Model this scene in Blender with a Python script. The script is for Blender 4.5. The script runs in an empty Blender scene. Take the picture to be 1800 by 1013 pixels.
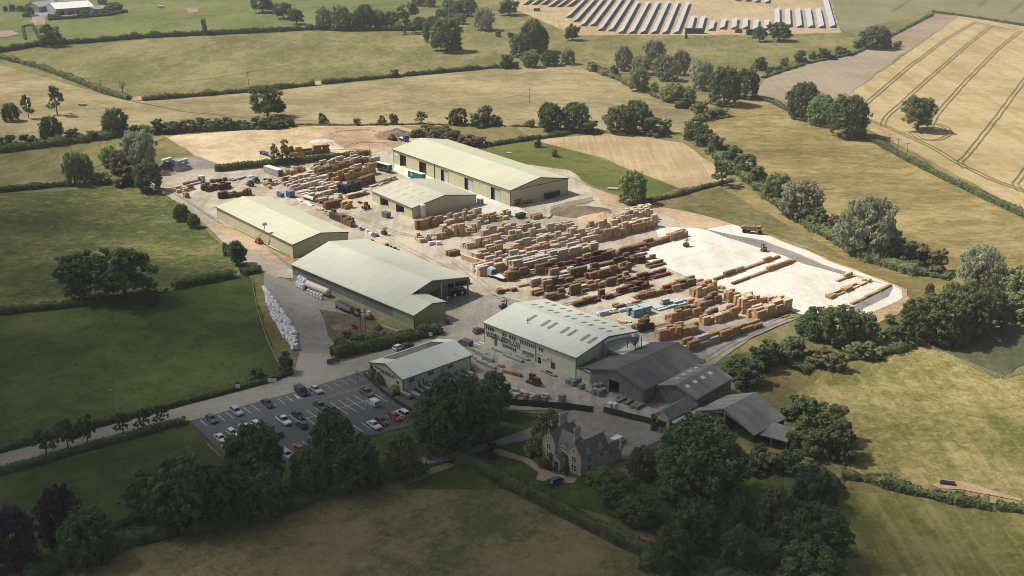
SKY_STRENGTH = 0.063; SUN_STRENGTH = 4.6; EXPOSURE = 0.35; HAZE = 0.00011
import bpy, bmesh, math, random
import numpy as np
from mathutils import Vector, Matrix, noise
from mathutils.geometry import tessellate_polygon
random.seed(7)
rnd = random.random
R = math.radians
sc = bpy.context.scene
COL = sc.collection
# ---------------------------------------------------------------- camera
PITCH = R(20.6); FPX = 2064.0; CH = 150.0
CP, SP = math.cos(PITCH), math.sin(PITCH)
CX, CY = 900.0, 506.5
cam_d = bpy.data.cameras.new('camera'); cam = bpy.data.objects.new('camera', cam_d); COL.objects.link(cam)
cam.location = (0, 0, CH); cam.rotation_euler = (math.pi / 2 - PITCH, 0, 0)
cam_d.sensor_width = 36; cam_d.lens = FPX / 1800 * 36; cam_d.clip_end = 20000; cam_d.clip_start = 1
sc.camera = cam

def g(px, py, h=0.0):
    """the point of the horizontal plane z=h seen in the photograph at px, py"""
    dx = (px - CX) / FPX; dy = -(py - CY) / FPX
    d = (dx, CP + dy * SP, -SP + dy * CP)
    t = (h - CH) / d[2]
    return Vector((d[0] * t, d[1] * t, h))
def proj(x, y, z=0.0):
    z -= CH
    zc = y * CP - z * SP; yc = y * SP + z * CP
    return CX + FPX * x / zc, CY - FPX * yc / zc
def height_at(P, py):
    """height above P that shows at pixel row py"""
    k = (CY - py) / FPX
    return CH + P.y * (k * CP - SP) / (CP + k * SP)
def scale_at(py):
    return CP * (py + 270.0) / CH

# ---------------------------------------------------------------- tags
REG = []      # things whose label is completed from their place among their likes
def tag(o, label=None, cat=None, group=None, kind=None):
    if label: o['label'] = label
    if cat: o['category'] = cat
    if group: o['group'] = group
    if kind: o['kind'] = kind
    return o
def reg(o, descr, loc, px, cat, group=None, kind=None):
    REG.append((o, descr, loc, px)); return tag(o, None, cat, group, kind)
def empty(name, loc, rz=0.0):
    o = bpy.data.objects.new(name, None); COL.objects.link(o)
    o.location = loc; o.rotation_euler = (0, 0, rz); o.empty_display_size = 0.5
    return o
def thing(name, label, cat, loc, rz=0.0, group=None, kind=None):
    return tag(empty(name, loc, rz), label, cat, group, kind)
ORD = ['', 'first', 'second', 'third', 'fourth', 'fifth', 'sixth', 'seventh', 'eighth', 'ninth', 'tenth', 'eleventh', 'twelfth',
       'thirteenth', 'fourteenth', 'fifteenth', 'sixteenth', 'seventeenth', 'eighteenth', 'nineteenth']
CARD = ['twenty', 'thirty', 'forty', 'fifty', 'sixty', 'seventy', 'eighty', 'ninety']
ORDT = ['twentieth', 'thirtieth', 'fortieth', 'fiftieth', 'sixtieth', 'seventieth', 'eightieth', 'ninetieth']
def ordinal(n):
    if n < 20: return ORD[n]
    if n >= 100: return 'hundred-and-' + ordinal(n - 100) if n > 100 else 'hundredth'
    return ORDT[n // 10 - 2] if n % 10 == 0 else CARD[n // 10 - 2] + '-' + ORD[n % 10]
def finish_labels():
    by = {}
    for o, d, l, px in REG: by.setdefault(l, []).append((px, d, o))
    for l, v in by.items():
        v.sort(key=lambda t: t[0])
        for i, (px, d, o) in enumerate(v):
            if len(v) == 1: o['label'] = f'{d} {l}'
            elif i == 0: o['label'] = f'{d}, leftmost {l}'
            elif i == len(v) - 1: o['label'] = f'{d}, rightmost {l}'
            else: o['label'] = f'{d}, {ordinal(i + 1)} from the left {l}'

# ---------------------------------------------------------------- mesh building
class MB:
    def __init__(s): s.v = []; s.f = []; s.m = []; s.mats = []; s.cur = 0
    def mat(s, m):
        if m not in s.mats: s.mats.append(m)
        s.cur = s.mats.index(m); return s
    def poly(s, pts):
        n = len(s.v); s.v += [tuple(p) for p in pts]; s.f.append(tuple(range(n, n + len(pts)))); s.m.append(s.cur); return s
    def box(s, x0, x1, y0, y1, z0, z1):
        if x0 > x1: x0, x1 = x1, x0
        if y0 > y1: y0, y1 = y1, y0
        n = len(s.v)
        s.v += [(x0, y0, z0), (x1, y0, z0), (x1, y1, z0), (x0, y1, z0), (x0, y0, z1), (x1, y0, z1), (x1, y1, z1), (x0, y1, z1)]
        s.f += [tuple(n + i for i in q) for q in ((0, 3, 2, 1), (4, 5, 6, 7), (0, 1, 5, 4), (1, 2, 6, 5), (2, 3, 7, 6), (3, 0, 4, 7))]
        s.m += [s.cur] * 6; return s
    def prism(s, pts, off):
        """closed polygon pts pushed along the vector off"""
        n = len(s.v); k = len(pts); o = Vector(off)
        s.v += [tuple(p) for p in pts] + [tuple(Vector(p) + o) for p in pts]
        s.f.append(tuple(range(n + k - 1, n - 1, -1))); s.f.append(tuple(range(n + k, n + 2 * k)))
        for i in range(k):
            j = (i + 1) % k; s.f.append((n + i, n + j, n + k + j, n + k + i))
        s.m += [s.cur] * (k + 2); return s
    def tube(s, a, b, r0, r1=None, n=8, cap=True):
        a = Vector(a); b = Vector(b); r1 = r0 if r1 is None else r1
        d = (b - a).normalized(); t = d.orthogonal().normalized(); w = d.cross(t); i0 = len(s.v)
        for c, r in ((a, r0), (b, r1)):
            for i in range(n):
                q = 2 * math.pi * i / n; s.v.append(tuple(c + (t * math.cos(q) + w * math.sin(q)) * r))
        for i in range(n):
            j = (i + 1) % n; s.f.append((i0 + i, i0 + j, i0 + n + j, i0 + n + i)); s.m.append(s.cur)
        if cap:
            s.f.append(tuple(range(i0 + n - 1, i0 - 1, -1))); s.f.append(tuple(range(i0 + n, i0 + 2 * n))); s.m += [s.cur] * 2
        return s
    def mesh(s, name, fix=True, bevel=0.0, smooth=False):
        me = bpy.data.meshes.new(name); me.from_pydata(s.v, [], s.f)
        for m in s.mats: me.materials.append(m)
        me.polygons.foreach_set('material_index', s.m)
        if fix or bevel:
            bm = bmesh.new(); bm.from_mesh(me)
            if bevel:
                bmesh.ops.remove_doubles(bm, verts=bm.verts, dist=1e-4)
                bmesh.ops.bevel(bm, geom=bm.edges[:], offset=bevel, segments=2, affect='EDGES', profile=0.6)
            if fix: bmesh.ops.recalc_face_normals(bm, faces=bm.faces)
            bm.to_mesh(me); bm.free()
        if smooth: me.polygons.foreach_set('use_smooth', [True] * len(me.polygons))
        me.update(); return me
    def build(s, name, parent=None, loc=(0, 0, 0), **k):
        o = bpy.data.objects.new(name, s.mesh(name, **k)); COL.objects.link(o); o.location = loc
        if parent: o.parent = parent
        return o
def np_mesh(name, verts, mats, nper=4, mi=None):
    """many separate n-gons from an (n*nper,3) array"""
    n = len(verts) // nper
    me = bpy.data.meshes.new(name)
    me.vertices.add(len(verts)); me.vertices.foreach_set('co', np.asarray(verts, dtype=np.float32).ravel())
    me.loops.add(n * nper); me.loops.foreach_set('vertex_index', np.arange(n * nper, dtype=np.int32))
    me.polygons.add(n); me.polygons.foreach_set('loop_start', np.arange(0, n * nper, nper, dtype=np.int32))
    for m in mats: me.materials.append(m)
    if mi is not None: me.polygons.foreach_set('material_index', mi)
    me.update(); me.validate(); return me
def link(name, me, parent=None, loc=(0, 0, 0), rz=0.0):
    o = bpy.data.objects.new(name, me); COL.objects.link(o); o.location = loc; o.rotation_euler = (0, 0, rz)
    if parent: o.parent = parent
    return o
def copy_tree(o, parent=None):
    c = o.copy(); COL.objects.link(c)
    if parent: c.parent = parent
    for ch in o.children: copy_tree(ch, c)
    return c

# ---------------------------------------------------------------- materials
def nodes(name):
    m = bpy.data.materials.new(name); m.use_nodes = True
    nt = m.node_tree; b = nt.nodes['Principled BSDF']; return m, nt, b
def N(nt, t, **kw):
    n = nt.nodes.new(t)
    for k, v in kw.items():
        if k in n.inputs: n.inputs[k].default_value = v
        else: setattr(n, k, v)
    return n
def rgb(c): return (c[0], c[1], c[2], 1.0)
def ramp(nt, fac, cols, lo=0.3, hi=0.7):
    r = N(nt, 'ShaderNodeValToRGB'); e = r.color_ramp.elements
    while len(e) < len(cols): e.new(0.5)
    for i, c in enumerate(cols):
        e[i].position = lo + (hi - lo) * i / max(1, len(cols) - 1); e[i].color = rgb(c)
    nt.links.new(fac, r.inputs[0]); return r.outputs[0]
def math_n(nt, op, a, b):
    n = N(nt, 'ShaderNodeMath', operation=op)
    for i, v in enumerate((a, b)):
        if isinstance(v, (int, float)): n.inputs[i].default_value = v
        else: nt.links.new(v, n.inputs[i])
    return n.outputs[0]
def coords(nt, scale=(1, 1, 1), rz=0.0):
    t = N(nt, 'ShaderNodeTexCoord'); mp = N(nt, 'ShaderNodeMapping')
    mp.inputs['Scale'].default_value = scale; mp.inputs['Rotation'].default_value = (0, 0, rz)
    nt.links.new(t.outputs['Object'], mp.inputs['Vector']); return mp.outputs[0]
def tex_noise(nt, vec, scale, detail=3, rough=0.55, dist=0.0):
    n = N(nt, 'ShaderNodeTexNoise'); n.inputs['Distortion'].default_value = dist; n.inputs['Scale'].default_value = scale; n.inputs['Detail'].default_value = detail
    n.inputs['Roughness'].default_value = rough; nt.links.new(vec, n.inputs['Vector']); return n.outputs['Fac']
def plain(name, cols, scale=1.0, rough=0.8, stretch=(1, 1, 1), rz=0.0, spec=0.2, metal=0.0, rand=0.0, bump=0.0, lines=None, detail=3, lo=.3, hi=.7):
    """colour from a noise through a ramp; rand = brightness spread from object to object; lines = (axis, spacing m, width, darkness)"""
    m, nt, b = nodes(name)
    v = coords(nt, stretch, rz)
    f = tex_noise(nt, v, scale, detail)
    c = ramp(nt, f, cols if len(cols) > 1 else [cols[0], cols[0]], lo, hi)
    if lines:
        ax, sp, wd, dk = lines
        t = N(nt, 'ShaderNodeTexCoord'); s = N(nt, 'ShaderNodeSeparateXYZ'); nt.links.new(t.outputs['Object'], s.inputs[0])
        fr = math_n(nt, 'FRACT', math_n(nt, 'DIVIDE', s.outputs[ax], sp), 0)
        lt = math_n(nt, 'LESS_THAN', fr, wd)
        mx = N(nt, 'ShaderNodeMix', data_type='RGBA', blend_type='MULTIPLY'); nt.links.new(math_n(nt, 'MULTIPLY', lt, dk), mx.inputs[0])
        nt.links.new(c, mx.inputs[6]); mx.inputs[7].default_value = (0.15, 0.14, 0.13, 1); c = mx.outputs[2]
    if rand:
        oi = N(nt, 'ShaderNodeObjectInfo')
        hs = N(nt, 'ShaderNodeHueSaturation')
        nt.links.new(math_n(nt, 'ADD', math_n(nt, 'MULTIPLY', oi.outputs['Random'], 2 * rand), 1 - rand), hs.inputs['Value'])
        w2 = math_n(nt, 'FRACT', math_n(nt, 'MULTIPLY', oi.outputs['Random'], 17.3), 0)
        nt.links.new(math_n(nt, 'ADD', math_n(nt, 'MULTIPLY', w2, 0.024), 0.488), hs.inputs['Hue'])
        nt.links.new(c, hs.inputs['Color']); c = hs.outputs[0]
    nt.links.new(c, b.inputs['Base Color'])
    b.inputs['Roughness'].default_value = rough; b.inputs['Specular IOR Level'].default_value = spec; b.inputs['Metallic'].default_value = metal
    if bump:
        bp = N(nt, 'ShaderNodeBump'); bp.inputs['Strength'].default_value = bump; bp.inputs['Distance'].default_value = 0.3
        nt.links.new(f, bp.inputs['Height']); nt.links.new(bp.outputs[0], b.inputs['Normal'])
    return m
def field(name, cols, big=0.02, med=0.12, fine=0.9, w=(0.38, 0.3, 0.32), streak=None, lo=0.425, hi=0.575, bump=0.6, warp=(1, 1, 1)):
    """growing or bare ground: three sizes of patchiness, and streak = (angle, spacing scale, amount) for mown or drilled lines"""
    m, nt, b = nodes(name)
    v = coords(nt, warp)
    a = tex_noise(nt, v, big, 4); c = tex_noise(nt, v, med, 5, 0.65, .6); d = tex_noise(nt, v, fine, 4, 0.7, 1.2)
    f = math_n(nt, 'ADD', math_n(nt, 'ADD', math_n(nt, 'MULTIPLY', a, w[0]), math_n(nt, 'MULTIPLY', c, w[1])), math_n(nt, 'MULTIPLY', d, w[2]))
    if streak:
        ang, ss, am = streak
        v2 = coords(nt, (1, 0.03, 1), 0.0)
        mp = v2.node; mp.inputs['Rotation'].default_value = (0, 0, ang); mp.inputs['Scale'].default_value = (ss, ss * 0.03, 1)
        e = tex_noise(nt, v2, 1.0, 3, 0.6)
        f = math_n(nt, 'ADD', f, math_n(nt, 'MULTIPLY', math_n(nt, 'SUBTRACT', e, 0.5), am))
    col = ramp(nt, f, cols, lo, hi)
    nt.links.new(col, b.inputs['Base Color']); b.inputs['Roughness'].default_value = 0.95; b.inputs['Specular IOR Level'].default_value = 0.1
    if bump:
        bp = N(nt, 'ShaderNodeBump'); bp.inputs['Strength'].default_value = bump; bp.inputs['Distance'].default_value = 0.6
        nt.links.new(math_n(nt, 'ADD', d, math_n(nt, 'MULTIPLY', c, 1.5)), bp.inputs['Height']); nt.links.new(bp.outputs[0], b.inputs['Normal'])
    return m
def leafmat(name, cols, scale=0.35, trans=0.38, rand=0.18):
    m, nt, b = nodes(name)
    oi = N(nt, 'ShaderNodeObjectInfo'); t = N(nt, 'ShaderNodeTexCoord')
    ge = N(nt, 'ShaderNodeNewGeometry')
    f = tex_noise(nt, ge.outputs['Position'], scale, 3, 0.6)
    c = ramp(nt, f, cols, 0.3, 0.7)
    hs = N(nt, 'ShaderNodeHueSaturation')
    nt.links.new(math_n(nt, 'ADD', math_n(nt, 'MULTIPLY', oi.outputs['Random'], 2 * rand), 1 - rand), hs.inputs['Value'])
    w2 = math_n(nt, 'FRACT', math_n(nt, 'MULTIPLY', oi.outputs['Random'], 13.7), 0)
    nt.links.new(math_n(nt, 'ADD', math_n(nt, 'MULTIPLY', w2, 0.05), 0.475), hs.inputs['Hue'])
    nt.links.new(c, hs.inputs['Color'])
    df = N(nt, 'ShaderNodeBsdfDiffuse'); tr = N(nt, 'ShaderNodeBsdfTranslucent'); mx = N(nt, 'ShaderNodeMixShader'); mx.inputs[0].default_value = trans
    nt.links.new(hs.outputs[0], df.inputs[0]); nt.links.new(hs.outputs[0], tr.inputs[0])
    nt.links.new(df.outputs[0], mx.inputs[1]); nt.links.new(tr.outputs[0], mx.inputs[2])
    nt.links.new(mx.outputs[0], nt.nodes['Material Output'].inputs[0]); nt.nodes.remove(b)
    return m
def flat(name, c, rough=0.7, spec=0.3, metal=0.0): return plain(name, [tuple(x * 0.9 for x in c), tuple(min(1, x * 1.08) for x in c)], 0.8, rough, spec=spec, metal=metal)
# ================================================================ ground, fields, roads
def jitter_poly(px, step=5.0, amp=0.7, closed=True):
    P = [g(*p) for p in px]; out = []; n = len(P)
    for i in range(n if closed else n - 1):
        a = P[i]; b = P[(i + 1) % n]; k = max(1, min(400, int((b - a).length / step)))
        for j in range(k):
            q = a.lerp(b, j / k)
            if amp:
                q = q + Vector((noise.noise(q * 0.06) * 2 + noise.noise(q * 0.25 + Vector((9, 1, 3))), noise.noise(q * 0.06 + Vector((40, 7, 1))) * 2 + noise.noise(q * 0.25 + Vector((3, 30, 8))), 0)) * amp
            out.append(q)
    if not closed: out.append(P[-1])
    return out
LAYER = [0]
def sheet(name, px, mat, label=None, amp=0.7, step=5.0, z=None, cat='ground'):
    LAYER[0] += 1
    z = 0.006 * LAYER[0] if z is None else z
    pts = jitter_poly(px, step, amp)
    tris = tessellate_polygon([pts])
    me = bpy.data.meshes.new(name); me.from_pydata([(p.x, p.y, z) for p in pts], [], [tuple(t) for t in tris])
    bm = bmesh.new(); bm.from_mesh(me); bmesh.ops.recalc_face_normals(bm, faces=bm.faces)
    for f in bm.faces:
        if f.normal.z < 0: f.normal_flip()
    bm.to_mesh(me); bm.free()
    me.materials.append(mat); o = link(name, me)
    return tag(o, label, cat, kind='structure')
def strips(name, lines, width, mat, z, label, cat='ground', amp=0.0, step=6.0, smooth=True):
    """painted or worn lines lying on the ground: one sheet of ribbons"""
    mb = MB().mat(mat)
    for ln in lines:
        pts = jitter_poly(ln, step, amp, closed=False) if len(ln) > 1 else []
        for k in range(2 if smooth else 0):
            q = [pts[0]]
            for a, b in zip(pts, pts[1:]): q += [a.lerp(b, .25), a.lerp(b, .75)]
            pts = q + [pts[-1]] if len(pts) < 300 else pts
        for i in range(len(pts) - 1):
            def nrm(i):
                a = pts[max(0, i - 1)]; b = pts[min(len(pts) - 1, i + 1)]; d = (b - a); d.z = 0; d.normalize(); return Vector((-d.y, d.x, 0)) * width / 2
            n0, n1 = nrm(i), nrm(i + 1); a, b = pts[i], pts[i + 1]
            mb.poly([(a - n0).to_tuple()[:2] + (z,), (b - n1).to_tuple()[:2] + (z,), (b + n1).to_tuple()[:2] + (z,), (a + n0).to_tuple()[:2] + (z,)])
    return tag(mb.build(name, fix=False), label, cat, kind='structure')
# greens and straws (albedo)
GR_FAR = field('far pasture', [(.082, .105, .028), (.12, .14, .042), (.165, .168, .06)], warp=(1, .6, 1), fine=.25)
OLIVE = field('dry pasture', [(.108, .106, .038), (.162, .15, .058), (.235, .20, .09)], warp=(1, .5, 1), fine=.28)
TAN = field('straw pasture', [(.18, .15, .072), (.255, .21, .106), (.34, .285, .155)], fine=.3, warp=(.7, 1, 1))
TAN2 = field('river meadow', [(.15, .12, .042), (.23, .18, .07), (.33, .265, .125)], big=.018, fine=.32, warp=(.6, 1, 1))
STUB = field('stubble', [(.30, .225, .12), (.37, .28, .16), (.43, .34, .20)], streak=(R(25), .5, .35))
WHEAT = field('ripe wheat', [(.30, .225, .105), (.37, .285, .145), (.42, .335, .185)], streak=(R(-38), .12, .3), fine=.4, bump=.3)
PLOUGH = field('bare soil', [(.23, .19, .135), (.28, .23, .165), (.31, .25, .18)], streak=(R(-40), .4, .25), bump=.3)
MAUVE = field('fallow soil', [(.22, .16, .11), (.27, .2, .14), (.3, .23, .16)], streak=(R(-40), .4, .25), bump=.3)
GGREY = field('far green crop', [(.15, .145, .075), (.18, .17, .09), (.21, .195, .11)], bump=.2)
LAWN = field('mown grass', [(.078, .095, .022), (.11, .122, .03), (.155, .152, .045)], fine=.8)
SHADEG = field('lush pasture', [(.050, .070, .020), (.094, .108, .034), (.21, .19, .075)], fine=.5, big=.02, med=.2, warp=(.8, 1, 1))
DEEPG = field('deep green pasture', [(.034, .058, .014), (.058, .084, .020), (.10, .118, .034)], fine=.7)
BROWNF = field('brown grazed field', [(.085, .095, .032), (.17, .145, .07), (.23, .185, .10)], big=.035, med=.15, fine=.6)
HAYF = field('hay field', [(.12, .12, .034), (.22, .19, .07), (.34, .28, .13)], big=.03, med=.18, fine=.45, streak=(R(50), .5, .12))
MOWN = field('mown meadow', [(.10, .115, .03), (.17, .16, .05), (.25, .22, .09)], fine=.6, streak=(R(60), .3, .35))
NETTLE = field('rough nettles', [(.07, .082, .04), (.105, .115, .055), (.15, .15, .08)], med=.3, fine=1.5, bump=1)
ROUGH = field('rough grass', [(.115, .11, .042), (.20, .168, .07), (.295, .235, .112)], med=.25, fine=1.2, bump=1)
SAND = field('pale quarry sand', [(.36, .27, .165), (.50, .39, .25), (.58, .47, .31)], big=.02, med=.1, fine=.5)
DIRT = field('bare brown earth', [(.28, .19, .12), (.40, .28, .18), (.48, .36, .235)], big=.03, med=.15, fine=.7)
YARD = field('dusty yard concrete', [(.29, .25, .19), (.385, .335, .257), (.46, .405, .315)], big=.03, med=.12, fine=.6, bump=.1, streak=(R(45), .35, .3))
YARDG = field('grey yard concrete', [(.215, .20, .17), (.29, .27, .232), (.355, .33, .285)], big=.03, med=.12, fine=.6, bump=.1, streak=(R(-40), .35, .3))
SLAB = field('new white concrete', [(.50, .47, .405), (.575, .55, .49), (.615, .595, .54)], big=.03, med=.2, fine=.6, bump=0, streak=(R(-32), .3, .25))
GRAVEL = field('grey gravel', [(.175, .165, .15), (.225, .213, .195), (.28, .265, .24)], big=.05, med=.3, fine=2, bump=.3)
TRACK = field('stone track', [(.25, .22, .175), (.33, .29, .235), (.41, .365, .295)], big=.05, med=.25, fine=1.2, bump=.2)
ROADC = field('concrete road', [(.25, .235, .205), (.29, .275, .24), (.33, .31, .27)], big=.05, med=.3, fine=1.2, bump=.05)
ASPH = field('car park asphalt', [(.092, .102, .108), (.106, .116, .122), (.12, .129, .135)], big=.05, med=.3, fine=1.5, bump=.05)
PAVE = field('pink gravel drive', [(.25, .20, .15), (.31, .25, .19), (.35, .29, .23)], bump=.1)
DKGRAV = field('dark loose gravel', [(.15, .145, .135), (.20, .19, .175), (.26, .25, .225)], bump=.3)
WASTE = field('weedy brown soil', [(.085, .075, .05), (.13, .105, .075), (.19, .155, .11)], med=.3, bump=.5)
RUT = field('wheel rut', [(.15, .125, .055), (.19, .155, .07), (.23, .19, .09)], bump=0)
WPAINT = flat('white road paint', (.6, .6, .56)); YPAINT = flat('faded yellow road paint', (.42, .34, .17))
# base sheet out to the horizon
mb = MB().mat(OLIVE); S = 9000; mb.poly([(-S, -S, 0), (S, -S, 0), (S, S, 0), (-S, S, 0)])
tag(mb.build('ground', fix=False), 'dry olive countryside reaching to the horizon', 'ground', kind='structure')
F = sheet
F('field', [(-80, -60), (870, -60), (800, 10), (690, 45), (560, 52), (359, 66), (75, 90), (-80, 110)], GR_FAR, 'green far pasture behind the first long hedge')
F('field', [(-80, 20), (140, 18), (45, 48), (75, 88), (-80, 110)], GR_FAR, 'green corner pasture left of the far farm')
F('field', [(-80, 106), (75, 84), (359, 62), (560, 50), (700, 45), (880, 60), (930, 100), (880, 118), (555, 150), (250, 176), (225, 176), (-80, 90)], OLIVE, 'olive pasture with a dead tree at its lower hedge')
F('field', [(-80, 92), (225, 178), (555, 152), (900, 118), (1010, 115), (1130, 160), (1250, 205), (1200, 235), (900, 222), (650, 222), (500, 215), (200, 235), (-80, 262)], TAN, 'straw coloured pasture above the sandy lot')
F('field', [(820, -60), (930, -60), (1000, 62), (1560, 64), (1500, 80), (1345, 135), (1270, 200), (1130, 158), (1020, 112), (930, 90), (860, 50)], OLIVE, 'dry grassland below the solar panels')
F('field', [(890, -60), (1440, -60), (1478, 58), (1250, 62), (1010, 62), (900, 14)], STUB, 'golden stubble under the solar panel rows')
F('field', [(1445, -60), (1880, -60), (1880, 60), (1700, 24), (1640, 18), (1500, 54), (1478, 52)], GGREY, 'grey green crop beyond the bent far hedge')
F('field', [(1600, 88), (1500, 74), (1560, 60), (1640, 26), (1692, 28), (1640, 60)], MAUVE, 'small mauve fallow field beside the wheat')
F('field', [(1325, 165), (1345, 140), (1400, 115), (1510, 88), (1600, 85), (1560, 115), (1490, 168), (1400, 184)], PLOUGH, 'bare drilled field left of the wheat')
F('field', [(1690, 27), (1880, 55), (1880, 410), (1760, 350), (1620, 275), (1520, 225), (1480, 178), (1495, 165)], WHEAT, 'ripe wheat field crossed by tramlines')
F('field', [(1230, 215), (1270, 190), (1330, 172), (1420, 200), (1520, 238), (1660, 320), (1880, 425), (1880, 520), (1700, 480), (1560, 430), (1330, 330), (1260, 270)], TAN2, 'golden river meadow below the wheat')
F('field', [(1240, 300), (1290, 318), (1400, 385), (1700, 500), (1640, 535), (1590, 505), (1490, 470), (1350, 412), (1190, 352)], TAN2, 'mown strip between the river trees and the new slab')
F('field', [(830, 262), (870, 255), (985, 240), (1040, 275), (1195, 330), (1120, 358), (1050, 345), (1000, 310)], LAWN, 'bright green paddock right of the long shed')
F('field', [(935, 246), (1090, 234), (1200, 252), (1255, 290), (1275, 318), (1195, 332), (1060, 278)], STUB, 'pale stubble field behind the green paddock')
F('field', [(-80, 262), (180, 240), (290, 238), (330, 300), (250, 325), (120, 330), (-80, 350)], OLIVE, 'rough grass left of the gravel lot')
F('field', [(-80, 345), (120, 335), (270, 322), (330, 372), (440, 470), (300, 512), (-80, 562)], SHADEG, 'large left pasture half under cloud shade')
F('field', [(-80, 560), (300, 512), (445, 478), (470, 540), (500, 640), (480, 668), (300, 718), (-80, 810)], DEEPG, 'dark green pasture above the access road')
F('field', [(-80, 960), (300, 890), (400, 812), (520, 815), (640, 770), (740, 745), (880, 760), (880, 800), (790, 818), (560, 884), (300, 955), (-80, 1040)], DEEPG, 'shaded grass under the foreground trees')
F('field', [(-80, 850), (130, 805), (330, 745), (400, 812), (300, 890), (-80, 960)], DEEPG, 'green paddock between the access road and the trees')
F('field', [(-80, 1100), (-80, 1030), (300, 950), (560, 880), (790, 815), (880, 850), (1000, 900), (1180, 960), (1330, 1040), (1400, 1130)], BROWNF, 'brown grazed field across the bottom')
F('field', [(1470, 870), (1560, 866), (1880, 912), (1880, 1130), (1430, 1130), (1440, 1000)], MOWN, 'mown meadow in the lower right corner')
F('field', [(1400, 690), (1470, 640), (1620, 598), (1750, 668), (1880, 640), (1880, 900), (1700, 880), (1480, 838), (1500, 780)], HAYF, 'golden hay field at the right edge')
F('field', [(1625, 604), (1700, 585), (1880, 560), (1880, 600), (1760, 664)], NETTLE, 'dark nettle patch behind the timber fence')
F('field', [(1240, 640), (1400, 600), (1470, 640), (1400, 690), (1480, 760), (1480, 830), (1400, 790), (1330, 700)], ROUGH, 'rough grass bank beside the dark barns')
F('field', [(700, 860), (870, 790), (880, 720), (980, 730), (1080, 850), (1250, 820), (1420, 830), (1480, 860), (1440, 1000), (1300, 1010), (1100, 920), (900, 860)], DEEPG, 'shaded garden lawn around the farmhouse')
F('field', [(1080, 352), (1140, 355), (1270, 330), (1330, 365), (1430, 420), (1500, 462), (1350, 410), (1180, 372)], ROUGH, 'rough verge along the haul road')
F('field', [(700, 222), (900, 222), (940, 245), (840, 262), (760, 240)], ROUGH, 'scrubby bank behind the long shed')
F('field', [(440, 480), (475, 470), (530, 640), (520, 665), (488, 650)], ROUGH, 'grass verge beside the white bulk bags')
F('field', [(270, 322), (300, 330), (350, 375), (450, 470), (440, 476), (400, 440), (330, 372)], ROUGH, 'long grass bank below the stone track')
# bare ground
F('dirt_lot', [(290, 240), (400, 232), (560, 222), (700, 222), (760, 240), (700, 262), (690, 280), (640, 270), (500, 290), (400, 292), (360, 285)], SAND, 'sandy levelled lot north of the yard', cat='ground')
F('dirt_lot', [(540, 224), (700, 222), (755, 240), (700, 262), (690, 285), (650, 272), (600, 258), (570, 240)], DIRT, 'brown churned earth beside the long shed')
F('haul_road', [(1000, 300), (1045, 332), (1120, 356), (1230, 378), (1340, 410), (1480, 466), (1600, 512), (1605, 540), (1520, 580), (1470, 575), (1400, 500), (1100, 410), (1000, 370)], DIRT, 'sandy haul road round the new slab', cat='road')
F('gravel_lot', [(280, 300), (300, 280), (350, 275), (385, 290), (380, 305), (330, 325), (290, 330)], GRAVEL, 'grey gravel lot by the willows')
F('track', [(240, 328), (290, 305), (380, 296), (480, 285), (650, 268), (700, 262), (700, 280), (640, 280), (400, 305), (345, 330), (350, 350), (420, 410), (515, 468), (515, 492), (470, 484), (440, 470), (380, 412), (320, 360), (275, 335)], TRACK, 'pale stone track round the left shed', cat='track')
F('yard', [(310, 335), (335, 312), (390, 304), (480, 288), (650, 274), (690, 258), (1000, 300), (1045, 340), (1060, 362), (1160, 376), (1230, 405), (1330, 425), (1400, 450), (1330, 540), (1250, 645), (1180, 650), (1000, 705), (850, 720), (835, 650), (780, 606), (760, 565), (640, 500), (520, 455), (470, 432), (385, 388), (330, 356)], YARD, 'dusty concrete timber yard between the sheds', amp=.3)
F('yard', [(700, 560), (800, 520), (880, 520), (1010, 560), (1160, 580), (1300, 560), (1400, 562), (1330, 590), (1250, 645), (1160, 640), (1060, 720), (870, 722), (835, 650), (780, 606), (690, 640), (640, 640), (760, 585)], YARDG, 'grey concrete apron around the white roofed office', amp=.3)
F('yard', [(520, 500), (640, 560), (732, 590), (690, 600), (600, 622), (525, 622), (500, 560), (462, 500), (468, 480)], GRAVEL, 'grey gravel yard beside the white bulk bags', amp=.5)
F('waste_ground', [(560, 545), (640, 560), (735, 592), (690, 605), (600, 612), (585, 590)], WASTE, 'weedy brown soil beside the open shed', amp=1)
F('yard', [(1040, 690), (1130, 712), (1175, 700), (1195, 715), (1155, 750), (1070, 735), (1045, 724)], YARDG, 'grey yard between largest barn and black fence', amp=.3)
F('dirt_strip', [(384, 390), (450, 424), (516, 458), (512, 474), (440, 440), (372, 398)], DIRT, 'sandy earth strip along the plain shed wall', amp=.5)
F('slab', [(1112, 455), (1160, 425), (1150, 398), (1215, 402), (1236, 404), (1320, 430), (1395, 455), (1480, 482), (1562, 503), (1500, 541), (1478, 556), (1415, 556), (1390, 548), (1330, 520), (1280, 512), (1215, 490), (1160, 467)], SLAB, 'new white concrete slab', amp=0, cat='ground')
F('gravel_strip', [(1234, 402), (1300, 405), (1340, 425), (1400, 448), (1484, 479), (1480, 484), (1395, 457), (1320, 432)], DKGRAV, 'dark gravel strip along the slab edge')
F('gravel_strip', [(1478, 556), (1500, 541), (1562, 503), (1578, 507), (1568, 520), (1500, 553)], DKGRAV, 'dark gravel strip at the slab corner')
F('sand_strip', [(1240, 404), (1290, 396), (1350, 416), (1490, 472), (1590, 512), (1592, 525), (1500, 566), (1482, 562), (1565, 522), (1575, 508), (1484, 478), (1340, 424)], SLAB, 'pale sand strip beyond the dark gravel')
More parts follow.
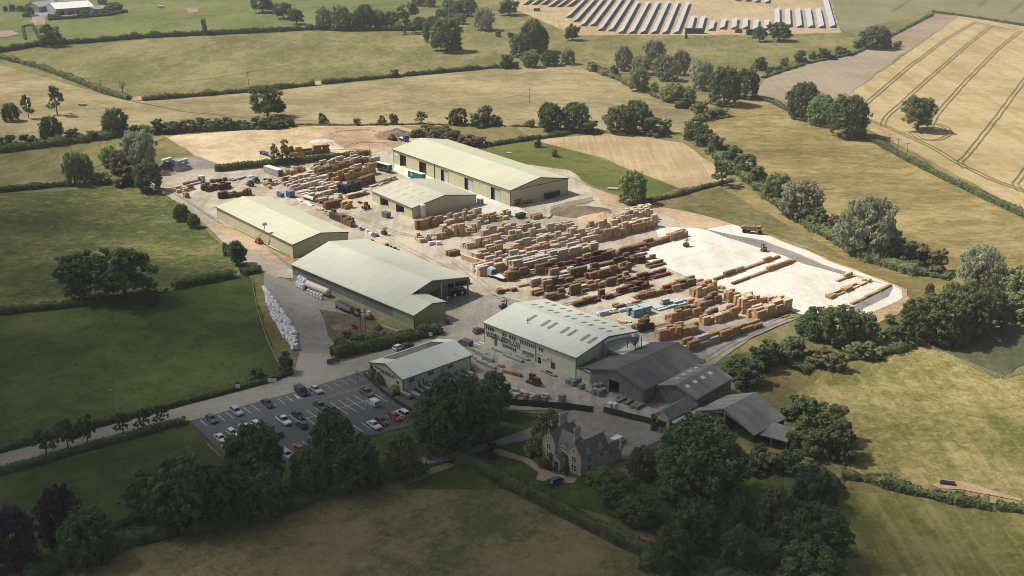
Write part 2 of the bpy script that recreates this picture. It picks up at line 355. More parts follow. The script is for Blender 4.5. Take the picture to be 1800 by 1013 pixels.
F('road', [(-80, 820), (0, 800), (130, 766), (300, 722), (480, 674), (516, 660), (526, 622), (580, 622), (586, 642), (640, 628), (700, 610), (770, 594), (790, 606), (700, 636), (640, 654), (520, 690), (335, 742), (300, 745), (130, 790), (0, 822), (-80, 842)], ROADC, 'concrete access road', amp=.1, cat='road')
F('car_park', [(332, 744), (420, 717), (520, 690), (640, 655), (735, 720), (740, 745), (640, 770), (520, 815), (400, 812)], ASPH, 'dark asphalt car park with white bays', amp=0, cat='car park')
F('drive', [(878, 778), (900, 765), (1010, 722), (1050, 716), (1070, 722), (1150, 742), (1170, 760), (1150, 800), (1080, 812), (1000, 790), (955, 770), (880, 785)], GRAVEL, 'grey gravel court behind the farmhouse', amp=.3, cat='drive')
F('path', [(862, 790), (880, 792), (930, 808), (958, 828), (975, 835), (1015, 842), (1010, 850), (980, 852), (940, 845), (945, 832), (920, 814), (870, 800)], PAVE, 'curved pink gravel path to the farmhouse door', amp=.2, cat='path')
F('drive', [(640, 820), (700, 812), (780, 800), (865, 780), (900, 765), (905, 772), (860, 792), (790, 812), (700, 826)], GRAVEL, 'narrow lane under the large trees', amp=.3, cat='drive')
F('bare_patch', [(1635, 852), (1660, 844), (1700, 850), (1800, 880), (1800, 884), (1690, 862), (1650, 860)], DIRT, 'trampled earth round the water trough', amp=.8)
F('bare_patch', [(-20, 56), (20, 54), (36, 60), (10, 66), (-20, 66)], MAUVE, 'pinkish bare patch in the corner pasture', amp=1)
F('bare_patch', [(325, 15), (345, 14), (350, 22), (332, 24)], MAUVE, 'pinkish worn patch in the far pasture', amp=1)
F('bare_patch', [(228, 172), (248, 170), (252, 177), (226, 179)], STUB, 'worn gateway between two hedges', amp=1)
F('bare_patch', [(552, 144), (566, 143), (568, 149), (552, 151)], STUB, 'worn gap in the middle hedge', amp=.5)
F('forecourt', [(700, 282), (760, 300), (900, 360), (930, 376), (880, 388), (840, 372), (770, 345), (690, 300)], SLAB, 'pale concrete strip before the long shed', amp=.2)
F('lawn', [(872, 740), (905, 722), (955, 742), (890, 768), (865, 778)], DEEPG, 'small lawn beside the lane', amp=.4)
# tramlines
def t3(*p): return [(1200 + x / 2.98, y / 2.98) for x, y in p]
tr = [t3((1535, 115), (1390, 200), (1180, 355), (930, 570)), t3((1612, 142), (1500, 230), (1280, 420), (1065, 615), (1045, 665)), t3((1770, 165), (1650, 260), (1480, 430), (1330, 600), (1280, 690)),
      t3((1800, 405), (1650, 610), (1500, 800), (1450, 850), (1480, 885)), t3((1800, 880), (1740, 965), (1770, 1005)), t3((950, 620), (1100, 680), (1280, 760), (1440, 855), (1600, 935), (1830, 1020)),
      t3((1190, 690), (1250, 735), (1340, 737), (1405, 705), (1380, 670), (1320, 645)), t3((1535, 118), (1620, 138), (1770, 165), (1830, 175))]
def pair(ln, w):
    out = []
    for s in (-1, 1):
        q = []
        for i, p in enumerate(ln):
            a = g(*ln[max(0, i - 1)]); b = g(*ln[min(len(ln) - 1, i + 1)]); d = (b - a).normalized(); c = g(*p) + Vector((-d.y, d.x, 0)) * w * s
            q.append(proj(c.x, c.y))
        out.append(q)
    return out
strips('tramline', sum([pair(l, 1.3) for l in tr], []), 0.75, RUT, 0.5, 'dark sprayer tramlines through the wheat', amp=.25)
bpy.data.objects['tramline'].location.z = -0.15
def tt(x, y): return (1200 + x / 2.98, y / 2.98)
strips('tramline', sum([pair(l, 1.2) for l in ([tt(1100, 60), tt(1190, 0)], [tt(1540, 45), tt(1590, 0)], [tt(1710, 70), tt(1790, 10)], [tt(890, 40), tt(890, 0)])], []), .6, RUT, .35, 'faint tramlines in the far green crop', amp=.2)
# haul ruts on the earth lot
strips('wheel_track', sum([pair(l, 1.1) for l in ([(585, 262), (575, 246), (590, 232), (640, 228), (690, 236)], [(600, 262), (630, 250), (680, 252), (700, 262)], [(580, 235), (560, 245), (580, 262), (640, 265)])], []), .9, DIRT, .55, 'curved wheel tracks on the churned earth', amp=.4)
# joints and dusty wheel tracks on the new slab
JOINT = flat('slab joint', (.46, .425, .355)); 
def sl(a, b): return (1128 + 272 * a + 162 * b, 455 + 97 * a - 52 * b)
strips('slab_joint', [[sl(a, .0), sl(a, 1)] for a in (.12, .54)] + [[sl(0, .62), sl(.98, .62)]], .10, JOINT, .9, 'faint sawn joints across the new slab', smooth=False)
bpy.data.objects['slab_joint'].location.z = -.9 + .006 * (LAYER[0] + 2)
strips('tyre_mark', sum([pair(l, 1.0) for l in ([(640, 400), (700, 430), (780, 470), (850, 530)], [(600, 372), (680, 405), (760, 425), (800, 460), (850, 500), (900, 540)], [(860, 520), (960, 545), (1060, 520), (1180, 480)], [(1250, 630), (1300, 600), (1380, 565)], [(1240, 635), (1310, 592), (1390, 556)])], []), .5, YARDG, .7, 'grey tyre marks on the dusty yard', amp=.5)
bpy.data.objects['tyre_mark'].location.z = -.7 + .006 * (LAYER[0] + 1)
WORN = field('worn animal track', [(.15, .13, .055), (.21, .175, .08), (.27, .22, .11)], fine=.5, bump=0)
strips('worn_track', [[(230, 178), (320, 196), (440, 208), (560, 214)], [(300, 240), (200, 280), (120, 318)], [(60, 120), (200, 150), (360, 140), (540, 110)]], .8, WORN, .6, 'faint animal tracks worn through the pastures', amp=.8)
bpy.data.objects['worn_track'].location.z = -.6 + .006 * (LAYER[0] + 1)
# car park paint
bay0 = g(343, 739.5); bay1 = g(360, 753); BAYD = (bay1 - bay0).normalized()
edgeA, edgeB = g(335, 744), g(640, 657); EDG = (edgeB - edgeA).normalized()
def baypt(s, t): return edgeA + EDG * s + BAYD * t
def bpx(s, t): p = baypt(s, t); return proj(p.x, p.y)
ELEN = (edgeB - edgeA).length
lines = []; ylines = []
nb = int(ELEN / 2.6)
for i in range(1, nb):
    (lines if i * 2.6 < ELEN * .72 else ylines).append([bpx(i * 2.6, .4), bpx(i * 2.6, 5.0)])
for i in range(9, nb + 6):
    lines.append([bpx(i * 2.6, 12.2), bpx(i * 2.6, 22.0)])
lines.append([bpx(9 * 2.6, 17.1), bpx((nb + 5) * 2.6, 17.1)])
for i in range(3, nb + 6): lines.append([bpx(i * 2.6, 28.5), bpx(i * 2.6, 33.5)])
ylines.append([bpx(ELEN * .62, 8.2), bpx(ELEN + 8, 8.2)]); ylines.append([bpx(ELEN * .62, 9.0), bpx(ELEN + 8, 9.0)])
def inlot(p): return p[0] < 640 + (p[1] - 655) * 95 / 65 - 5 and p[1] < 812 - (p[0] - 520) * .30
lines = [l for l in lines if inlot(l[0]) and inlot(l[1]) or len(l) == 2 and abs((g(*l[1]) - g(*l[0])).length) > 15 and inlot(l[0])]
lines = [l if inlot(l[1]) else [l[0], tuple(l[0][i] + (l[1][i] - l[0][i]) * .86 for i in (0, 1))] for l in lines]; ylines = [l if inlot(l[1]) else [l[0], tuple(l[0][i] + (l[1][i] - l[0][i]) * .86 for i in (0, 1))] for l in ylines]
strips('bay_marking', lines, .16, WPAINT, .62, 'white parking bay lines', cat='marking', smooth=False)
strips('bay_marking', ylines, .16, YPAINT, .62, 'faded yellow bay lines by the gate', cat='marking', smooth=False)
for n_, z_ in (('bay_marking', .62),):
    for o in bpy.data.objects:
        if o.name.startswith('bay_marking'): o.location.z = -0.62 + 0.006 * (LAYER[0] + 1)
for o in bpy.data.objects:
    if o.name.startswith('wheel_track'): o.location.z = -0.55 + 0.006 * (LAYER[0] + 2)
    if o.name.startswith('tramline.'): o.location.z = -0.35 + 0.006 * (LAYER[0] + 2)
ar = MB().mat(WPAINT)
for s_ in (ELEN * .52, ELEN * .56):
    c = baypt(s_, 3)
    for a0, b0, w0 in ((-1.6, .6, .12), ):
        a = c - BAYD * 1.6; b = c + BAYD * .5; n_ = EDG * .12
        ar.poly([a - n_, b - n_, b + n_, a + n_]); n_ = EDG * .5
        ar.poly([b - n_, c + BAYD * 1.6, b + n_])
tag(ar.build('bay_arrow', fix=False, loc=(0, 0, .006 * (LAYER[0] + 1))), 'white direction arrows painted on the car park', 'marking', kind='structure')
mb = MB().mat(WPAINT)
c0 = g(825, 608)
for k in range(4):
    c = g(826 + k * 7, 612 - k * 2.5); d = (g(838, 606) - g(826, 612)).normalized(); n_ = Vector((-d.y, d.x, 0))
    mb.poly([c - d * .35 - n_ * 1.2, c + d * .35 - n_ * 1.2, c + d * .35 + n_ * 1.2, c - d * .35 + n_ * 1.2])
tag(mb.build('crossing', fix=False, loc=(0, 0, .006 * (LAYER[0] + 3))), 'white zebra crossing stripes by the office corner', 'marking', kind='structure')
# ================================================================ trees, bushes, hedges
LEAF = {
 'oak': leafmat('oak leaves', [(0.090, 0.129, 0.057), (0.153, 0.197, 0.086), (0.238, 0.275, 0.127)]),
 'ash': leafmat('ash leaves', [(0.158, 0.224, 0.096), (0.245, 0.312, 0.134), (0.367, 0.420, 0.193)]),
 'willow': leafmat('silver willow leaves', [(0.246, 0.271, 0.177), (0.353, 0.374, 0.261), (0.476, 0.493, 0.355)], rand=.12),
 'bush': leafmat('hawthorn leaves', [(0.097, 0.129, 0.061), (0.158, 0.197, 0.090), (0.257, 0.280, 0.133)]),
 'hedge': leafmat('hedge leaves', [(0.080, 0.109, 0.054), (0.123, 0.157, 0.073), (0.187, 0.216, 0.102)], rand=.1),
 'purple': leafmat('purple beech leaves', [(0.035, 0.028, 0.042), (0.060, 0.045, 0.067), (0.088, 0.070, 0.088)]),
 'dark': leafmat('deep green leaves', [(0.068, 0.108, 0.052), (0.114, 0.168, 0.074), (0.177, 0.232, 0.108)]),
 'gold': leafmat('golden shrub leaves', [(0.200, 0.138, 0.025), (0.275, 0.188, 0.037), (0.350, 0.250, 0.062)]),
 'scrub': leafmat('dry scrub leaves', [(0.130, 0.127, 0.065), (0.200, 0.187, 0.097), (0.275, 0.247, 0.137)]),
}
BARK = plain('bark', [(.07, .055, .04), (.13, .10, .075)], 3, .9, stretch=(1, 1, .2))
DEADW = plain('dead wood', [(.16, .13, .10), (.24, .20, .16)], 3, .9)

def leafcloud(rs, C, rad, n, size, out=1.4, flat_z=1.0, droop=False, shell=(.90, 1.05)):
    C = np.array(C); rad = np.array(rad)
    w = rad ** 2; w = w / w.sum()
    i = rs.choice(len(C), n, p=w)
    d = rs.normal(size=(n, 3)); d /= np.linalg.norm(d, axis=1)[:, None]
    r = rad[i] * rs.uniform(shell[0], shell[1], n)
    p = C[i] + d * r[:, None] * np.array([1, 1, flat_z])
    nn = d * out + rs.normal(size=(n, 3)) * .5 + np.array([0, 0, .75]); nn /= np.linalg.norm(nn, axis=1)[:, None]
    if droop: nn[:, 2] *= .35; nn /= np.linalg.norm(nn, axis=1)[:, None]
    t = np.cross(nn, rs.normal(size=(n, 3)) if not droop else np.tile([0, 0, 1.0], (n, 1)) + rs.normal(size=(n, 3)) * .25)
    t /= np.linalg.norm(t, axis=1)[:, None]; b = np.cross(nn, t)
    s = size * rs.uniform(.6, 1.35, n)[:, None]
    a1, a2 = (.42, .95) if droop else (.62, .62)
    v = np.stack([p - t * s * a1 - b * s * a2 * .5, p + t * s * a1 * .3 - b * s * a2, p + t * s * a1 + b * s * a2 * .4, p - t * s * a1 * .2 + b * s * a2], 1)
    return v.reshape(-1, 3)
def trunk_mesh(name, rs, h0, limbs, r=.035, lean=0):
    mb = MB().mat(BARK)
    top = Vector((lean, 0, h0)); mb.tube((0, 0, -.02), top * .5, r * 1.25, r * .95, 7); mb.tube(top * .5, top, r * .95, r * .75, 7)
    for L in limbs:
        L = Vector(L); mid = top.lerp(L, .5) + Vector((0, 0, .02)); mb.tube(top * .92, mid, r * .55, r * .35, 5); mb.tube(mid, L, r * .35, r * .12, 5)
    return mb.mesh(name, fix=False, smooth=True)
PROTO = {}
def proto(kind, seed):
    key = (kind, seed)
    if key in PROTO: return PROTO[key]
    rs = np.random.RandomState(seed * 31 + len(kind) * 7 + ord(kind[0]))
    C = []; rad = []; n = 5200; size = .036; kw = {}
    if kind == 'oak':
        for k in range(46):
            a = rs.uniform(0, 6.28); z = rs.uniform(.24, .90); q = math.sqrt(max(.03, 1 - ((z - .52) / .46) ** 2)); rr = .40 * q * rs.uniform(.35, 1)
            C.append((rr * math.cos(a), rr * math.sin(a), z)); rad.append(rs.uniform(.085, .15))
        th = .32; n = 9500; size = .030
    elif kind == 'round':
        for k in range(64):
            a = k * 2.39996 + rs.uniform(-.3, .3); z = .12 + .80 * ((k + .5) / 64) ** .9; q = math.sqrt(max(.03, 1 - ((z - .46) / .50) ** 2)); rr = .40 * q * rs.uniform(.72, 1.05)
            C.append((rr * math.cos(a), rr * math.sin(a), z)); rad.append(rs.uniform(.08, .145))
        th = .22; n = 10500; size = .030
    elif kind == 'willow':
        for k in range(58):
            a = k * 2.39996 + rs.uniform(-.4, .4); z = .10 + .80 * ((k + .5) / 58) ** .9; q = math.sqrt(max(.03, 1 - ((z - .42) / .54) ** 2)); rr = .42 * q * rs.uniform(.62, 1.1)
            C.append((rr * math.cos(a), rr * math.sin(a), z)); rad.append(rs.uniform(.075, .14))
        th = .2; n = 10500; size = .029; kw = dict(droop=True, out=1.3)
    elif kind == 'ash':
        for k in range(30):
            a = rs.uniform(0, 6.28); z = rs.uniform(.26, .93); q = math.sqrt(max(.04, 1 - ((z - .58) / .44) ** 2)); rr = .42 * q * rs.uniform(.3, 1)
            C.append((rr * math.cos(a), rr * math.sin(a), z)); rad.append(rs.uniform(.06, .11))
        th = .36; n = 4200; size = .032
    elif kind == 'column':
        for k in range(30):
            a = rs.uniform(0, 6.28); z = rs.uniform(.14, .94); rr = .30 * math.sin(min(1, (1.02 - z) * 1.6) * 1.57) * rs.uniform(.3, 1)
            C.append((rr * math.cos(a), rr * math.sin(a), z)); rad.append(rs.uniform(.10, .17))
        th = .2; n = 4000; size = .042
    elif kind == 'bush':
        for k in range(22):
            a = rs.uniform(0, 6.28); z = rs.uniform(.05, .78); q = math.sqrt(max(.04, 1 - ((z - .28) / .62) ** 2)); rr = .40 * q * rs.uniform(.3, 1)
            C.append((rr * math.cos(a), rr * math.sin(a), z)); rad.append(rs.uniform(.11, .20))
        th = .12; n = 3400; size = .052
    C2 = []; r2 = []          # every bough breaks up into sprays
    for c, r in zip(C, rad):
        for q in range(8):
            d = rs.normal(size=3); d /= np.linalg.norm(d); C2.append(np.array(c) + d * r * rs.uniform(.5, 1.0)); r2.append(r * rs.uniform(.30, .52))
    v = leafcloud(rs, C2, r2, n, size, shell=(.6, 1.12), **kw)
    v[:, 2] = np.maximum(v[:, 2], .005)
    zmax = np.percentile(v[:, 2], 99.7); v[:, 2] /= zmax
    w = np.percentile(np.abs(v[:, :2]), 99) * 2; v[:, :2] /= w
    limbs = [(c[0] / w, c[1] / w, c[2] * .97) for c in [C[i] for i in rs.choice(len(C), 9, replace=False)]]
    base = np_mesh(kind + ' crown', v, [LEAF['oak']])
    tm = trunk_mesh(kind + ' trunk', rs, th, limbs, .034 if kind != 'bush' else .03)
    PROTO[key] = (base, tm); return PROTO[key]
CM = {}
def crown_mesh(kind, seed, lf):
    k = (kind, seed, lf)
    if k not in CM:
        m = proto(kind, seed)[0].copy(); m.materials.clear(); m.materials.append(LEAF[lf]); CM[k] = m
    return CM[k]
SHAPE = {'oak': ('oak', 3), 'round': ('round', 3), 'willow': ('willow', 3), 'ash': ('ash', 2), 'column': ('column', 2), 'bush': ('bush', 3)}
NAMES = {'oak': ('oak_tree', 'tree'), 'round': ('broadleaf_tree', 'tree'), 'willow': ('willow_tree', 'tree'), 'ash': ('slender_tree', 'tree'), 'column': ('upright_tree', 'tree'), 'bush': ('bush', 'bush')}
tseed = [0]
def tree(px, py, top, w, kind, leaf, descr, loc, group=None, hscale=1.0):
    tseed[0] += 1
    P = g(px, py); h = height_at(P, top) * hscale; wd = w / scale_at(py)
    rs = random.Random(tseed[0] * 17 + 5); sd = rs.randrange(SHAPE[kind][1])
    nm, cat = NAMES[kind]
    e = empty(nm, P, rs.uniform(0, 6.28)); e.scale = (wd, wd * rs.uniform(.85, 1.1), h)
    reg(e, descr, loc, px, cat, group)
    link('crown', crown_mesh(kind, sd, leaf), e)
    link('trunk', proto(kind, sd)[1], e)
    return e
def trees(loc, descr, kind, leaf, lst, group=None):
    for t in lst: tree(t[0], t[1], t[2], t[3], t[4] if len(t) > 4 else kind, t[5] if len(t) > 5 else leaf, t[6] if len(t) > 6 else descr, loc, group)
T = trees
# --- far band
T('on the first long hedge at far left', 'dark round oak', 'oak', 'oak', [(90, 82, 44, 36)])
T('beside the far left hedge oak', 'tiny hedge tree', 'bush', 'oak', [(74, 82, 67, 14)])
T('alone on the first long hedge', 'narrow upright bush', 'column', 'ash', [(359, 62, 33, 13)])
T('on the far bare bank', 'spreading dark oak', 'oak', 'oak', [(462, 22, -10, 40), (498, 33, 4, 34), (521, 43, 15, 28)], 'oaks on the far bank')
T('in the far tree belt', 'tall belt tree', 'round', 'oak', [(570, 52, 12, 28, 'round', 'ash'), (598, 53, 10, 34, 'round', 'ash'), (622, 54, 22, 26), (641, 52, 8, 36), (666, 50, 17, 26, 'round', 'ash'), (688, 50, 20, 30), (712, 58, 4, 46, 'ash', 'oak'), (738, 52, 30, 28), (762, 46, 28, 26)], 'trees of the far belt')
T('beside the big round tree in the olive pasture', 'narrow upright tree', 'column', 'oak', [(750, 75, 38, 17)])
T('alone in the olive pasture with its shadow', 'big rounded green tree', 'round', 'oak', [(786, 90, 32, 56)])
T('above the dry grass near the top edge', 'pale silver willow', 'willow', 'willow', [(850, 53, 14, 44)])
T('at the top edge', 'hazy green tree', 'round', 'ash', [(735, 10, -14, 24), (772, 30, 15, 14), (792, 29, -2, 32), (822, 28, -6, 36, 'round', 'oak'), (808, 42, 24, 24), (756, 12, -10, 20)], 'trees at the top edge')
T('by the first solar panel rows', 'dark low oak', 'oak', 'oak', [(895, 27, -2, 38)])
T('below the solar panel rows', 'lone dark leaning oak', 'oak', 'oak', [(1006, 71, 43, 30)])
T('in the middle hedge clump', 'leafy clump tree', 'round', 'oak', [(935, 93, 34, 44), (914, 100, 60, 34), (932, 118, 89, 30, 'round', 'ash'), (966, 115, 88, 34), (998, 113, 86, 28, 'round', 'ash'), (1040, 125, 109, 24, 'bush', 'ash'), (895, 120, 97, 34, 'bush', 'bush'), (949, 90, 48, 30)], 'trees of the hedge head clump')
T('above the hedge clump', 'small round bush', 'bush', 'bush', [(876, 65, 54, 13), (898, 67, 57, 14)])
T('below the solar field', 'grey willow', 'willow', 'willow', [(1095, 124, 80, 30), (1078, 130, 114, 20, 'bush', 'bush', 'low dark bush'), (1150, 122, 71, 40), (1126, 130, 98, 34), (1168, 141, 96, 40), (1196, 132, 88, 30), (1122, 160, 118, 36, 'round', 'ash', 'darker green tree'), (1150, 166, 145, 16, 'column', 'ash', 'narrow green tree'), (1182, 178, 146, 44, 'round', 'ash', 'rounded green tree'), (1208, 180, 152, 30, 'round', 'ash', 'small green tree')], 'willows below the solar field')
T('beside the twin oaks', 'rounded silver willow', 'willow', 'willow', [(1232, 157, 107, 46)])
T('below the willows', 'massive dark oak', 'round', 'oak', [(1272, 184, 118, 54), (1310, 172, 121, 44)])
T('along the drilled field', 'hedgerow bush', 'bush', 'bush', [(1335, 123, 99, 30), (1379, 116, 101, 15), (1409, 110, 88, 26), (1428, 104, 91, 14), (1353, 128, 118, 20), (1368, 124, 115, 18)], 'bushes along the drilled field')
T('where the hedge bends at the mauve field', 'big round thicket tree', 'round', 'oak', [(1538, 85, 46, 54)])
T('near the thicket tree', 'hedgerow bush', 'bush', 'bush', [(1452, 104, 86, 34), (1480, 97, 82, 32), (1508, 84, 70, 26), (1578, 82, 72, 16), (1560, 84, 74, 18)], 'bushes by the thicket')
T('before the short solar rows', 'dark round oak', 'oak', 'oak', [(1335, 73, 47, 28), (1369, 72, 39, 42)])
T('at the left end of the short solar rows', 'tiny shrub', 'bush', 'bush', [(1206, 68, 55, 7)])
# --- middle band
T('between meadow and wheat', 'large round oak', 'round', 'oak', [(1410, 208, 145, 58), (1442, 220, 166, 46, 'round', 'ash'), (1487, 240, 168, 68)], 'trees between meadow and wheat')
T('alone in the wheat field', 'mushroom shaped dark oak', 'oak', 'oak', [(1613, 229, 169, 64)])
T('in the far left pasture', 'small standing tree', 'ash', 'oak', [(20, 213, 182, 28, 'round', 'oak', 'small round tree'), (51, 209, 168, 21), (101, 202, 149, 30, 'ash', 'ash', 'tall airy poplar')], 'young trees at the left edge')
T('in the overgrown left hedge', 'dark rounded hedge tree', 'round', 'oak', [(91, 247, 205, 38), (205, 238, 191, 46)])
T('left of the sandy lot', 'dense dark bush', 'bush', 'bush', [(10, 262, 240, 40), (50, 258, 238, 36), (125, 250, 228, 36), (160, 246, 230, 36), (240, 240, 220, 30)], 'bushes of the left hedge')
T('alone above the sandy lot', 'big dark field oak', 'oak', 'oak', [(471, 206, 151, 58)])
T('above the sandy lot', 'rounded hawthorn bush', 'bush', 'bush', [(275, 235, 210, 30), (300, 233, 213, 34), (330, 230, 210, 34), (362, 228, 206, 36), (392, 227, 206, 36), (425, 226, 212, 34), (455, 226, 206, 36), (485, 225, 204, 36), (508, 223, 208, 22)], 'bushes of the scrub row')
T('on the upper fence line', 'isolated small bush', 'bush', 'bush', [(568, 218, 199, 19), (628, 220, 208, 18), (672, 219, 204, 18), (692, 219, 200, 17)], 'bushes on the fence line')
T('behind the long shed', 'shrubby tree', 'round', 'ash', [(741, 218, 194, 28, 'ash'), (806, 219, 189, 34, 'bush', 'bush'), (848, 221, 188, 44, 'bush', 'oak'), (874, 221, 204, 18, 'bush', 'bush'), (932, 223, 210, 19, 'bush', 'bush')], 'shrubby trees behind the long shed')
T('above the stubble field', 'dense hedgerow tree', 'round', 'oak', [(967, 230, 180, 44), (1012, 230, 181, 46), (1040, 234, 212, 40, 'bush', 'bush'), (1088, 234, 186, 50), (1118, 232, 177, 50), (1146, 236, 205, 50, 'bush', 'bush'), (1168, 234, 210, 30, 'bush', 'ash')], 'trees along the stubble field')
T('on the scrubby shed bank', 'pale scrub bush', 'bush', 'scrub', [(735, 240, 226, 34), (765, 243, 224, 40), (795, 250, 228, 40), (820, 256, 236, 36), (845, 258, 240, 30), (780, 236, 222, 34), (752, 232, 220, 30)], 'scrub on the bank')
T('inside the green paddock', 'small dark field tree', 'bush', 'bush', [(945, 259, 237, 14), (976, 276, 262, 12)])
T('at the lower end of the green paddock', 'round standing tree', 'round', 'ash', [(1111, 357, 302, 46)])
T('at the corner of the stubble field', 'slender dark tree', 'ash', 'oak', [(1269, 326, 281, 40)])
T('by the gravel lot', 'leaning silver willow', 'willow', 'willow', [(248, 300, 230, 62), (195, 294, 258, 34, 'round', 'ash', 'green companion tree'), (215, 305, 266, 40, 'round', 'scrub', 'olive companion tree'), (132, 325, 268, 36, 'willow', 'ash', 'darker drooping tree'), (152, 318, 270, 26, 'round', 'ash', 'narrow green tree'), (262, 336, 283, 46, 'round', 'bush', 'dark dense tree'), (220, 326, 292, 44, 'bush', 'scrub', 'low olive bush'), (178, 322, 300, 40, 'bush', 'ash', 'low green bush')], 'trees by the gravel lot')
T('standing in the clipped hedge before the brown stacks', 'small spreading tree', 'ash', 'bush', [(497, 290, 247, 38)])
T('beside the stone track', 'round sapling', 'round', 'oak', [(320, 388, 359, 25), (341, 400, 376, 23)])
T('where the track bends by the left pasture', 'dark little tree', 'column', 'oak', [(419, 466, 424, 34)])
T('beside the little tree at the track bend', 'low green shrub', 'bush', 'bush', [(400, 448, 428, 20)])
T('in the left pasture', 'huge dark oak', 'oak', 'oak', [(148, 527, 448, 96), (222, 528, 434, 112)], 'oaks in the left pasture')
T('by the river', 'riverside tree', 'round', 'ash', [(1365, 350, 305, 42), (1406, 385, 316, 70, 'round', 'willow', 'pale round willow'), (1436, 400, 368, 44, 'bush', 'bush', 'low riverside bush'), (1523, 445, 349, 112, 'willow', 'willow', 'huge silver willow'), (1470, 410, 380, 40, 'bush', 'scrub', 'low olive bush'), (1565, 458, 418, 50, 'bush', 'bush', 'dense riverside bush'), (1605, 465, 428, 60, 'bush', 'bush', 'dense riverside bush'), (1645, 478, 442, 56, 'bush', 'scrub', 'olive riverside bush'), (1719, 505, 434, 78, 'willow', 'willow', 'round silver willow'), (1790, 520, 470, 60, 'round', 'ash', 'grey green tree'), (1785, 560, 510, 60, 'bush', 'ash', 'low grey bush')], 'trees along the river')
T('in the river thicket', 'thicket bush', 'bush', 'bush', [(1222, 235, 205, 40), (1240, 255, 222, 40), (1262, 270, 238, 42), (1285, 290, 255, 44), (1310, 305, 270, 44), (1330, 322, 290, 36), (1230, 210, 180, 44, 'bush', 'scrub'), (1265, 205, 190, 44), (1200, 190, 172, 30), (1215, 245, 215, 30, 'bush', 'scrub')], 'bushes of the river thicket')
T('alone on the bank at the slab end', 'tiny round tree', 'round', 'bush', [(1633, 519, 498, 17)])
T('on the earth beside the slab trees', 'small dark sapling', 'column', 'bush', [(1563, 568, 553, 20)])
# --- right middle dark groups
T('at the slab corner', 'dense oak', 'round', 'oak', [(1436, 592, 542, 62), (1472, 606, 536, 66), (1514, 606, 550, 62), (1492, 570, 545, 30, 'bush', 'bush'), (1415, 585, 555, 40)], 'oaks at the slab corner')
T('in the dark wood', 'broad dark oak', 'round', 'oak', [(1610, 598, 528, 66), (1650, 600, 516, 80), (1700, 590, 505, 84), (1740, 575, 508, 56), (1665, 570, 498, 46), (1570, 606, 570, 44, 'bush', 'bush'), (1690, 610, 575, 40, 'bush', 'scrub')], 'oaks of the dark wood')
T('above the dark barns', 'dense low bush', 'bush', 'bush', [(1295, 662, 622, 60), (1330, 652, 608, 60), (1362, 640, 600, 56), (1392, 628, 590, 50), (1310, 675, 635, 60), (1350, 625, 605, 40)], 'bushes above the dark barns')
T('on the rough barn bank', 'rounded hawthorn', 'bush', 'bush', [(1400, 735, 695, 60), (1430, 750, 700, 64), (1455, 775, 715, 70), (1470, 805, 745, 66), (1430, 800, 752, 70), (1400, 790, 755, 56), (1450, 640, 612, 60, 'bush', 'scrub', 'olive scrub bush'), (1520, 625, 600, 70, 'bush', 'bush'), (1470, 650, 620, 40, 'bush', 'scrub', 'olive scrub bush')], 'hawthorns beside the dark barns')
# --- foreground
T('between car park and lane', 'towering dark chestnut', 'round', 'dark', [(768, 792, 692, 90), (838, 765, 668, 92), (800, 788, 666, 104), (870, 728, 654, 58)], 'great trees by the lane')
T('below the car park', 'dark leafy tree', 'round', 'dark', [(450, 870, 752, 104), (590, 840, 728, 92), (627, 858, 764, 84), (546, 862, 792, 64, 'round', 'oak'), (708, 835, 762, 56, 'round', 'oak')], 'trees along the car park edge')
T('in the lower left thicket', 'dark thicket tree', 'round', 'dark', [(270, 912, 830, 84), (330, 920, 808, 100), (400, 915, 812, 90), (460, 905, 822, 84, 'round', 'oak'), (300, 930, 850, 80)], 'trees of the lower left thicket')
T('in the lower left corner', 'dark shaded tree', 'round', 'purple', [(30, 1000, 896, 84, 'round', 'purple', 'purple leaved beech'), (108, 950, 858, 76, 'round', 'purple', 'dusky purple tree'), (160, 985, 898, 90, 'round', 'dark')], 'trees in the lower left corner')
T('along the access road', 'slim young roadside tree', 'ash', 'dark', [(82, 800, 757, 40), (120, 790, 735, 40), (155, 780, 730, 34), (217, 763, 722, 32), (253, 754, 716, 30), (284, 745, 708, 30)], 'young trees along the access road')
T('by the verge hedge end', 'small dark shrub', 'bush', 'dark', [(452, 672, 648, 26), (500, 656, 620, 30)])
T('standing before the dark barns', 'enormous spreading tree', 'round', 'oak', [(1230, 872, 738, 148)])
T('right of the farmhouse', 'leafy garden tree', 'round', 'dark', [(1128, 838, 788, 50), (1090, 884, 840, 76, 'round', 'oak'), (1122, 915, 876, 72), (1055, 856, 818, 60, 'bush', 'oak')], 'garden trees by the farmhouse')
T('in the lower right garden', 'shaded garden tree', 'round', 'dark', [(1222, 955, 884, 78), (1298, 932, 876, 42), (1363, 944, 864, 70, 'round', 'oak'), (1425, 890, 820, 66), (1432, 985, 898, 112), (1300, 998, 929, 66), (1420, 1040, 962, 104, 'round', 'oak'), (1180, 1005, 930, 76), (1450, 866, 832, 44)], 'trees of the lower right garden')
T('behind the garden lawn', 'dense shaded bush', 'bush', 'bush', [(1328, 824, 788, 60), (1385, 826, 790, 60), (1355, 826, 796, 50)], 'bushes behind the garden tree')
T('beside the farmhouse gable', 'round dark garden tree', 'round', 'bush', [(965, 785, 724, 56)])
T('on the lawn beside the farmhouse', 'rounded lime shrub', 'bush', 'ash', [(938, 800, 764, 30)])
T('at the farmhouse wall', 'golden flowering shrub', 'bush', 'gold', [(956, 822, 803, 20)])
T('flanking the farmhouse porch', 'thin clipped cypress', 'column', 'dark', [(968, 826, 796, 8), (996, 840, 800, 9)])
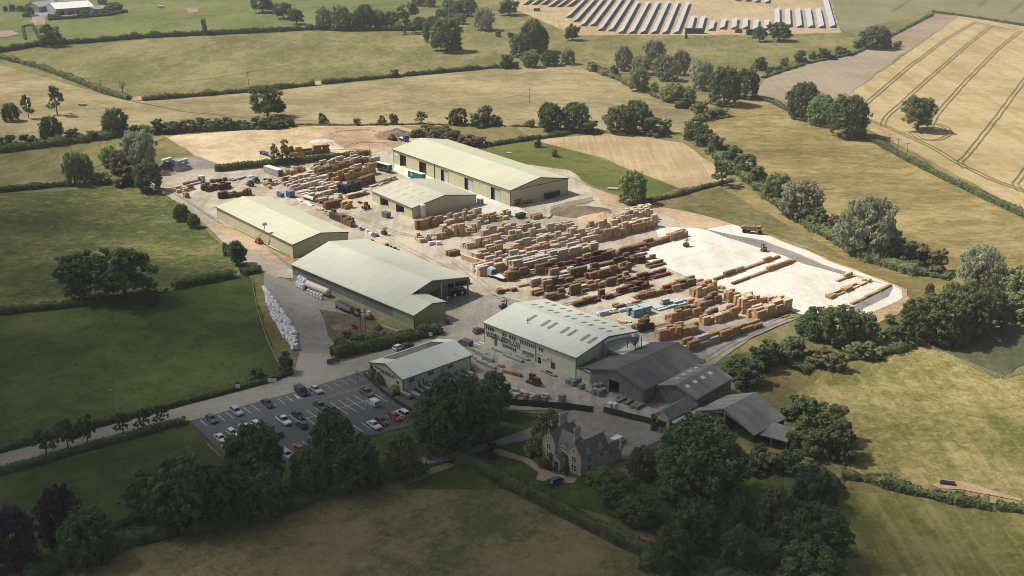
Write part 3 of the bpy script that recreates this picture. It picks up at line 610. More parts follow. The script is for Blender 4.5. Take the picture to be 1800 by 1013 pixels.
T('below the farmhouse path', 'small conical shrub', 'column', 'oak', [(964, 854, 842, 9)])
T('on the lane corner by the garden gate', 'dark purple shrub', 'bush', 'purple', [(865, 805, 778, 28)])
T('growing on the stone outbuilding', 'ivy covered bush', 'bush', 'dark', [(1150, 757, 728, 16)])
T('at the small office gable', 'green climbing shrub', 'bush', 'ash', [(654, 668, 644, 16), (664, 676, 656, 18), (690, 692, 678, 24)], 'shrubs at the small office')
T('at the green annex', 'glossy dark shrub', 'bush', 'bush', [(745, 590, 568, 34), (765, 586, 572, 26)])
T('on the waste ground by the twin pole', 'scrubby bramble bush', 'bush', 'bush', [(610, 592, 580, 24), (628, 598, 586, 26), (655, 596, 584, 28), (680, 600, 586, 30), (706, 596, 582, 26), (598, 604, 592, 20), (664, 580, 572, 16, 'bush', 'scrub'), (622, 578, 570, 14, 'bush', 'scrub')], 'brambles on the waste ground')
# dead tree
P = g(216, 171); hh = height_at(P, 137); e = thing('dead_tree', 'bare dead tree at the corner of the olive pasture', 'tree', P)
mb = MB().mat(DEADW); mb.tube((0, 0, 0), (.2, 0, hh * .5), .45, .3)
br = MB().mat(DEADW); rs = random.Random(4)
for k in range(16):
    a = rs.uniform(0, 6.28); z = hh * rs.uniform(.35, .6); L = hh * rs.uniform(.25, .5); b = Vector((.2 + math.cos(a) * L * .5, math.sin(a) * L * .5, z + L * .8)); br.tube((.2, 0, z), b, .16, .07, 5)
    for q in range(3): br.tube(b, b + Vector((rs.uniform(-1, 1), rs.uniform(-1, 1), rs.uniform(.2, 1))) * L * .3, .07, .03, 4)
mb.build('trunk', e); br.build('crown', e)
# --- hedges: leaf walls that follow a line
def hedge(pts, h, w, label, leaf='hedge', seed=1, dens=10, size=.5, wild=.5, name='hedge'):
    P = [g(*p) for p in pts]; rs = np.random.RandomState(seed * 101 + 3)
    seg = [(b - a).length for a, b in zip(P, P[1:])]; L = sum(seg); n = int(L * dens * 1.7 * (h + w * .5) / 2.2)
    cum = np.concatenate([[0], np.cumsum(seg)]); t = rs.uniform(0, L, n); i = np.clip(np.searchsorted(cum, t) - 1, 0, len(seg) - 1)
    A = np.array([tuple(p) for p in P]); a = A[i]; b = A[i + 1]; f = ((t - cum[i]) / np.array(seg)[i])[:, None]
    c = a + (b - a) * f; d = (b - a); d /= np.linalg.norm(d, axis=1)[:, None]; nr = np.stack([-d[:, 1], d[:, 0], d[:, 2] * 0], 1)
    var = np.array([1 + wild * (noise.noise(Vector((x * .12, seed * 5.1, 0))) * 1.3 + noise.noise(Vector((x * .5, seed * 3.3, 7))) * .7) for x in t])
    th = rs.uniform(0, math.pi, n)
    rx = np.sign(np.cos(th)) * np.abs(np.cos(th)) ** .6 * w * .5 * var * rs.uniform(.75, 1.05, n)
    rz = np.abs(np.sin(th)) ** .5 * h * var * rs.uniform(.8, 1.05, n)
    low = rs.uniform(0, 1, n) < .45
    rz = np.where(low, rs.uniform(.03, .9, n) * h * var, rz)
    rx = np.where(low, np.sign(rs.uniform(-1, 1, n)) * w * .5 * var * rs.uniform(.85, 1.02, n), rx)
    p = c + nr * rx[:, None]; p[:, 2] = np.maximum(rz, .15)
    nn = nr * (rx / (w * .5))[:, None] + np.array([0, 0, 1.0]) * np.where(low, .15, .9)[:, None] + rs.normal(size=(n, 3)) * .5; nn /= np.linalg.norm(nn, axis=1)[:, None]
    tt_ = np.cross(nn, rs.normal(size=(n, 3))); tt_ /= np.linalg.norm(tt_, axis=1)[:, None]; bb = np.cross(nn, tt_); s = size * rs.uniform(.6, 1.3, n)[:, None] * .62
    v = np.stack([p - tt_ * s - bb * s * .4, p + tt_ * s * .3 - bb * s, p + tt_ * s + bb * s * .4, p - tt_ * s * .3 + bb * s], 1).reshape(-1, 3)
    ct = np.arange(0, L, 1.5); ci = np.clip(np.searchsorted(cum, ct) - 1, 0, len(seg) - 1); cf = ((ct - cum[ci]) / np.array(seg)[ci])[:, None]
    cc = A[ci] + (A[ci + 1] - A[ci]) * cf; cd = A[ci + 1] - A[ci]; cd /= np.linalg.norm(cd, axis=1)[:, None]; cn = np.stack([-cd[:, 1], cd[:, 0], cd[:, 2] * 0], 1)
    cv = np.array([1 + wild * (noise.noise(Vector((x * .12, seed * 5.1, 0))) * 1.3 + noise.noise(Vector((x * .5, seed * 3.3, 7))) * .7) for x in ct]); cv = np.clip(cv, .25, 2)[:, None]
    ring = [cc + cn * (s_ * w * .40) * cv + np.array([0, 0, z_]) * (cv if z_ > 0 else 1) for s_, z_ in ((-1, 0), (-.95, h * .62), (-.45, h * .86), (.45, h * .86), (.95, h * .62), (1, 0))]
    core = [np.stack([ring[q][:-1], ring[q][1:], ring[q + 1][1:], ring[q + 1][:-1]], 1).reshape(-1, 3) for q in range(5)]
    v = np.concatenate([v] + core)
    me = np_mesh('hedge leaves', v, [LEAF[leaf]])
    return tag(link(name, me), label, 'hedge')
H = hedge
H([(-60, 96), (0, 92), (75, 80), (150, 76), (250, 67), (359, 62), (450, 58), (560, 52)], 4.0, 4.5, 'long dark hedge below the far green pasture', seed=1, size=.8, dens=7)
H([(560, 53), (640, 54), (720, 54), (800, 48)], 4.0, 5, 'dark undergrowth hedge beneath the tree belt', seed=2, size=.8, dens=7)
H([(-60, 90), (0, 102), (75, 122), (140, 146), (190, 166), (228, 176)], 3.0, 4.0, 'diagonal hedge running down to the dead tree', seed=3, size=.7, dens=7, leaf='bush')
H([(250, 177), (330, 171), (450, 161), (552, 150)], 2.8, 3.5, 'dark straight hedge right of the dead tree', seed=4, size=.65, dens=8)
H([(565, 148), (690, 136), (800, 126), (878, 119)], 2.8, 3.5, 'dark straight hedge ending at the leafy clump', seed=5, size=.65, dens=8)
T('on the middle hedge beside a thin pole', 'small hedge bush', 'bush', 'bush', [(692, 136, 122, 22)])
H([(45, 70), (40, 48), (56, 44), (72, 74)], 1.6, 2, 'thin hedge round the far farm corner', seed=6, size=.7, dens=5)
H([(85, 36), (140, 32), (190, 28), (222, 22)], 3, 4, 'garden hedge in front of the far farm', seed=7, size=.8, dens=6)
H([(-60, 275), (0, 268), (80, 258), (180, 245), (262, 232)], 3.4, 6, 'overgrown hedge at the left below the straw pasture', seed=8, size=.7, dens=8, wild=.6, leaf='bush')
H([(262, 234), (340, 231), (430, 226), (515, 221)], 3, 6, 'thick scrub hedge above the sandy lot', seed=9, size=.65, dens=8, wild=.5, leaf='bush')
H([(520, 220), (620, 221), (740, 219), (930, 223), (1050, 233)], .9, 1.2, 'low ragged fence line hedge above the long shed', seed=10, size=.5, dens=6, wild=.8, leaf='scrub')
H([(378, 302), (450, 295), (520, 288), (600, 280), (652, 276)], 3.6, 3.4, 'clipped hedge along the upper yard road', seed=11, size=.5, dens=14, wild=.12)
H([(855, 258), (900, 251), (930, 246), (952, 244), (990, 238), (1016, 232)], 2.2, 3.0, 'clipped hedge at the top of the green paddock', seed=12, size=.55, dens=10)
H([(1105, 362), (1180, 348), (1235, 332), (1290, 318)], 2.0, 2.4, 'low hedge below the green paddock', seed=13, size=.5, dens=9, leaf='bush')
H([(1262, 275), (1300, 300), (1340, 335), (1400, 385), (1450, 410), (1520, 452), (1600, 478), (1670, 490)], 2.6, 7, 'tangled riverside undergrowth beside the mown strip', seed=14, size=.6, dens=8, wild=.7, leaf='bush')
H([(1040, 115), (1060, 128), (1110, 150), (1160, 172), (1215, 190), (1250, 208)], 2, 6, 'scrubby stream margin below the willows', seed=15, size=.7, dens=7, wild=.8, leaf='scrub')
H([(1325, 172), (1360, 182), (1385, 195), (1400, 205)], 2, 3, 'short hedge along the drilled field foot', seed=16, size=.6, dens=8, wild=.5)
H([(1500, 236), (1540, 252), (1600, 285), (1680, 325), (1760, 362), (1860, 408)], 2.6, 3.4, 'long diagonal hedge below the wheat field', seed=17, size=.55, dens=10, wild=.25, leaf='bush')
H([(1340, 138), (1375, 126), (1420, 112), (1500, 96), (1525, 84), (1570, 62), (1640, 26)], 1.8, 3, 'ragged hedge bordering the drilled field', seed=18, size=.65, dens=7, wild=.7, leaf='bush')
H([(1640, 22), (1700, 30), (1800, 46), (1880, 58)], 1.8, 3, 'thin hedge above the wheat field', seed=19, size=.7, dens=6, wild=.6)
H([(-60, 345), (0, 338), (60, 332), (125, 326)], 2.4, 4, 'dark hedge at the top of the left pasture', seed=20, size=.6, dens=9, wild=.3)
H([(-60, 556), (0, 552), (100, 542), (180, 532), (280, 522)], 2.4, 3.5, 'dark hedge beneath the two great oaks', seed=21, size=.5, dens=10, wild=.25)
H([(304, 508), (340, 500), (380, 493), (413, 486)], 3, 4, 'dark clipped hedge right of the great oaks', seed=22, size=.45, dens=14, wild=.2)
H([(425, 484), (445, 480), (460, 478)], 2.6, 4, 'short dark hedge stub at the track bend', seed=23, size=.45, dens=14, wild=.15)
H([(-60, 808), (0, 794), (120, 762), (300, 716), (400, 690), (480, 670), (512, 655)], 1.9, 2.2, 'low dark hedge above the access road', seed=24, size=.4, dens=14, wild=.12, leaf='dark')
H([(-60, 850), (0, 833), (100, 806), (200, 778), (305, 748), (328, 744)], 1.9, 2.4, 'clipped hedge below the access road', seed=25, size=.4, dens=14, wild=.1, leaf='dark')
H([(585, 628), (610, 622), (660, 612), (720, 598), (770, 584)], 3.4, 5, 'dense green hedge between gravel yard and road', seed=26, size=.45, dens=14, wild=.3)
H([(800, 808), (850, 830), (900, 858), (960, 888), (1040, 930), (1120, 968), (1200, 1005), (1260, 1040)], 2.8, 3.6, 'long garden hedge along the brown field', seed=27, size=.42, dens=15, wild=.25)
H([(40, 1020), (150, 975), (250, 945), (420, 915), (560, 872), (680, 836), (745, 822)], 2.6, 7, 'shaded undergrowth below the lower left trees', seed=28, size=.5, dens=9, wild=.5, leaf='dark')
H([(180, 935), (230, 920), (260, 912)], 2.2, 2.6, 'short hedge at the end of the lower paddock', seed=29, size=.45, dens=12, wild=.2)
H([(1480, 838), (1530, 846), (1600, 866), (1680, 884), (1740, 893)], 2.2, 3.4, 'bushy hedge between hay field and mown meadow', seed=30, size=.5, dens=11, wild=.5, leaf='bush')
H([(1752, 894), (1800, 900), (1880, 912)], 2.2, 3.4, 'short hedge continuing at the right edge', seed=31, size=.5, dens=11, wild=.4, leaf='bush')
H([(1400, 655), (1440, 640), (1500, 628), (1570, 615), (1610, 604)], 2.2, 6, 'shaded brambles under the slab corner oaks', seed=32, size=.55, dens=9, wild=.6, leaf='bush')
H([(1150, 890), (1120, 905), (1090, 915)], 1.4, 2, 'low wall of shrubs behind the garden', seed=33, size=.45, dens=11, wild=.5, leaf='dark')
H([(1300, 1010), (1380, 960), (1440, 900), (1455, 850)], 2.6, 8, 'dark undergrowth at the edge of the garden wood', seed=34, size=.55, dens=8, wild=.5, leaf='dark')
H([(1130, 985), (1200, 1000), (1290, 1030), (1400, 1050)], 2.6, 9, 'dark undergrowth below the garden trees', seed=35, size=.55, dens=8, wild=.5, leaf='dark')
H([(390, 300), (420, 296)], .8, 1, 'weeds at the clipped hedge foot', seed=36, size=.4, dens=8, leaf='scrub') if False else None
# ================================================================ buildings
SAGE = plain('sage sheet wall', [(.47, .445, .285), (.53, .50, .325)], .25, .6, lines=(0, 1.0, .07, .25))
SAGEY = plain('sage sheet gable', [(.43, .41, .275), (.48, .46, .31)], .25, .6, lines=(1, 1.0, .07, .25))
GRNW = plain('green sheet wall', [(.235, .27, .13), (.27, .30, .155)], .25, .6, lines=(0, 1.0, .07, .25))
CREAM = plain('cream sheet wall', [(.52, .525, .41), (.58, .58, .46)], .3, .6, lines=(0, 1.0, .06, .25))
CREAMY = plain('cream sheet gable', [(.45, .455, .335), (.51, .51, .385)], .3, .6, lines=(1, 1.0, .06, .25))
def roofmat(name, cols, rough=.55):
    m, nt, b = nodes(name)
    v = coords(nt, (.5, .05, .3)); f1 = tex_noise(nt, v, .7, 4, .6)
    v2 = coords(nt); f2 = tex_noise(nt, v2, .08, 4, .6)
    f = math_n(nt, 'ADD', math_n(nt, 'MULTIPLY', f1, .5), math_n(nt, 'MULTIPLY', f2, .5))
    c = ramp(nt, f, cols, .34, .66)
    t = N(nt, 'ShaderNodeTexCoord'); s = N(nt, 'ShaderNodeSeparateXYZ'); nt.links.new(t.outputs['Object'], s.inputs[0])
    fr = math_n(nt, 'FRACT', math_n(nt, 'DIVIDE', s.outputs[0], 1.0), 0)
    fy = math_n(nt, 'FRACT', math_n(nt, 'DIVIDE', s.outputs[1], 3.4), 0)
    lt = math_n(nt, 'MAXIMUM', math_n(nt, 'MULTIPLY', math_n(nt, 'LESS_THAN', fr, .1), .12), math_n(nt, 'MULTIPLY', math_n(nt, 'LESS_THAN', fy, .05), .10))
    mx = N(nt, 'ShaderNodeMix', data_type='RGBA', blend_type='MULTIPLY'); nt.links.new(lt, mx.inputs[0]); nt.links.new(c, mx.inputs[6]); mx.inputs[7].default_value = (.3, .3, .3, 1)
    nt.links.new(mx.outputs[2], b.inputs['Base Color']); b.inputs['Roughness'].default_value = rough; b.inputs['Specular IOR Level'].default_value = .25
    return m
ROOFS = roofmat('pale sage roof sheet', [(.45, .445, .32), (.49, .485, .355), (.53, .525, .395)])
ROOFG = roofmat('grey green roof sheet', [(.43, .445, .365), (.475, .49, .405), (.515, .53, .44)])
ROOFM = roofmat('weathered cream roof sheet', [(.38, .365, .285), (.44, .42, .335), (.49, .47, .38)])
ROOFW = roofmat('white roof sheet', [(.53, .56, .48), (.60, .63, .54), (.64, .665, .58)])
ROOFD = roofmat('dark fibre cement roof', [(.060, .062, .064), (.098, .10, .10), (.16, .16, .157)], .9)
ROOFL = roofmat('lichen grey roof', [(.095, .098, .10), (.15, .153, .15), (.24, .24, .232)], .9)
ROOFT = roofmat('bright tin roof', [(.18, .20, .195), (.28, .30, .29), (.36, .375, .36)], .5)
SLATE = plain('blue slate', [(.09, .092, .096), (.125, .127, .132), (.165, .166, .17)], 1.2, .7, lines=(0, .35, .12, .3))
STONE = plain('honey ironstone', [(.34, .29, .205), (.44, .38, .28), (.53, .465, .355)], 1.4, .9, lines=(2, .4, .12, .25))
STONEL = flat('dressed pale stone', (.40, .345, .245))
BRICKR = plain('weathered brick', [(.22, .13, .085), (.28, .18, .12)], 1.5, .9)
SLAT = plain('grey yorkshire boarding', [(.115, .112, .105), (.17, .165, .155), (.21, .205, .195)], .6, .9, stretch=(6, 6, .2), lines=(0, .35, .2, .6))
SLATY = plain('grey gable boarding', [(.115, .112, .105), (.17, .165, .155), (.21, .205, .195)], .6, .9, stretch=(6, 6, .2), lines=(1, .35, .2, .6))
CONC = plain('concrete block', [(.28, .27, .24), (.36, .35, .31)], .5, .9)
TRIMD = flat('dark green trim', (.035, .055, .035)); TRIMG = flat('grey trim', (.10, .105, .10)); WHITE = flat('white painted metal', (.62, .63, .62))
GLASS = flat('dark window glass', (.015, .022, .024), .15, .5); GREENGL = flat('green tinted glass', (.03, .10, .085), .15, .5)
ROLL = plain('pale roller door', [(.40, .42, .42), (.48, .50, .50)], 1, .5, lines=(2, .4, .15, .3))
BLACKT = flat('black lettering', (.012, .016, .014)); SKYL = flat('translucent skylight sheet', (.22, .22, .205), .5)
SKYLW = flat('bright skylight sheet', (.5, .53, .55), .5); STEELG = flat('galvanised steel', (.32, .34, .35), .4, .5, .6); DARKIN = flat('dark boarding and interior shade', (.03, .03, .028), .9)  # DARKIN: near-black boards, also painted shade inside open doorways
PV = plain('solar cells', [(.05, .057, .075), (.07, .078, .1)], 1, .25, spec=.5, lines=(0, 1.0, .06, .5))
BLUEG = flat('blue grey duct metal', (.24, .27, .29), .45, .5, .3)

def wallpanel(mb, o, u, L, H, ops=()):
    o = Vector(o); u = Vector(u).normalized()
    xs = sorted({0, L, *[q for p in ops for q in p[:2]]}); zs = sorted({0, H, *[q for p in ops for q in p[2:4]]})
    for a, b in zip(xs, xs[1:]):
        for c, d in zip(zs, zs[1:]):
            mx, mz = (a + b) / 2, (c + d) / 2
            if any(p[0] < mx < p[1] and p[2] < mz < p[3] for p in ops): continue
            mb.poly([o + u * a + Vector((0, 0, c)), o + u * b + Vector((0, 0, c)), o + u * b + Vector((0, 0, d)), o + u * a + Vector((0, 0, d))])
class Shed:
    """gabled building: Q the near eave corner of one gable end, P its other eave corner, Rr the eave corner at the far end of Q's long wall"""
    def __init__(s, name, label, cat, Q, P, Rr, he, apex_y=None, hr=None, he1=None, frac=.5, group=None):
        he1 = he if he1 is None else he1
        q = g(*Q, he); d = g(*Rr, he) - q; s.L = d.length; s.ex = d.normalized(); s.ey = Vector((-s.ex.y, s.ex.x, 0))
        s.W = (g(*P, he1) - q).dot(s.ey); s.sg = 1 if s.W > 0 else -1; s.he, s.he1, s.frac = he, he1, frac
        s.O = Vector((q.x, q.y, 0)); s.rz = math.atan2(s.ex.y, s.ex.x)
        ap = s.O + s.ey * s.W * frac
        s.hr = height_at(ap, apex_y) if hr is None else hr
        s.e = thing(name, label, cat, s.O, s.rz, group)
    def zr(s, y):
        t = y / s.W
        return s.he + (s.hr - s.he) * t / s.frac if t <= s.frac else s.he1 + (s.hr - s.he1) * (1 - t) / (1 - s.frac)
    def walls(s, m, my=None, ops={}, skip=(), name='wall', gable=True):
        mb = MB().mat(m); L, W, he = s.L, s.W, s.he
        if 'long0' not in skip: wallpanel(mb, (0, 0, 0), (1, 0, 0), L, s.he, ops.get('long0', ()))
        if 'long1' not in skip: wallpanel(mb, (0, W, 0), (1, 0, 0), L, s.he1, ops.get('long1', ()))
        mb.mat(my or m)
        for k, x in (('end0', 0), ('end1', L)):
            if k in skip: continue
            wallpanel(mb, (x, 0, 0), (0, s.sg, 0), abs(W), min(he, s.he1), ops.get(k, ()))
            if gable:
                lo = min(he, s.he1); pts = [(x, 0, lo), (x, W, lo)]
                if s.he1 > lo: pts.append((x, W, s.he1))
                pts.append((x, W * s.frac, s.hr))
                if he > lo: pts.append((x, 0, he))
                mb.poly(pts)
        return mb.build(name, s.e, fix=False)
    def roof(s, m, over=.35, th=.14, name='roof', trim=TRIMD, ends=True):
        L, W, sg = s.L, s.W, s.sg; yr = W * s.frac; ov = over
        s0 = (s.hr - s.he) / abs(yr); s1 = (s.hr - s.he1) / abs(W - yr)
        mb = MB().mat(m)
        for (ya, za, yb, zb) in ((-sg * ov, s.he - s0 * ov, yr, s.hr), (W + sg * ov, s.he1 - s1 * ov, yr, s.hr)):
            mb.prism([(-ov, ya, za + .03), (L + ov, ya, za + .03), (L + ov, yb, zb + .03), (-ov, yb, zb + .03)], (0, 0, th))
        r = mb.build(name, s.e)
        mb = MB().mat(m); mb.prism([(-ov - .02, yr - .35 * 1, s.hr + th + .03 - .35 * s0), (-ov - .02, yr, s.hr + th + .08), (-ov - .02, yr + .35, s.hr + th + .03 - .35 * s1), (-ov - .02, yr, s.hr + th - .1)], (L + 2 * ov + .04, 0, 0)); mb.build('ridge_cap', r)
        if trim:
            t = MB().mat(trim)
            t.box(-ov, L + ov, -sg * (ov + .02), -sg * (ov + .2), s.he - s0 * ov - .12, s.he - s0 * ov + .06); t.build('gutter', s.e); t = MB().mat(trim)
            t.box(-ov, L + ov, W + sg * (ov + .02), W + sg * (ov + .2), s.he1 - s1 * ov - .12, s.he1 - s1 * ov + .06); t.build('gutter', s.e)
            if ends:
                for x in (-ov - .06, L + ov + .002):
                    z0, z1 = s.he - s0 * ov, s.he1 - s1 * ov; y0, y1 = -sg * ov, W + sg * ov
                    MB().mat(trim).prism([(x, y0, z0 - .22), (x, yr, s.hr - .22), (x, y1, z1 - .22), (x, y1, z1 + .12), (x, yr, s.hr + .12), (x, y0, z0 + .12)], (.058, 0, 0)).build('barge_board', s.e)
        return r
    def corners(s, m=TRIMD, w=.22):
        t = MB().mat(m)
        for x, a in ((-.03, -1), (s.L + .03, 1)):
            for y, z in ((-.03 * s.sg, s.he), (s.W + .03 * s.sg, s.he1)):
                t.box(x, x - a * w, y, y + (w if (y > 0) != (s.sg > 0) or y == -.03 * s.sg else -w) * (s.sg if y == -.03 * s.sg else s.sg), 0, z - .15)
        t.build('corner_trim', s.e)
    def door(s, x0, x1, h, m, rec=.3, jamb=None, name='door', wall='long0'):
        mb = MB().mat(m)
        if wall == 'long0':
            mb.box(x0, x1, s.sg * rec, s.sg * (rec + .08), 0, h)
            d = mb.build(name, s.e)
            if jamb:
                j = MB().mat(jamb); j.box(x0 - .12, x0, -s.sg * .05, s.sg * rec, 0, h); j.box(x1, x1 + .12, -s.sg * .05, s.sg * rec, 0, h); j.box(x0 - .12, x1 + .12, -s.sg * .05, s.sg * rec, h, h + .15); j.build('door_frame', d)
        else:
            x = -rec * -1 if wall == 'end0' else s.L - rec
            mb.box(x, x + .08, x0 * s.sg, x1 * s.sg, 0, h); d = mb.build(name, s.e)
        return d
    def window(s, c, z, w, h, wall='long0', glass=None, frame=None, bars=1):
        f = MB().mat(frame or WHITE); p = MB().mat(glass or GLASS); k = s.sg
        def bx(mb, a0, a1, z0, z1, d0, d1):
            if wall == 'long0': mb.box(a0, a1, -k * d0, -k * d1, z0, z1)
            elif wall == 'end0': mb.box(-d0, -d1, k * a0, k * a1, z0, z1)
            elif wall == 'end1': mb.box(s.L + d0, s.L + d1, k * a0, k * a1, z0, z1)
            elif wall == 'long1': mb.box(a0, a1, s.W + k * d0, s.W + k * d1, z0, z1)
        t = .09
        bx(f, c - w / 2 - t, c - w / 2, z - t, z + h + t, .0, .07); bx(f, c + w / 2, c + w / 2 + t, z - t, z + h + t, .0, .07)
        bx(f, c - w / 2, c + w / 2, z - t, z, .0, .07); bx(f, c - w / 2, c + w / 2, z + h, z + h + t, .0, .07)
        for b in range(1, bars): x = c - w / 2 + w * b / bars; bx(f, x - .035, x + .035, z, z + h, .0, .06)
        o = f.build('window', s.e); bx(p, c - w / 2 + .002, c + w / 2 - .002, z + .002, z + h - .002, .006, .03); p.build('pane', o)
    def skylight(s, x, t, lx, lt, side, m, parent):
        """sheet on the slope: t runs 0 at the eave to 1 at the ridge"""
        pts = []
        for a, b in ((x, t), (x + lx, t), (x + lx, t + lt), (x, t + lt)):
            y = s.W * s.frac * b if side == 0 else s.W - s.W * (1 - s.frac) * b
            pts.append((a, y, s.zr(y) + .175))
        MB().mat(m).prism(pts, (0, 0, .03)).build('skylight', parent)
def text_mesh(s, txt, x, z, h, wall, m, name='lettering', width=None, bold=.018):
    """lettering fixed to a wall, reading left to right for someone facing it"""
    cu = bpy.data.curves.new('lettering', 'FONT'); cu.body = txt; cu.size = 1; cu.extrude = 0.03; cu.resolution_u = 2
    o = bpy.data.objects.new('lettering', cu); COL.objects.link(o)
    bpy.context.view_layer.update()
    me = bpy.data.meshes.new_from_object(o.evaluated_get(bpy.context.evaluated_depsgraph_get())); bpy.data.objects.remove(o)
    co = np.zeros(len(me.vertices) * 3); me.vertices.foreach_get('co', co); co = co.reshape(-1, 3)
    x0, x1 = co[:, 0].min(), co[:, 0].max(); H = 0.7
    sx = (width / (x1 - x0)) if width else h / H
    a = (co[:, 0] - x0) * sx; b = co[:, 1] * h / H; V = []; Fc = []
    polys = [tuple(p.vertices) for p in me.polygons]; n = len(co)
    for q, (dx, dz) in enumerate(((0, 0), (bold * 2, 0), (bold, bold), (bold, -bold))):   # four strikes make the heavy face
        d = .04 + (co[:, 2] + .03) * .5 + q * .003; t = x + (a + dx * h) * s.tdir; z_ = z + b + dz * h
        o3 = np.stack([t, -s.sg * d, z_], 1) if wall == 'long0' else np.stack([-d, t, z_], 1)
        V += [tuple(v) for v in o3]; Fc += [tuple(i + q * n for i in p) for p in polys]
    m2 = bpy.data.meshes.new('lettering'); m2.from_pydata(V, [], Fc); m2.materials.append(m); m2.update()
    return link(name, m2, s.e)

def base_he(base, eave_y): return height_at(g(*base), eave_y)
# ---- the long shed
he = base_he((897, 364), 335)
b = Shed('long_shed', 'longest pale green steel shed with five tall doorways at the back of the yard', 'shed', (897, 335), (998, 313.3), (691, 262.5), he, 312)
L = b.L; ops = [(.077, .149), (.293, .362), (.498, .563), (.693, .755), (.879, .937)]; dh = he * .8
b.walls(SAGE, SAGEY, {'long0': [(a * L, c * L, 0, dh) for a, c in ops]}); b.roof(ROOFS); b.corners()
for i, (a, c) in enumerate(ops):
    if i < 3: b.door(a * L + .05, c * L - (c - a) * L * .3, dh - .05, ROLL, .35, TRIMD, 'roller_door')
    else: b.door(a * L + .02, c * L - .02, dh - .03, DARKIN, 1.2, TRIMD, 'doorway_shade_panel')  # near-black panel fills the opening in place of shade inside
MB().mat(TRIMD).box(.615 * L, .62 * L, -b.sg * .02, -b.sg * .22, 0, he).build('downpipe', b.e)
MB().mat(TRIMD).box(-.1, -.02, b.W * .02, b.W * .98, he - .35, he - .1).build('girt_trim', b.e)
MB().mat(WHITE).box(.955 * L, .985 * L, -b.sg * .02, -b.sg * .08, he * .62, he * .82).build('notice', b.e)
# ---- the middle shed
he = base_he((725.8, 385.5), 365.7)
b = Shed('middle_shed', 'short cream roofed steel shed with two black doorways in mid yard', 'shed', (725, 365.7), (838, 343.2), (654.7, 336), he, 343)
L = b.L; o2 = [(.21, .40), (.60, .80)]; dh = he * .72
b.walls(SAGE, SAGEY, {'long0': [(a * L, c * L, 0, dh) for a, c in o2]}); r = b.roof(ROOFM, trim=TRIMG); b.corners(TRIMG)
for a, c in o2: b.door(a * L, c * L, dh, DARKIN, 2.5, TRIMG, 'doorway_shade_panel')  # recessed near-black sheet paints the dark interior of each doorway
for i in range(5):
    for t in (.3, .62): b.skylight(L * (.12 + i * .18), t, 1.1, .16, 0, ROOFM if False else flat('faded skylight', (.36, .345, .28)), r)
# ---- the plain shed at the left
he = base_he((515, 454), 430)
b = Shed('plain_shed', 'plain pale green steel shed beside the stone track', 'shed', (514.5, 430), (610.7, 407.7), (381, 364), he, 409.3)
b.walls(SAGE, SAGEY, {'end1': [(1.0, 5.5, 0, he * .7)]}); b.roof(ROOFS); b.corners(TRIMG)
MB().mat(TRIMD).box(b.L + .02, b.L + .3, b.sg * .6, b.sg * .9, 0, he * .7).build('door_post', b.e)
# ---- the open shed
he = base_he((731.4, 578.4), 553.3); he1 = base_he((831.5, 523), 491)
s = Shed('open_shed', 'large open fronted timber shed with a grey green roof and green annex', 'shed', (690, 539), (835.3, 491), (513.5, 465), he, 493.5, he1=he1)
L, W, sg = s.L, s.W, s.sg
mb = MB().mat(CONC); wallpanel(mb, (0, 0, 0), (1, 0, 0), L, 1.3); mb.build('plinth', s.e, fix=False)
mb = MB().mat(SLAT); wallpanel(mb, (0, 0, 1.3), (1, 0, 0), L, he - 1.3 - .5); wallpanel(mb, (L, 0, 0), (0, sg, 0), abs(W), min(he, he1)); mb.poly([(L, 0, he), (L, W, he), (L, W, he1), (L, W / 2, s.hr)]); mb.build('wall', s.e, fix=False)
mb = MB().mat(WHITE); mb.box(0, L, -sg * .05, sg * .05, he - .5, he - .2); mb.build('eaves_strip', s.e)
s.roof(ROOFG, ends=False)
# upper gable boarding over the open front
mb = MB().mat(SLATY); yA = W * .34
mb.poly([(0, yA, s.zr(yA)), (0, W * .5, s.hr), (0, W, he1), (0, W, he1 - .9), (0, W * .72, he1 - .2), (0, W * .5, he1 - .9), (0, yA, he - .2)]); mb.build('gable_boarding', s.e, fix=False)
mb = MB().mat(STEELG)
for y in (W * .985, W * .62): mb.box(-.2, .25, y - .22, y + .22, 0, s.zr(y) - .9)
for k in range(1, 8): mb.box(L * k / 8 - .2, L * k / 8 + .2, W * .985 - .2, W * .985 + .2, 0, he1 - .1)
mb.build('column', s.e)
mb = MB().mat(WHITE)
for y in (W * .60, W * .70, W * .80, W * .90): mb.prism([(-.3, y + .45 * math.cos(q * .785), 1.9 + .5 * math.sin(q * .785)) for q in range(8)], (-.05, 0, 0)); mb.box(-.3, -.25, y - .05, y + .05, .6, 1.5)
mb.build('bay_number_board', s.e)
MB().mat(CONC).box(-.35, 0, W * .52, W * .98, 0, .35).build('kerb_beam', s.e)
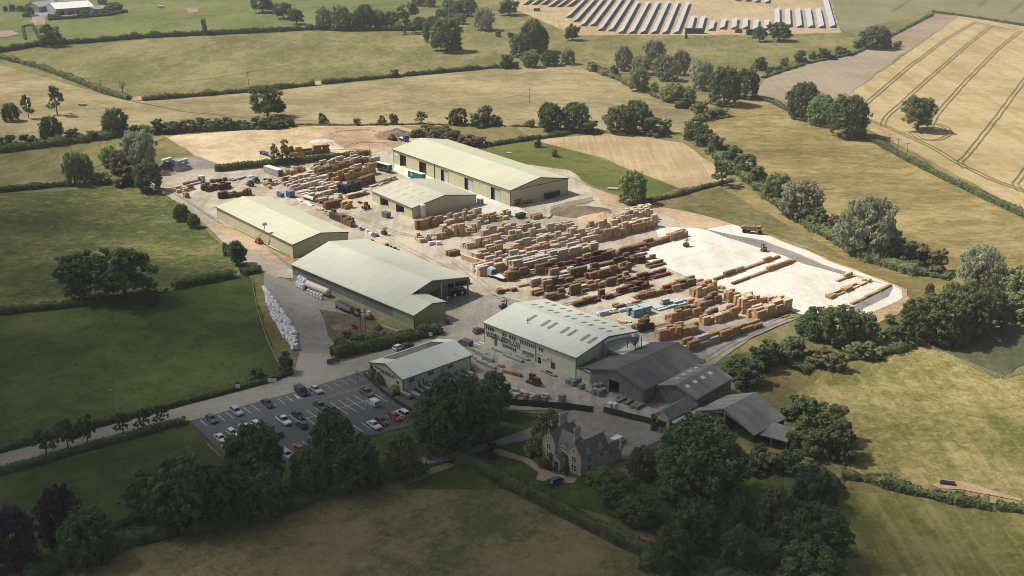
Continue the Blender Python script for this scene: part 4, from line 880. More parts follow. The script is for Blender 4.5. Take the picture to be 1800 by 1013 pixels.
# annex
La = (g(731.4, 553.3, he) - g(690, 539, he)).length; Wa = (g(784.8, 533.9, he) - g(731.4, 553.3, he)).dot(s.ey); sl = (s.hr - he) / abs(W / 2); yr = Wa * .56; hra = he + sl * abs(yr); hA1 = hra - sl * .62 * abs(Wa - yr)
mb = MB().mat(GRNW); wallpanel(mb, (-La, 0, .9), (1, 0, 0), La, he - .9); mb.mat(GRNW)
mb.poly([(-La, 0, .9), (-La, Wa, .9), (-La, Wa, hA1), (-La, yr, hra), (-La, 0, he)]); wallpanel(mb, (-La, Wa, 0), (1, 0, 0), La, hA1); mb.build('annex_wall', s.e, fix=False)
mb = MB().mat(CONC); wallpanel(mb, (-La, 0, 0), (1, 0, 0), La, .9); wallpanel(mb, (-La, 0, 0), (0, sg, 0), abs(Wa), .9); mb.build('annex_plinth', s.e, fix=False)
mb = MB().mat(ROOFG); o = .3
mb.prism([(-La - o, -sg * o, he - sl * o + .03), (-.36, -sg * o, he - sl * o + .03), (-.36, yr, hra + .03), (-La - o, yr, hra + .03)], (0, 0, .14))
mb.prism([(-La - o, Wa + sg * o, hA1 - sl * .62 * o + .03), (-.05, Wa + sg * o, hA1 - sl * .62 * o + .03), (-.05, yr, hra + .03), (-La - o, yr, hra + .03)], (0, 0, .14)); mb.build('annex_roof', s.e)
mb = MB().mat(TRIMD); mb.box(-La - o, 0, -sg * (o + .02), -sg * (o + .2), he - sl * o - .12, he - sl * o + .05)
for (ya, za) in ((-sg * o, he - sl * o), (Wa + sg * o, hA1 - sl * .62 * o)): mb.prism([(-La - o - .06, ya, za - .22), (-La - o - .06, yr, hra - .22), (-La - o - .06, yr, hra + .12), (-La - o - .06, ya, za + .12)], (.058, 0, 0))
mb.box(-La - .05, -La + .15, -sg * .05, sg * .15, 0, he - .2); mb.build('annex_trim', s.e)
OPEN = s
# ---- the office and mill with the white roof
he = base_he((1011.9, 665.5), 628.8)
s = Shed('office_mill', 'cream two storey office and mill with a white roof of grey skylights', 'office building', (1013, 628.8), (1103.6, 577), (851.3, 566.8), he, 591.5)
L, W, sg = s.L, s.W, s.sg; s.tdir = -1
def fx(f): return L * (1 - f)
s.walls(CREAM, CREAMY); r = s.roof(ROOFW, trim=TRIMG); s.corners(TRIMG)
def wrow(f0, f1, n, z, h, glass=None, gap=()):
    for i in range(n):
        a = f0 + (f1 - f0) * (i + .5) / n; s.window(fx(a), z, (f1 - f0) * L / n * .68, h, 'long0', glass, bars=1)
wrow(.012, .115, 4, 4.75, 1.3); wrow(.205, .258, 2, 4.6, 1.3); wrow(.282, .362, 3, 4.6, 1.3); wrow(.402, .57, 7, 4.35, 1.45, GREENGL); wrow(.605, .66, 2, 4.4, 1.3)
wrow(.205, .365, 7, .9, 1.25); wrow(.43, .56, 6, 1.2, 1.4); wrow(.455, .50, 2, .1, .9)
text_mesh(s, 'LINNELL BROS. LTD', fx(.018), 3.42, .88, 'long0', BLACKT, width=L * .39, bold=.045)
text_mesh(s, 'TIMBER MERCHANTS', fx(.024), 2.46, .76, 'long0', BLACKT, width=L * .385, bold=.045)
for f, w, m, nm in ((.132, 1.1, GREENGL, 'door'), (.618, 1.4, GLASS, 'door'), (.762, 1.7, TRIMD, 'door')):
    MB().mat(m).box(fx(f) - w / 2, fx(f) + w / 2, -sg * .01, -sg * .09, 0, 2.3).build(nm, s.e)
MB().mat(TRIMG).box(fx(.578) - .08, fx(.578) + .08, -sg * .01, -sg * .14, 0, he - .2).build('downpipe', s.e)
MB().mat(TRIMG).box(fx(.578), fx(.66), -sg * .01, -sg * .06, 2.9, 3.05).build('canopy_rail', s.e)
P0 = s.zr(W * .3); MB().mat(TRIMG).tube((fx(.33), W * .23, s.zr(W * .23)), (fx(.33), W * .23, s.zr(W * .23) + 2.2), .14).build('flue', s.e)
for q in range(4):
    x0 = L * (.04 + q * .21 + (.02 if q > 2 else 0))
    for j in range(2 if q < 3 else 1): s.skylight(x0 + j * L * .075, .50 + .04, L * .032, .30, 0, SKYL, r)
for q in range(5):
    for j in range(2):
        for t in (.14, .58): s.skylight(L * (.07 + q * .185 + j * .075), t + .02 * (q % 2), L * .03, .17, 1, SKYL, r)
mb = MB().mat(WHITE)
for k, (f, z) in enumerate(((.645, 2.2), (.665, 2.35), (.685, 2.3), (.70, 2.9), (.73, 3.0))): mb.box(fx(f) - .25, fx(f) + .2, -sg * .02, -sg * .35, z, z + .5)
mb.build('air_conditioner', s.e)
OFF = s
def oloc(x, y, z=0): return s_off.O + s_off.ex * x + s_off.ey * y + Vector((0, 0, z))
s_off = s
# low flat roofed boiler house and dust extractor on the gable side
mb = MB().mat(CREAMY); mb.box(-9.5, -.05, W * .50, W * .93, 0, 5.2); mb.mat(ROOFW).box(-9.7, -.03, W * .49, W * .94, 5.2, 5.35); mb.build('flat_roofed_annex', s.e)
mb = MB().mat(CREAMY); mb.box(-7, -.05, sg * .05, W * .14, 0, 3.3); mb.mat(ROOFD); mb.prism([(-7.3, -sg * .2, 3.2), (-.05, -sg * .2, 3.9), (-.05, W * .3, 3.9), (-7.3, W * .3, 3.2)], (0, 0, .12)); lo = mb.build('lean_to', s.e)
e = thing('dust_extractor', 'grey dust extractor with duct and cone on legs at the office gable', 'dust extractor', oloc(-4.5, W * .72), s.rz)
mb = MB().mat(BLUEG); c = Vector((-1, 0, 10.2))
mb.tube((-1, 0, 8.0), (-1, 0, 9.6), 1.5, 1.5, 14); mb.tube((-1, 0, 9.6), (-1, 0, 10.1), 1.5, .7, 14); mb.build('drum', e, smooth=False)
mb = MB().mat(BLUEG); mb.tube((-1, 0, 8.0), (-1, 0, 6.0), 1.5, .3, 14); mb.build('cone', e)
mb = MB().mat(TRIMD)
for dx, dy in ((-1.6, -1.5), (1.4, -1.5), (-1.6, 1.5), (1.4, 1.5)): mb.tube((-1 + dx, dy, 5.36), (-1 + dx, dy, 9), .12, .12, 6)
for a, b_ in (((-1.6, -1.5), (1.4, -1.5)), ((1.4, -1.5), (1.4, 1.5))): mb.tube((-1 + a[0], a[1], 4), (-1 + b_[0], b_[1], 8), .06, .06, 5); mb.tube((-1 + b_[0], b_[1], 4), (-1 + a[0], a[1], 8), .06, .06, 5)
mb.build('frame', e)
mb = MB().mat(BLUEG); yy = -abs(W) * .30 * sg
pts = [(-1, 0, 9.2), (0, yy * .25, 9.4), (2.2, yy * .75, 9.0), (3.2, yy * .95, 8.6), (3.4, yy, 7.4), (3.4, yy, .3)]
for a, b_ in zip(pts, pts[1:]): mb.tube(a, b_, .62, .62, 12)
mb.build('duct', e)
# ---- the small office with solar panels
he = base_he((709, 694.5), 666.8)
s = Shed('small_office', 'small cream office with black lettering on its gable and panels on its roof', 'office building', (708, 666.8), (648.7, 637.6), (827.7, 624.2), he, 639.5)
L, W, sg = s.L, s.W, s.sg
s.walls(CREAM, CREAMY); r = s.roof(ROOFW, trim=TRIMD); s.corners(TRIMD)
s.tdir = -sg   # text on the gable end runs from P towards Q
text_mesh(s, 'LINNELL BROS. LTD', W * .83, he - .82, .58, 'end0', BLACKT, width=abs(W) * .64, bold=.045)
text_mesh(s, 'TIMBER MERCHANTS', W * .70, he - 1.38, .36, 'end0', BLACKT, width=abs(W) * .42, bold=.045)
for c in (.16, .87): s.window(abs(W) * c, he - 2.35, 1.7, .9, 'end0', bars=3)
for f in (.12, .40, .68): s.window(L * f, he - 1.9, 2.0, 1.1, 'long0', bars=3)
MB().mat(flat('mint green door', (.22, .36, .30))).box(L * .54, L * .60, -sg * .01, -sg * .09, he - 2.9, he - .6).build('door', s.e)
MB().mat(TRIMG).box(L * .50, L * .64, -sg * .1, -sg * 2.4, he - 3.1, he - 2.9).build('landing', s.e)
MB().mat(TRIMG).box(L * .50, L * .52, -sg * 2.2, -sg * 2.4, 0, he - 2.9).box(L * .62, L * .64, -sg * 2.2, -sg * 2.4, 0, he - 2.9).build('landing_post', s.e)
for f in (.22, .28): MB().mat(TRIMD).box(L * f, L * f + .25, -sg * .02, -sg * .2, 0, he * .62).build('downpipe', s.e)
MB().mat(TRIMG).tube((L * .82, W * .12, s.zr(W * .12)), (L * .82, W * .12, s.zr(W * .12) + .9), .09).build('flue', s.e)
pts = []
for f, t in ((.16, .10), (.88, .10), (.88, .88), (.16, .88)): y = W - W * .5 * t; pts.append((L * f, y, s.zr(y) + .22))
MB().mat(PV).prism(pts, (0, 0, .06)).build('solar_panel', r)
SMALL = s
# ---- dark barns
s = Shed('timber_barn', 'largest dark timber barn with an open doorway and fibre cement roof', 'barn', (1130, 685.8), (1032, 651.5), (1236.7, 635.8), 5.2, 650.5, frac=.5)
L, W, sg = s.L, s.W, s.sg; dw = abs(W)
s.walls(SLAT, SLATY, {'end0': [(dw * .44, dw * .63, 0, 4.4)]}); s.roof(ROOFD, trim=TRIMG)
mb = MB().mat(CONC); mb.box(-.12, -.02, W * .02, W * .43, 0, .9); mb.box(-.12, -.02, W * .64, W * .98, 0, .6); mb.build('plinth', s.e)
mb = MB().mat(ROOFD); mb.prism([(.5, W - sg * .3, 5.0), (.5 + L * .55, W - sg * .3, 5.0), (.5 + L * .5, W + sg * 5.5, 4.0), (.5, W + sg * 4.5, 4.0)], (0, 0, .12)); mb.build('lean_to_roof', s.e)
mb = MB().mat(CREAM); mb.box(.6, L * .5, W + sg * .06, W + sg * 3.8, 0, 3.9); lt = mb.build('lean_to_wall', s.e)
BARN = s
s = Shed('middle_barn', 'dark barn with two rows of white rooflights beside the largest barn', 'barn', (1223, 701.5), (1153, 678), (1285.6, 664.4), 4.8, 677.5)
s.walls(SLAT, SLATY, skip=()); r = s.roof(ROOFL, trim=TRIMG)
for i in range(4):
    s.skylight(s.L * (.10 + i * .21), .60, 1.5, .17, 0, SKYLW, r); s.skylight(s.L * (.30 + i * .17), .38, 1.1, .14, 1, SKYLW, r)
s = Shed('stone_outbuilding', 'stone outbuilding with a slate roof and dark garage door', 'outbuilding', (1176, 740), (1145, 730), (1228, 712), 3.4, 724.5)
L, W, sg = s.L, s.W, s.sg; dw = abs(W)
s.walls(STONE, STONE, {'end0': [(dw * .18, dw * .66, 0, 2.7)]}); s.roof(SLATE, trim=None, over=.2)
MB().mat(DARKIN).box(.25, .33, W * .18, W * .66, 0, 2.7).build('garage_door', s.e)
MB().mat(STONEL).box(-.14, -.02, W * .12, W * .72, 2.7, 3.0).build('lintel', s.e)
mb = MB().mat(STONEL)
mb.prism([(-.25, 0, 3.5), (-.25, W / 2, s.hr + .15), (-.25, W, 3.5), (-.25, W, 3.8), (-.25, W / 2, s.hr + .45), (-.25, 0, 3.8)], (.3, 0, 0))
mb.build('coping', s.e)
e = thing('tin_shed', 'low shed with a bright tin roof between outbuilding and barns', 'shed', g(1205, 742))
mb = MB().mat(ROOFT); A = [g(1180, 742, 3), g(1232, 716, 3.6), g(1268, 732, 3.6), g(1214, 762, 3)]
A = [p - e.location for p in A]; mb.prism(A, (0, 0, .12)); mb.build('roof', e)
mb = MB().mat(DARKIN); c_ = sum(A, Vector()) / 4
for i in range(4):
    a, b_ = A[i] * .94 + c_ * .06, A[(i + 1) % 4] * .94 + c_ * .06; mb.poly([(a.x, a.y, 0), (b_.x, b_.y, 0), (b_.x, b_.y, b_.z - .01), (a.x, a.y, a.z - .01)])
mb.build('wall', e, fix=False)
s = Shed('old_barn', 'old open fronted barn with a steep lichen grey roof at the lower right', 'barn', (1325, 764.5), (1238, 716), (1379, 735), 3.6, 719, frac=.52)
L, W, sg = s.L, s.W, s.sg; s.walls(DARKIN, SLATY, skip=('end0',)); s.roof(ROOFL, trim=None)
mb = MB().mat(SLATY); mb.poly([(0.02, W * .2, s.zr(W * .2)), (0.02, W * s.frac, s.hr), (0.02, W * .8, s.zr(W * .8)), (0.02, W * .8, s.zr(W * .8) - .6), (0.02, W * .5, s.hr - 1.3), (0.02, W * .2, s.zr(W * .2) - .6)]); mb.build('gable_boarding', s.e, fix=False)
mb = MB().mat(STEELG); mb.box(-.15, .15, W * .5 - .15, W * .5 + .15, 0, s.hr - 1); mb.build('post', s.e)
e = thing('lean_to_shed', 'low open lean-to with a grey sheet roof beside the old barn', 'shed', g(1365, 782))
A = [g(1327, 763, 3), g(1360, 743, 3.9), g(1399, 753.5, 3.9), g(1384, 778, 3)]; A = [p - e.location for p in A]
MB().mat(ROOFL).prism(A, (0, 0, .12)).build('roof', e)
mb = MB().mat(DARKIN); c_ = sum(A, Vector()) / 4; A2 = [p * .95 + c_ * .05 for p in A]
for i in (1, 2): a, b_ = A2[i], A2[(i + 1) % 4]; mb.poly([(a.x, a.y, 0), (b_.x, b_.y, 0), (b_.x, b_.y, b_.z - .01), (a.x, a.y, a.z - .01)])
mb.build('wall', e, fix=False)
mb = MB().mat(STEELG)
for p in (A2[0], A2[3], A2[0].lerp(A2[3], .5)): mb.box(p.x - .12, p.x + .12, p.y - .12, p.y + .12, 0, p.z)
mb.build('post', e)
# ---- farmhouse: two stone gabled wings, a link with a porch, chimneys
HE = base_he((1019, 839), 806.9)
q = g(1020.9, 806.9, HE); p = g(953.3, 772.2, HE); rr = g(1074.2, 784.7, HE)
ex = (p - q).normalized(); ang = math.atan2(ex.y, ex.x); FW = (p - q).length; ey = Vector((-ex.y, ex.x, 0)); FD = (rr - q).dot(ey); k = 1 if FD > 0 else -1
e = thing('farmhouse', 'honey stone farmhouse with steep slate gables, tall chimneys and a white porch', 'house', (q.x, q.y, 0), ang)
w1 = FW * .34; w2 = FW * .34; D = abs(FD); D2 = D * .98
def wing(x0, x1, y0, y1, he, hr, nm):
    xm = (x0 + x1) / 2; m = MB().mat(STONE)
    m.poly([(x0, k * y0, 0), (x1, k * y0, 0), (x1, k * y0, he), (xm, k * y0, hr), (x0, k * y0, he)]); m.poly([(x0, k * y1, 0), (x1, k * y1, 0), (x1, k * y1, he), (xm, k * y1, hr), (x0, k * y1, he)])
    for x in (x0, x1): m.poly([(x, k * y0, 0), (x, k * y1, 0), (x, k * y1, he), (x, k * y0, he)])
    m.build('wall', e, fix=False)
    sl = (hr - he) / (xm - x0); m = MB().mat(SLATE)
    for xa in (x0, x1):
        xo = xa - .25 if xa == x0 else xa + .25
        m.prism([(xo, k * (y0 + .12), he - sl * .25), (xo, k * (y1 - .12), he - sl * .25), (xm, k * (y1 - .12), hr), (xm, k * (y0 + .12), hr)], (0, 0, .12))
    m.build('roof', e)
    for y in ((y0, y1) if nm != 'm' else ()):
        m = MB().mat(STONEL); yy = k * (y - .12)
        m.prism([(x0, yy, he + .05), (xm, yy, hr + .05), (x1, yy, he + .05), (x1, yy, he + .40), (xm, yy, hr + .40), (x0, yy, he + .40)], (0, k * .26, 0))
        m.box(xm - .18, xm + .18, k * (y - .14), k * (y + .14), hr + .3, hr + .9); m.build('coping', e)
HRW = HE + w1 * .62
wing(0, w1, 0, D, HE, HRW, 'r'); wing(FW - w2, FW, 0, D * .86, HE, HRW, 'l'); wing(w1 + .02, FW - w2 - .02, .9, D * .3, HE - .3, HE + 1.0, 'm')
m = MB().mat(SLATE); x0, x1 = w1 * .5, FW - w2 * .5
for ya, yb in ((.7, D * .42), (D * .78, D * .42)): m.prism([(x0, k * ya, HE - .2), (x1, k * ya, HE - .2), (x1, k * yb, HRW - .4), (x0, k * yb, HRW - .4)], (0, 0, .12))
m.build('roof', e)
def hwin(x, z, w, h, face='front', bars=2):
    f = MB().mat(STONEL if False else WHITE); gl = MB().mat(GLASS)
    if face == 'front':
        f.box(x - w / 2 - .1, x + w / 2 + .1, -k * .01, -k * .06, z - .1, z); f.box(x - w / 2 - .1, x + w / 2 + .1, -k * .01, -k * .06, z + h, z + h + .1)
        for b_ in range(bars + 1): xx = x - w / 2 + w * b_ / bars; f.box(xx - .06, xx + .06, -k * .01, -k * .06, z, z + h)
        f.box(x - w / 2, x + w / 2, -k * .012, -k * .055, z + h * .5 - .04, z + h * .5 + .04)
        o = f.build('window', e); gl.box(x - w / 2, x + w / 2, -k * .005, -k * .03, z, z + h); gl.build('pane', o)
    else:
        f.box(-.06, -.01, k * (x - w / 2 - .1), k * (x + w / 2 + .1), z - .1, z); f.box(-.06, -.01, k * (x - w / 2 - .1), k * (x + w / 2 + .1), z + h, z + h + .1)
        for b_ in range(bars + 1): xx = x - w / 2 + w * b_ / bars; f.box(-.06, -.01, k * (xx - .06), k * (xx + .06), z, z + h)
        o = f.build('window', e); gl.box(-.03, -.005, k * (x - w / 2), k * (x + w / 2), z, z + h); gl.build('pane', o)
hwin(w1 * .5, .9, 1.7, 1.6); hwin(w1 * .5, HE * .66, 1.5, 1.35); hwin(w1 * .5, HE + .9, .7, .9, bars=1); hwin(FW - w2 * .5, .9, 1.5, 1.6); hwin(FW - w2 * .5, HE * .66, 1.4, 1.35); hwin(FW - w2 * .5, HE + .9, .7, .9, bars=1)
hwin(D * .72, HE * .62, 1.2, 1.3, 'side'); hwin(D * .3, HE * .62, 1.2, 1.3, 'side'); hwin(D * .3, .9, 1.2, 1.5, 'side')
o_ = e
xm = FW * .5
m = MB().mat(WHITE); m.box(xm - .45, xm + .45, k * .88, k * .80, HE * .62, HE * .62 + 1.1); m.build('window', e)
# porch
pw = 1.5; m = MB().mat(STONE); pd = -1.9
m.box(xm - pw, xm - pw + .4, k * pd, k * .88, 0, 2.6); m.box(xm + pw - .4, xm + pw, k * pd, k * .88, 0, 2.6); m.prism([(xm - pw, k * pd, 2.6), (xm + pw, k * pd, 2.6), (xm, k * pd, 4.2)], (0, k * .3, 0)); po = m.build('porch', e)
m = MB().mat(SLATE)
for a in (-1, 1): m.prism([(xm + a * (pw + .25), k * (pd + .1), 2.45), (xm + a * (pw + .25), k * .88, 2.45), (xm, k * .88, 4.3), (xm, k * (pd + .1), 4.3)], (0, 0, .1))
m.build('porch_roof', po)
m = MB().mat(WHITE); 
for x in (xm - pw + .45, xm + pw - .65): m.box(x, x + .2, k * (pd + .1), k * (pd + .3), 0, 2.5)
m.box(xm - .5, xm + .5, k * .86, k * .80, 0, 2.2); m.box(xm - pw + .4, xm + pw - .4, k * (pd + .08), k * (pd + .28), 2.3, 2.58); m.build('porch_door', po)
# gablets on the side wall
for y in (D * .3, D * .72):
    m = MB().mat(STONE); m.prism([(-.02, k * (y - 1.1), HE - .3), (-.02, k * (y + 1.1), HE - .3), (-.02, k * y, HE + 1.7)], (.25, 0, 0)); gb = m.build('gablet', e)
    m = MB().mat(SLATE)
    for a in (-1, 1): m.prism([(.05, k * (y + a * 1.2), HE - .4), (w1 * .34, k * y, HE + 1.75), (.05, k * y, HE + 1.75)], (0, 0, .1))
    m.build('gablet_roof', gb)
def chimney(x, y, z0, h, n, ax='x'):
    m = MB().mat(STONEL); wn = .75
    m.box(x - (n * wn / 2 if ax == 'x' else .5), x + (n * wn / 2 if ax == 'x' else .5), k * (y - (.5 if ax == 'x' else n * wn / 2)), k * (y + (.5 if ax == 'x' else n * wn / 2)), z0, z0 + h * .45)
    for i in range(n):
        o = (i - (n - 1) / 2) * wn; cx_, cy_ = (x + o, y) if ax == 'x' else (x, y + o)
        m.box(cx_ - .26, cx_ + .26, k * (cy_ - .26), k * (cy_ + .26), z0 + h * .45, z0 + h * .92); m.box(cx_ - .34, cx_ + .34, k * (cy_ - .34), k * (cy_ + .34), z0 + h * .92, z0 + h)
    c = m.build('chimney', e); m = MB().mat(BRICKR)
    for i in range(n):
        o = (i - (n - 1) / 2) * wn; cx_, cy_ = (x + o, y) if ax == 'x' else (x, y + o); m.tube((cx_, k * cy_, z0 + h), (cx_, k * cy_, z0 + h + .45), .17, .14, 8)
    m.build('chimney_pot', c)
chimney(w1 + .4, D * .36, HE + .8, HRW - HE + 1.8, 3, 'y'); chimney(FW - w2 * .2, D * .62, HE + 1, HRW - HE + 1.9, 4, 'y')
chimney(-.6, D * 1.35, 3.2, 2.6, 1)
# rear service wing, slated
m = MB().mat(STONE); m.box(-.4, w1 * .9, k * (D + .02), k * (D * 1.4), 0, 3.2); m.build('rear_wall', e)
m = MB().mat(SLATE); xm2 = w1 * .25
for xa in (-.7, w1 * 1.0): m.prism([(xa, k * (D + .2), 3.0), (xa, k * D * 1.42, 3.0), (xm2, k * D * 1.42, 5.0), (xm2, k * (D + .2), 5.0)], (0, 0, .12))
m.build('rear_roof', e)
s = Shed('garden_outbuilding', 'low slated outbuilding half hidden by garden trees', 'outbuilding', (1150, 803), (1120, 792), (1180, 788), 2.8, hr=4.6)
s.walls(BRICKR, BRICKR); s.roof(SLATE, trim=None, over=.2)
# ---- far farm at the top left
FARW = flat('pale far roof', (.66, .65, .60)); FWALL = flat('grey far wall', (.25, .27, .29))
for nm, Q, P_, R_, h, hr, lab in (('far_shed', (98, 16.5), (96, 9), (165, 11.5), 6.0, 10, 'wide white roofed far shed with a grey wall, the larger one'),
                              ('far_shed', (68, 12.5), (66, 7), (104, 8), 5.5, 9, 'low white roofed far shed, the smaller one at the left'),
                              ('far_barn', (168, 17), (170, 12), (192, 13.5), 4, 6, 'small grey roofed building at the right of the far farm'),
                              ('far_arch_shed', (112, 3), (110, -3), (145, 1), 6, 11, 'grey arched far shed behind the white roofs')):
    s = Shed(nm, lab, 'shed', Q, P_, R_, h, hr=hr); s.walls(FWALL); s.roof(FARW if 'grey' not in lab.split()[0:2] and 'small' not in lab else ROOFT, trim=None)
    if s.L > 30:
        for q_ in range(4): MB().mat(DARKIN).box(s.L * (.1 + q_ * .22), s.L * (.2 + q_ * .22), -s.sg * .02, -s.sg * .1, 0, 3.6).build('door', s.e)
F('far_yard', [(56, 36), (58, 26), (66, 22), (100, 20), (170, 20), (192, 24), (140, 28), (80, 30), (78, 36)], GRAVEL, 'pale yard before the far farm', amp=.3)
F('sports_court', [(53, 36), (80, 35), (80, 44), (54, 45)], MAUVE, 'fenced grey court beside the far farm', amp=0)
T('around the far farm', 'small dark farm tree', 'round', 'oak', [(202, 22, 4, 28), (50, 28, 12, 20), (22, 20, 8, 12), (36, 20, 10, 14), (60, 20, 2, 16), (90, 32, 24, 14, 'bush'), (100, 30, 22, 14, 'bush'), (150, 28, 18, 16, 'bush', 'ash'), (168, 26, 16, 14, 'bush', 'ash'), (184, 26, 18, 16, 'bush', 'ash'), (10, 21, 10, 10), (180, 8, -4, 16, 'round', 'ash'), (160, 28, 21, 10, 'bush'), (46, 30, 20, 12, 'bush', 'ash')], 'farm trees in the distance')
# ================================================================ timber packs
def wood(n, side, sp=.14): return plain(n, [tuple(c * .78 for c in side), side, tuple(min(1, c * 1.2) for c in side)], .9, .85, stretch=(.5, .5, 3), rand=.16, lines=(2, sp, .18, .5))
def woodtop(n, c0): return plain(n, [tuple(c * .8 for c in c0), c0, tuple(min(1, c * 1.15) for c in c0)], .7, .8, stretch=(.3, 3, 1), rand=.12, lines=(1, .24, .1, .35))
PAL = {
 'fresh': (wood('fresh sawn side', (.51, .325, .18)), woodtop('fresh sawn top', (.56, .435, .30)), 'honey-coloured'),
 'pale': (wood('pale sawn side', (.49, .36, .245)), woodtop('pale wrapped top', (.50, .465, .425)), 'grey-topped'),
 'grey': (wood('silvered side', (.42, .35, .275)), woodtop('silvered top', (.475, .46, .45)), 'silver-grey'),
 'tan': (wood('tan side', (.40, .235, .115)), woodtop('tan top', (.40, .265, .15)), 'tan'),
 'brown': (wood('treated brown side', (.20, .115, .06)), woodtop('treated brown top', (.235, .145, .082)), 'brown'),
 'dark': (wood('dark sleeper side', (.075, .042, .028)), woodtop('dark sleeper top', (.125, .075, .05)), 'dark'),
 'red': (wood('red hardwood side', (.125, .05, .032)), woodtop('red hardwood top', (.19, .085, .055)), 'reddish'),
 'olive': (wood('green treated side', (.15, .115, .062)), woodtop('green treated top', (.23, .18, .105)), 'olive-brown'),
 'gold': (wood('yellow pine side', (.46, .27, .085)), woodtop('yellow pine top', (.56, .37, .15)), 'yellow'),
 'blue': (plain('teal wrap side', [(.11, .205, .25), (.20, .31, .36)], 1, .35, rand=.2), plain('teal wrap top', [(.38, .47, .50), (.48, .57, .59)], 1, .35), 'teal-wrapped'),
 'sky': (plain('pale blue wrap side', [(.26, .33, .42), (.38, .45, .53)], 1, .35, rand=.2), plain('pale blue wrap top', [(.42, .48, .55), (.52, .57, .62)], 1, .35), 'blue-wrapped'),
 'white': (plain('white wrap side', [(.60, .61, .62), (.72, .72, .72)], 1, .35, rand=.1), plain('white wrap top', [(.66, .67, .67), (.76, .76, .75)], 1, .35), 'white-wrapped'),
 'black': (plain('black wrap side', [(.010, .012, .020), (.025, .028, .04)], 1, .3), plain('black wrap top', [(.02, .024, .035), (.05, .055, .07)], 1, .3), 'black-wrapped'),
}
BEAR = flat('timber bearer', (.16, .11, .07)); STRAP = flat('black strap', (.03, .03, .03))
PM = {}
def pack_mesh(l, w, h, pal):
    key = (l, w, h, pal)
    if key in PM: return PM[key]
    s, t, _ = PAL[pal]; mb = MB(); z0 = .09
    n = len(mb.v)
    mb.mat(BEAR)
    for k in range(2 if l < 4 else 3): x = -l / 2 + l * (k + .5) / (2 if l < 4 else 3); mb.box(x - .05, x + .05, -w / 2 + .02, w / 2 - .02, 0, z0)
    if pal in ('pale', 'fresh', 'tan', 'brown', 'grey'):
        mb.mat(STRAP)
        for x in (-l * .28, l * .28): mb.box(x - .025, x + .025, -w / 2 - .006, w / 2 + .006, z0 + .01, h + .006)
    mb.mat(s).box(-l / 2, l / 2, -w / 2, w / 2, z0, h - .03); mb.mat(t).box(-l / 2 + .004, l / 2 - .004, -w / 2 + .004, w / 2 - .004, h - .03 + .001, h)
    if pal in ('brown', 'dark', 'olive', 'tan'):   # a few loose boards left on top
        mb.box(-l / 2 + .2, l / 2 - .4, -w * .32, w * .05, h + .001, h + .07)
    PM[key] = mb.mesh('pack', fix=False); return PM[key]
PACKS = []
def pick(rs, pal):
    if isinstance(pal, str): return pal
    t = sum(w for _, w in pal); r = rs.uniform(0, t)
    for n_, w in pal:
        r -= w
        if r <= 0: return n_
    return pal[-1][0]
rowseed = [0]
def row(A, B, name, pal, lanes=2, lv=(1, 3), ls=(2.4, 3.0, 3.6, 4.2, 4.8), fill=.92, hs=(.75, .95, 1.1), w=1.15, gap=.25, lgap=.12, same=.6, jit=.06):
    rowseed[0] += 1; rs = random.Random(rowseed[0] * 11 + 1)
    a = g(*A); b = g(*B); d = (b - a); L = d.length; d.normalize(); n = Vector((-d.y, d.x, 0))
    if n.y < 0: n = -n
    hd = math.atan2(d.y, d.x)
    for ln in range(lanes):
        t = rs.uniform(0, .8); last = None
        while t < L - 1.5:
            l = rs.choice(ls)
            l = min(l, max(1.8, round((L - t) * 5) / 5))
            if rs.random() < fill:
                p_ = last if (last and rs.random() < same) else pick(rs, pal); last = p_
                ll = l if rs.random() < .6 else l; z = 0; k = rs.randint(*lv); h = rs.choice(hs)
                for q in range(k):
                    hh = h if rs.random() < .7 else rs.choice(hs)
                    l2 = l if q == 0 or rs.random() < .75 else round(l * rs.uniform(.7, .95) * 5) / 5
                    c = a + d * (t + l / 2 + rs.uniform(-jit, jit) * 2) + n * (ln * (w + lgap) + w / 2 + rs.uniform(-jit, jit))
                    c.z = z + .02; px, py = proj(c.x, c.y, z)
                    PACKS.append(dict(p=c, hd=hd + rs.uniform(-.012, .012) * (3 if lv[1] < 3 else 1), l=round(l2, 1), w=w, h=hh, pal=p_, row=name, ln=ln, lanes=lanes, tier=q, top=q == k - 1, px=px, py=py))
                    z += hh + .005
            t += l + gap * rs.uniform(.5, 2)
BRN = [('brown', 5), ('olive', 2.2), ('tan', 1.4), ('dark', 1.6), ('grey', .5)]
DRK = [('dark', 6), ('brown', 2.5), ('red', 2)]
FRS = [('fresh', 3), ('pale', 5), ('tan', 1.5), ('grey', 2.2)]
PLE = [('pale', 5), ('grey', 4), ('fresh', 2)]
lowr = dict(lv=(1, 4), hs=(.5, .7, .9, 1.1), fill=.95, gap=.35)
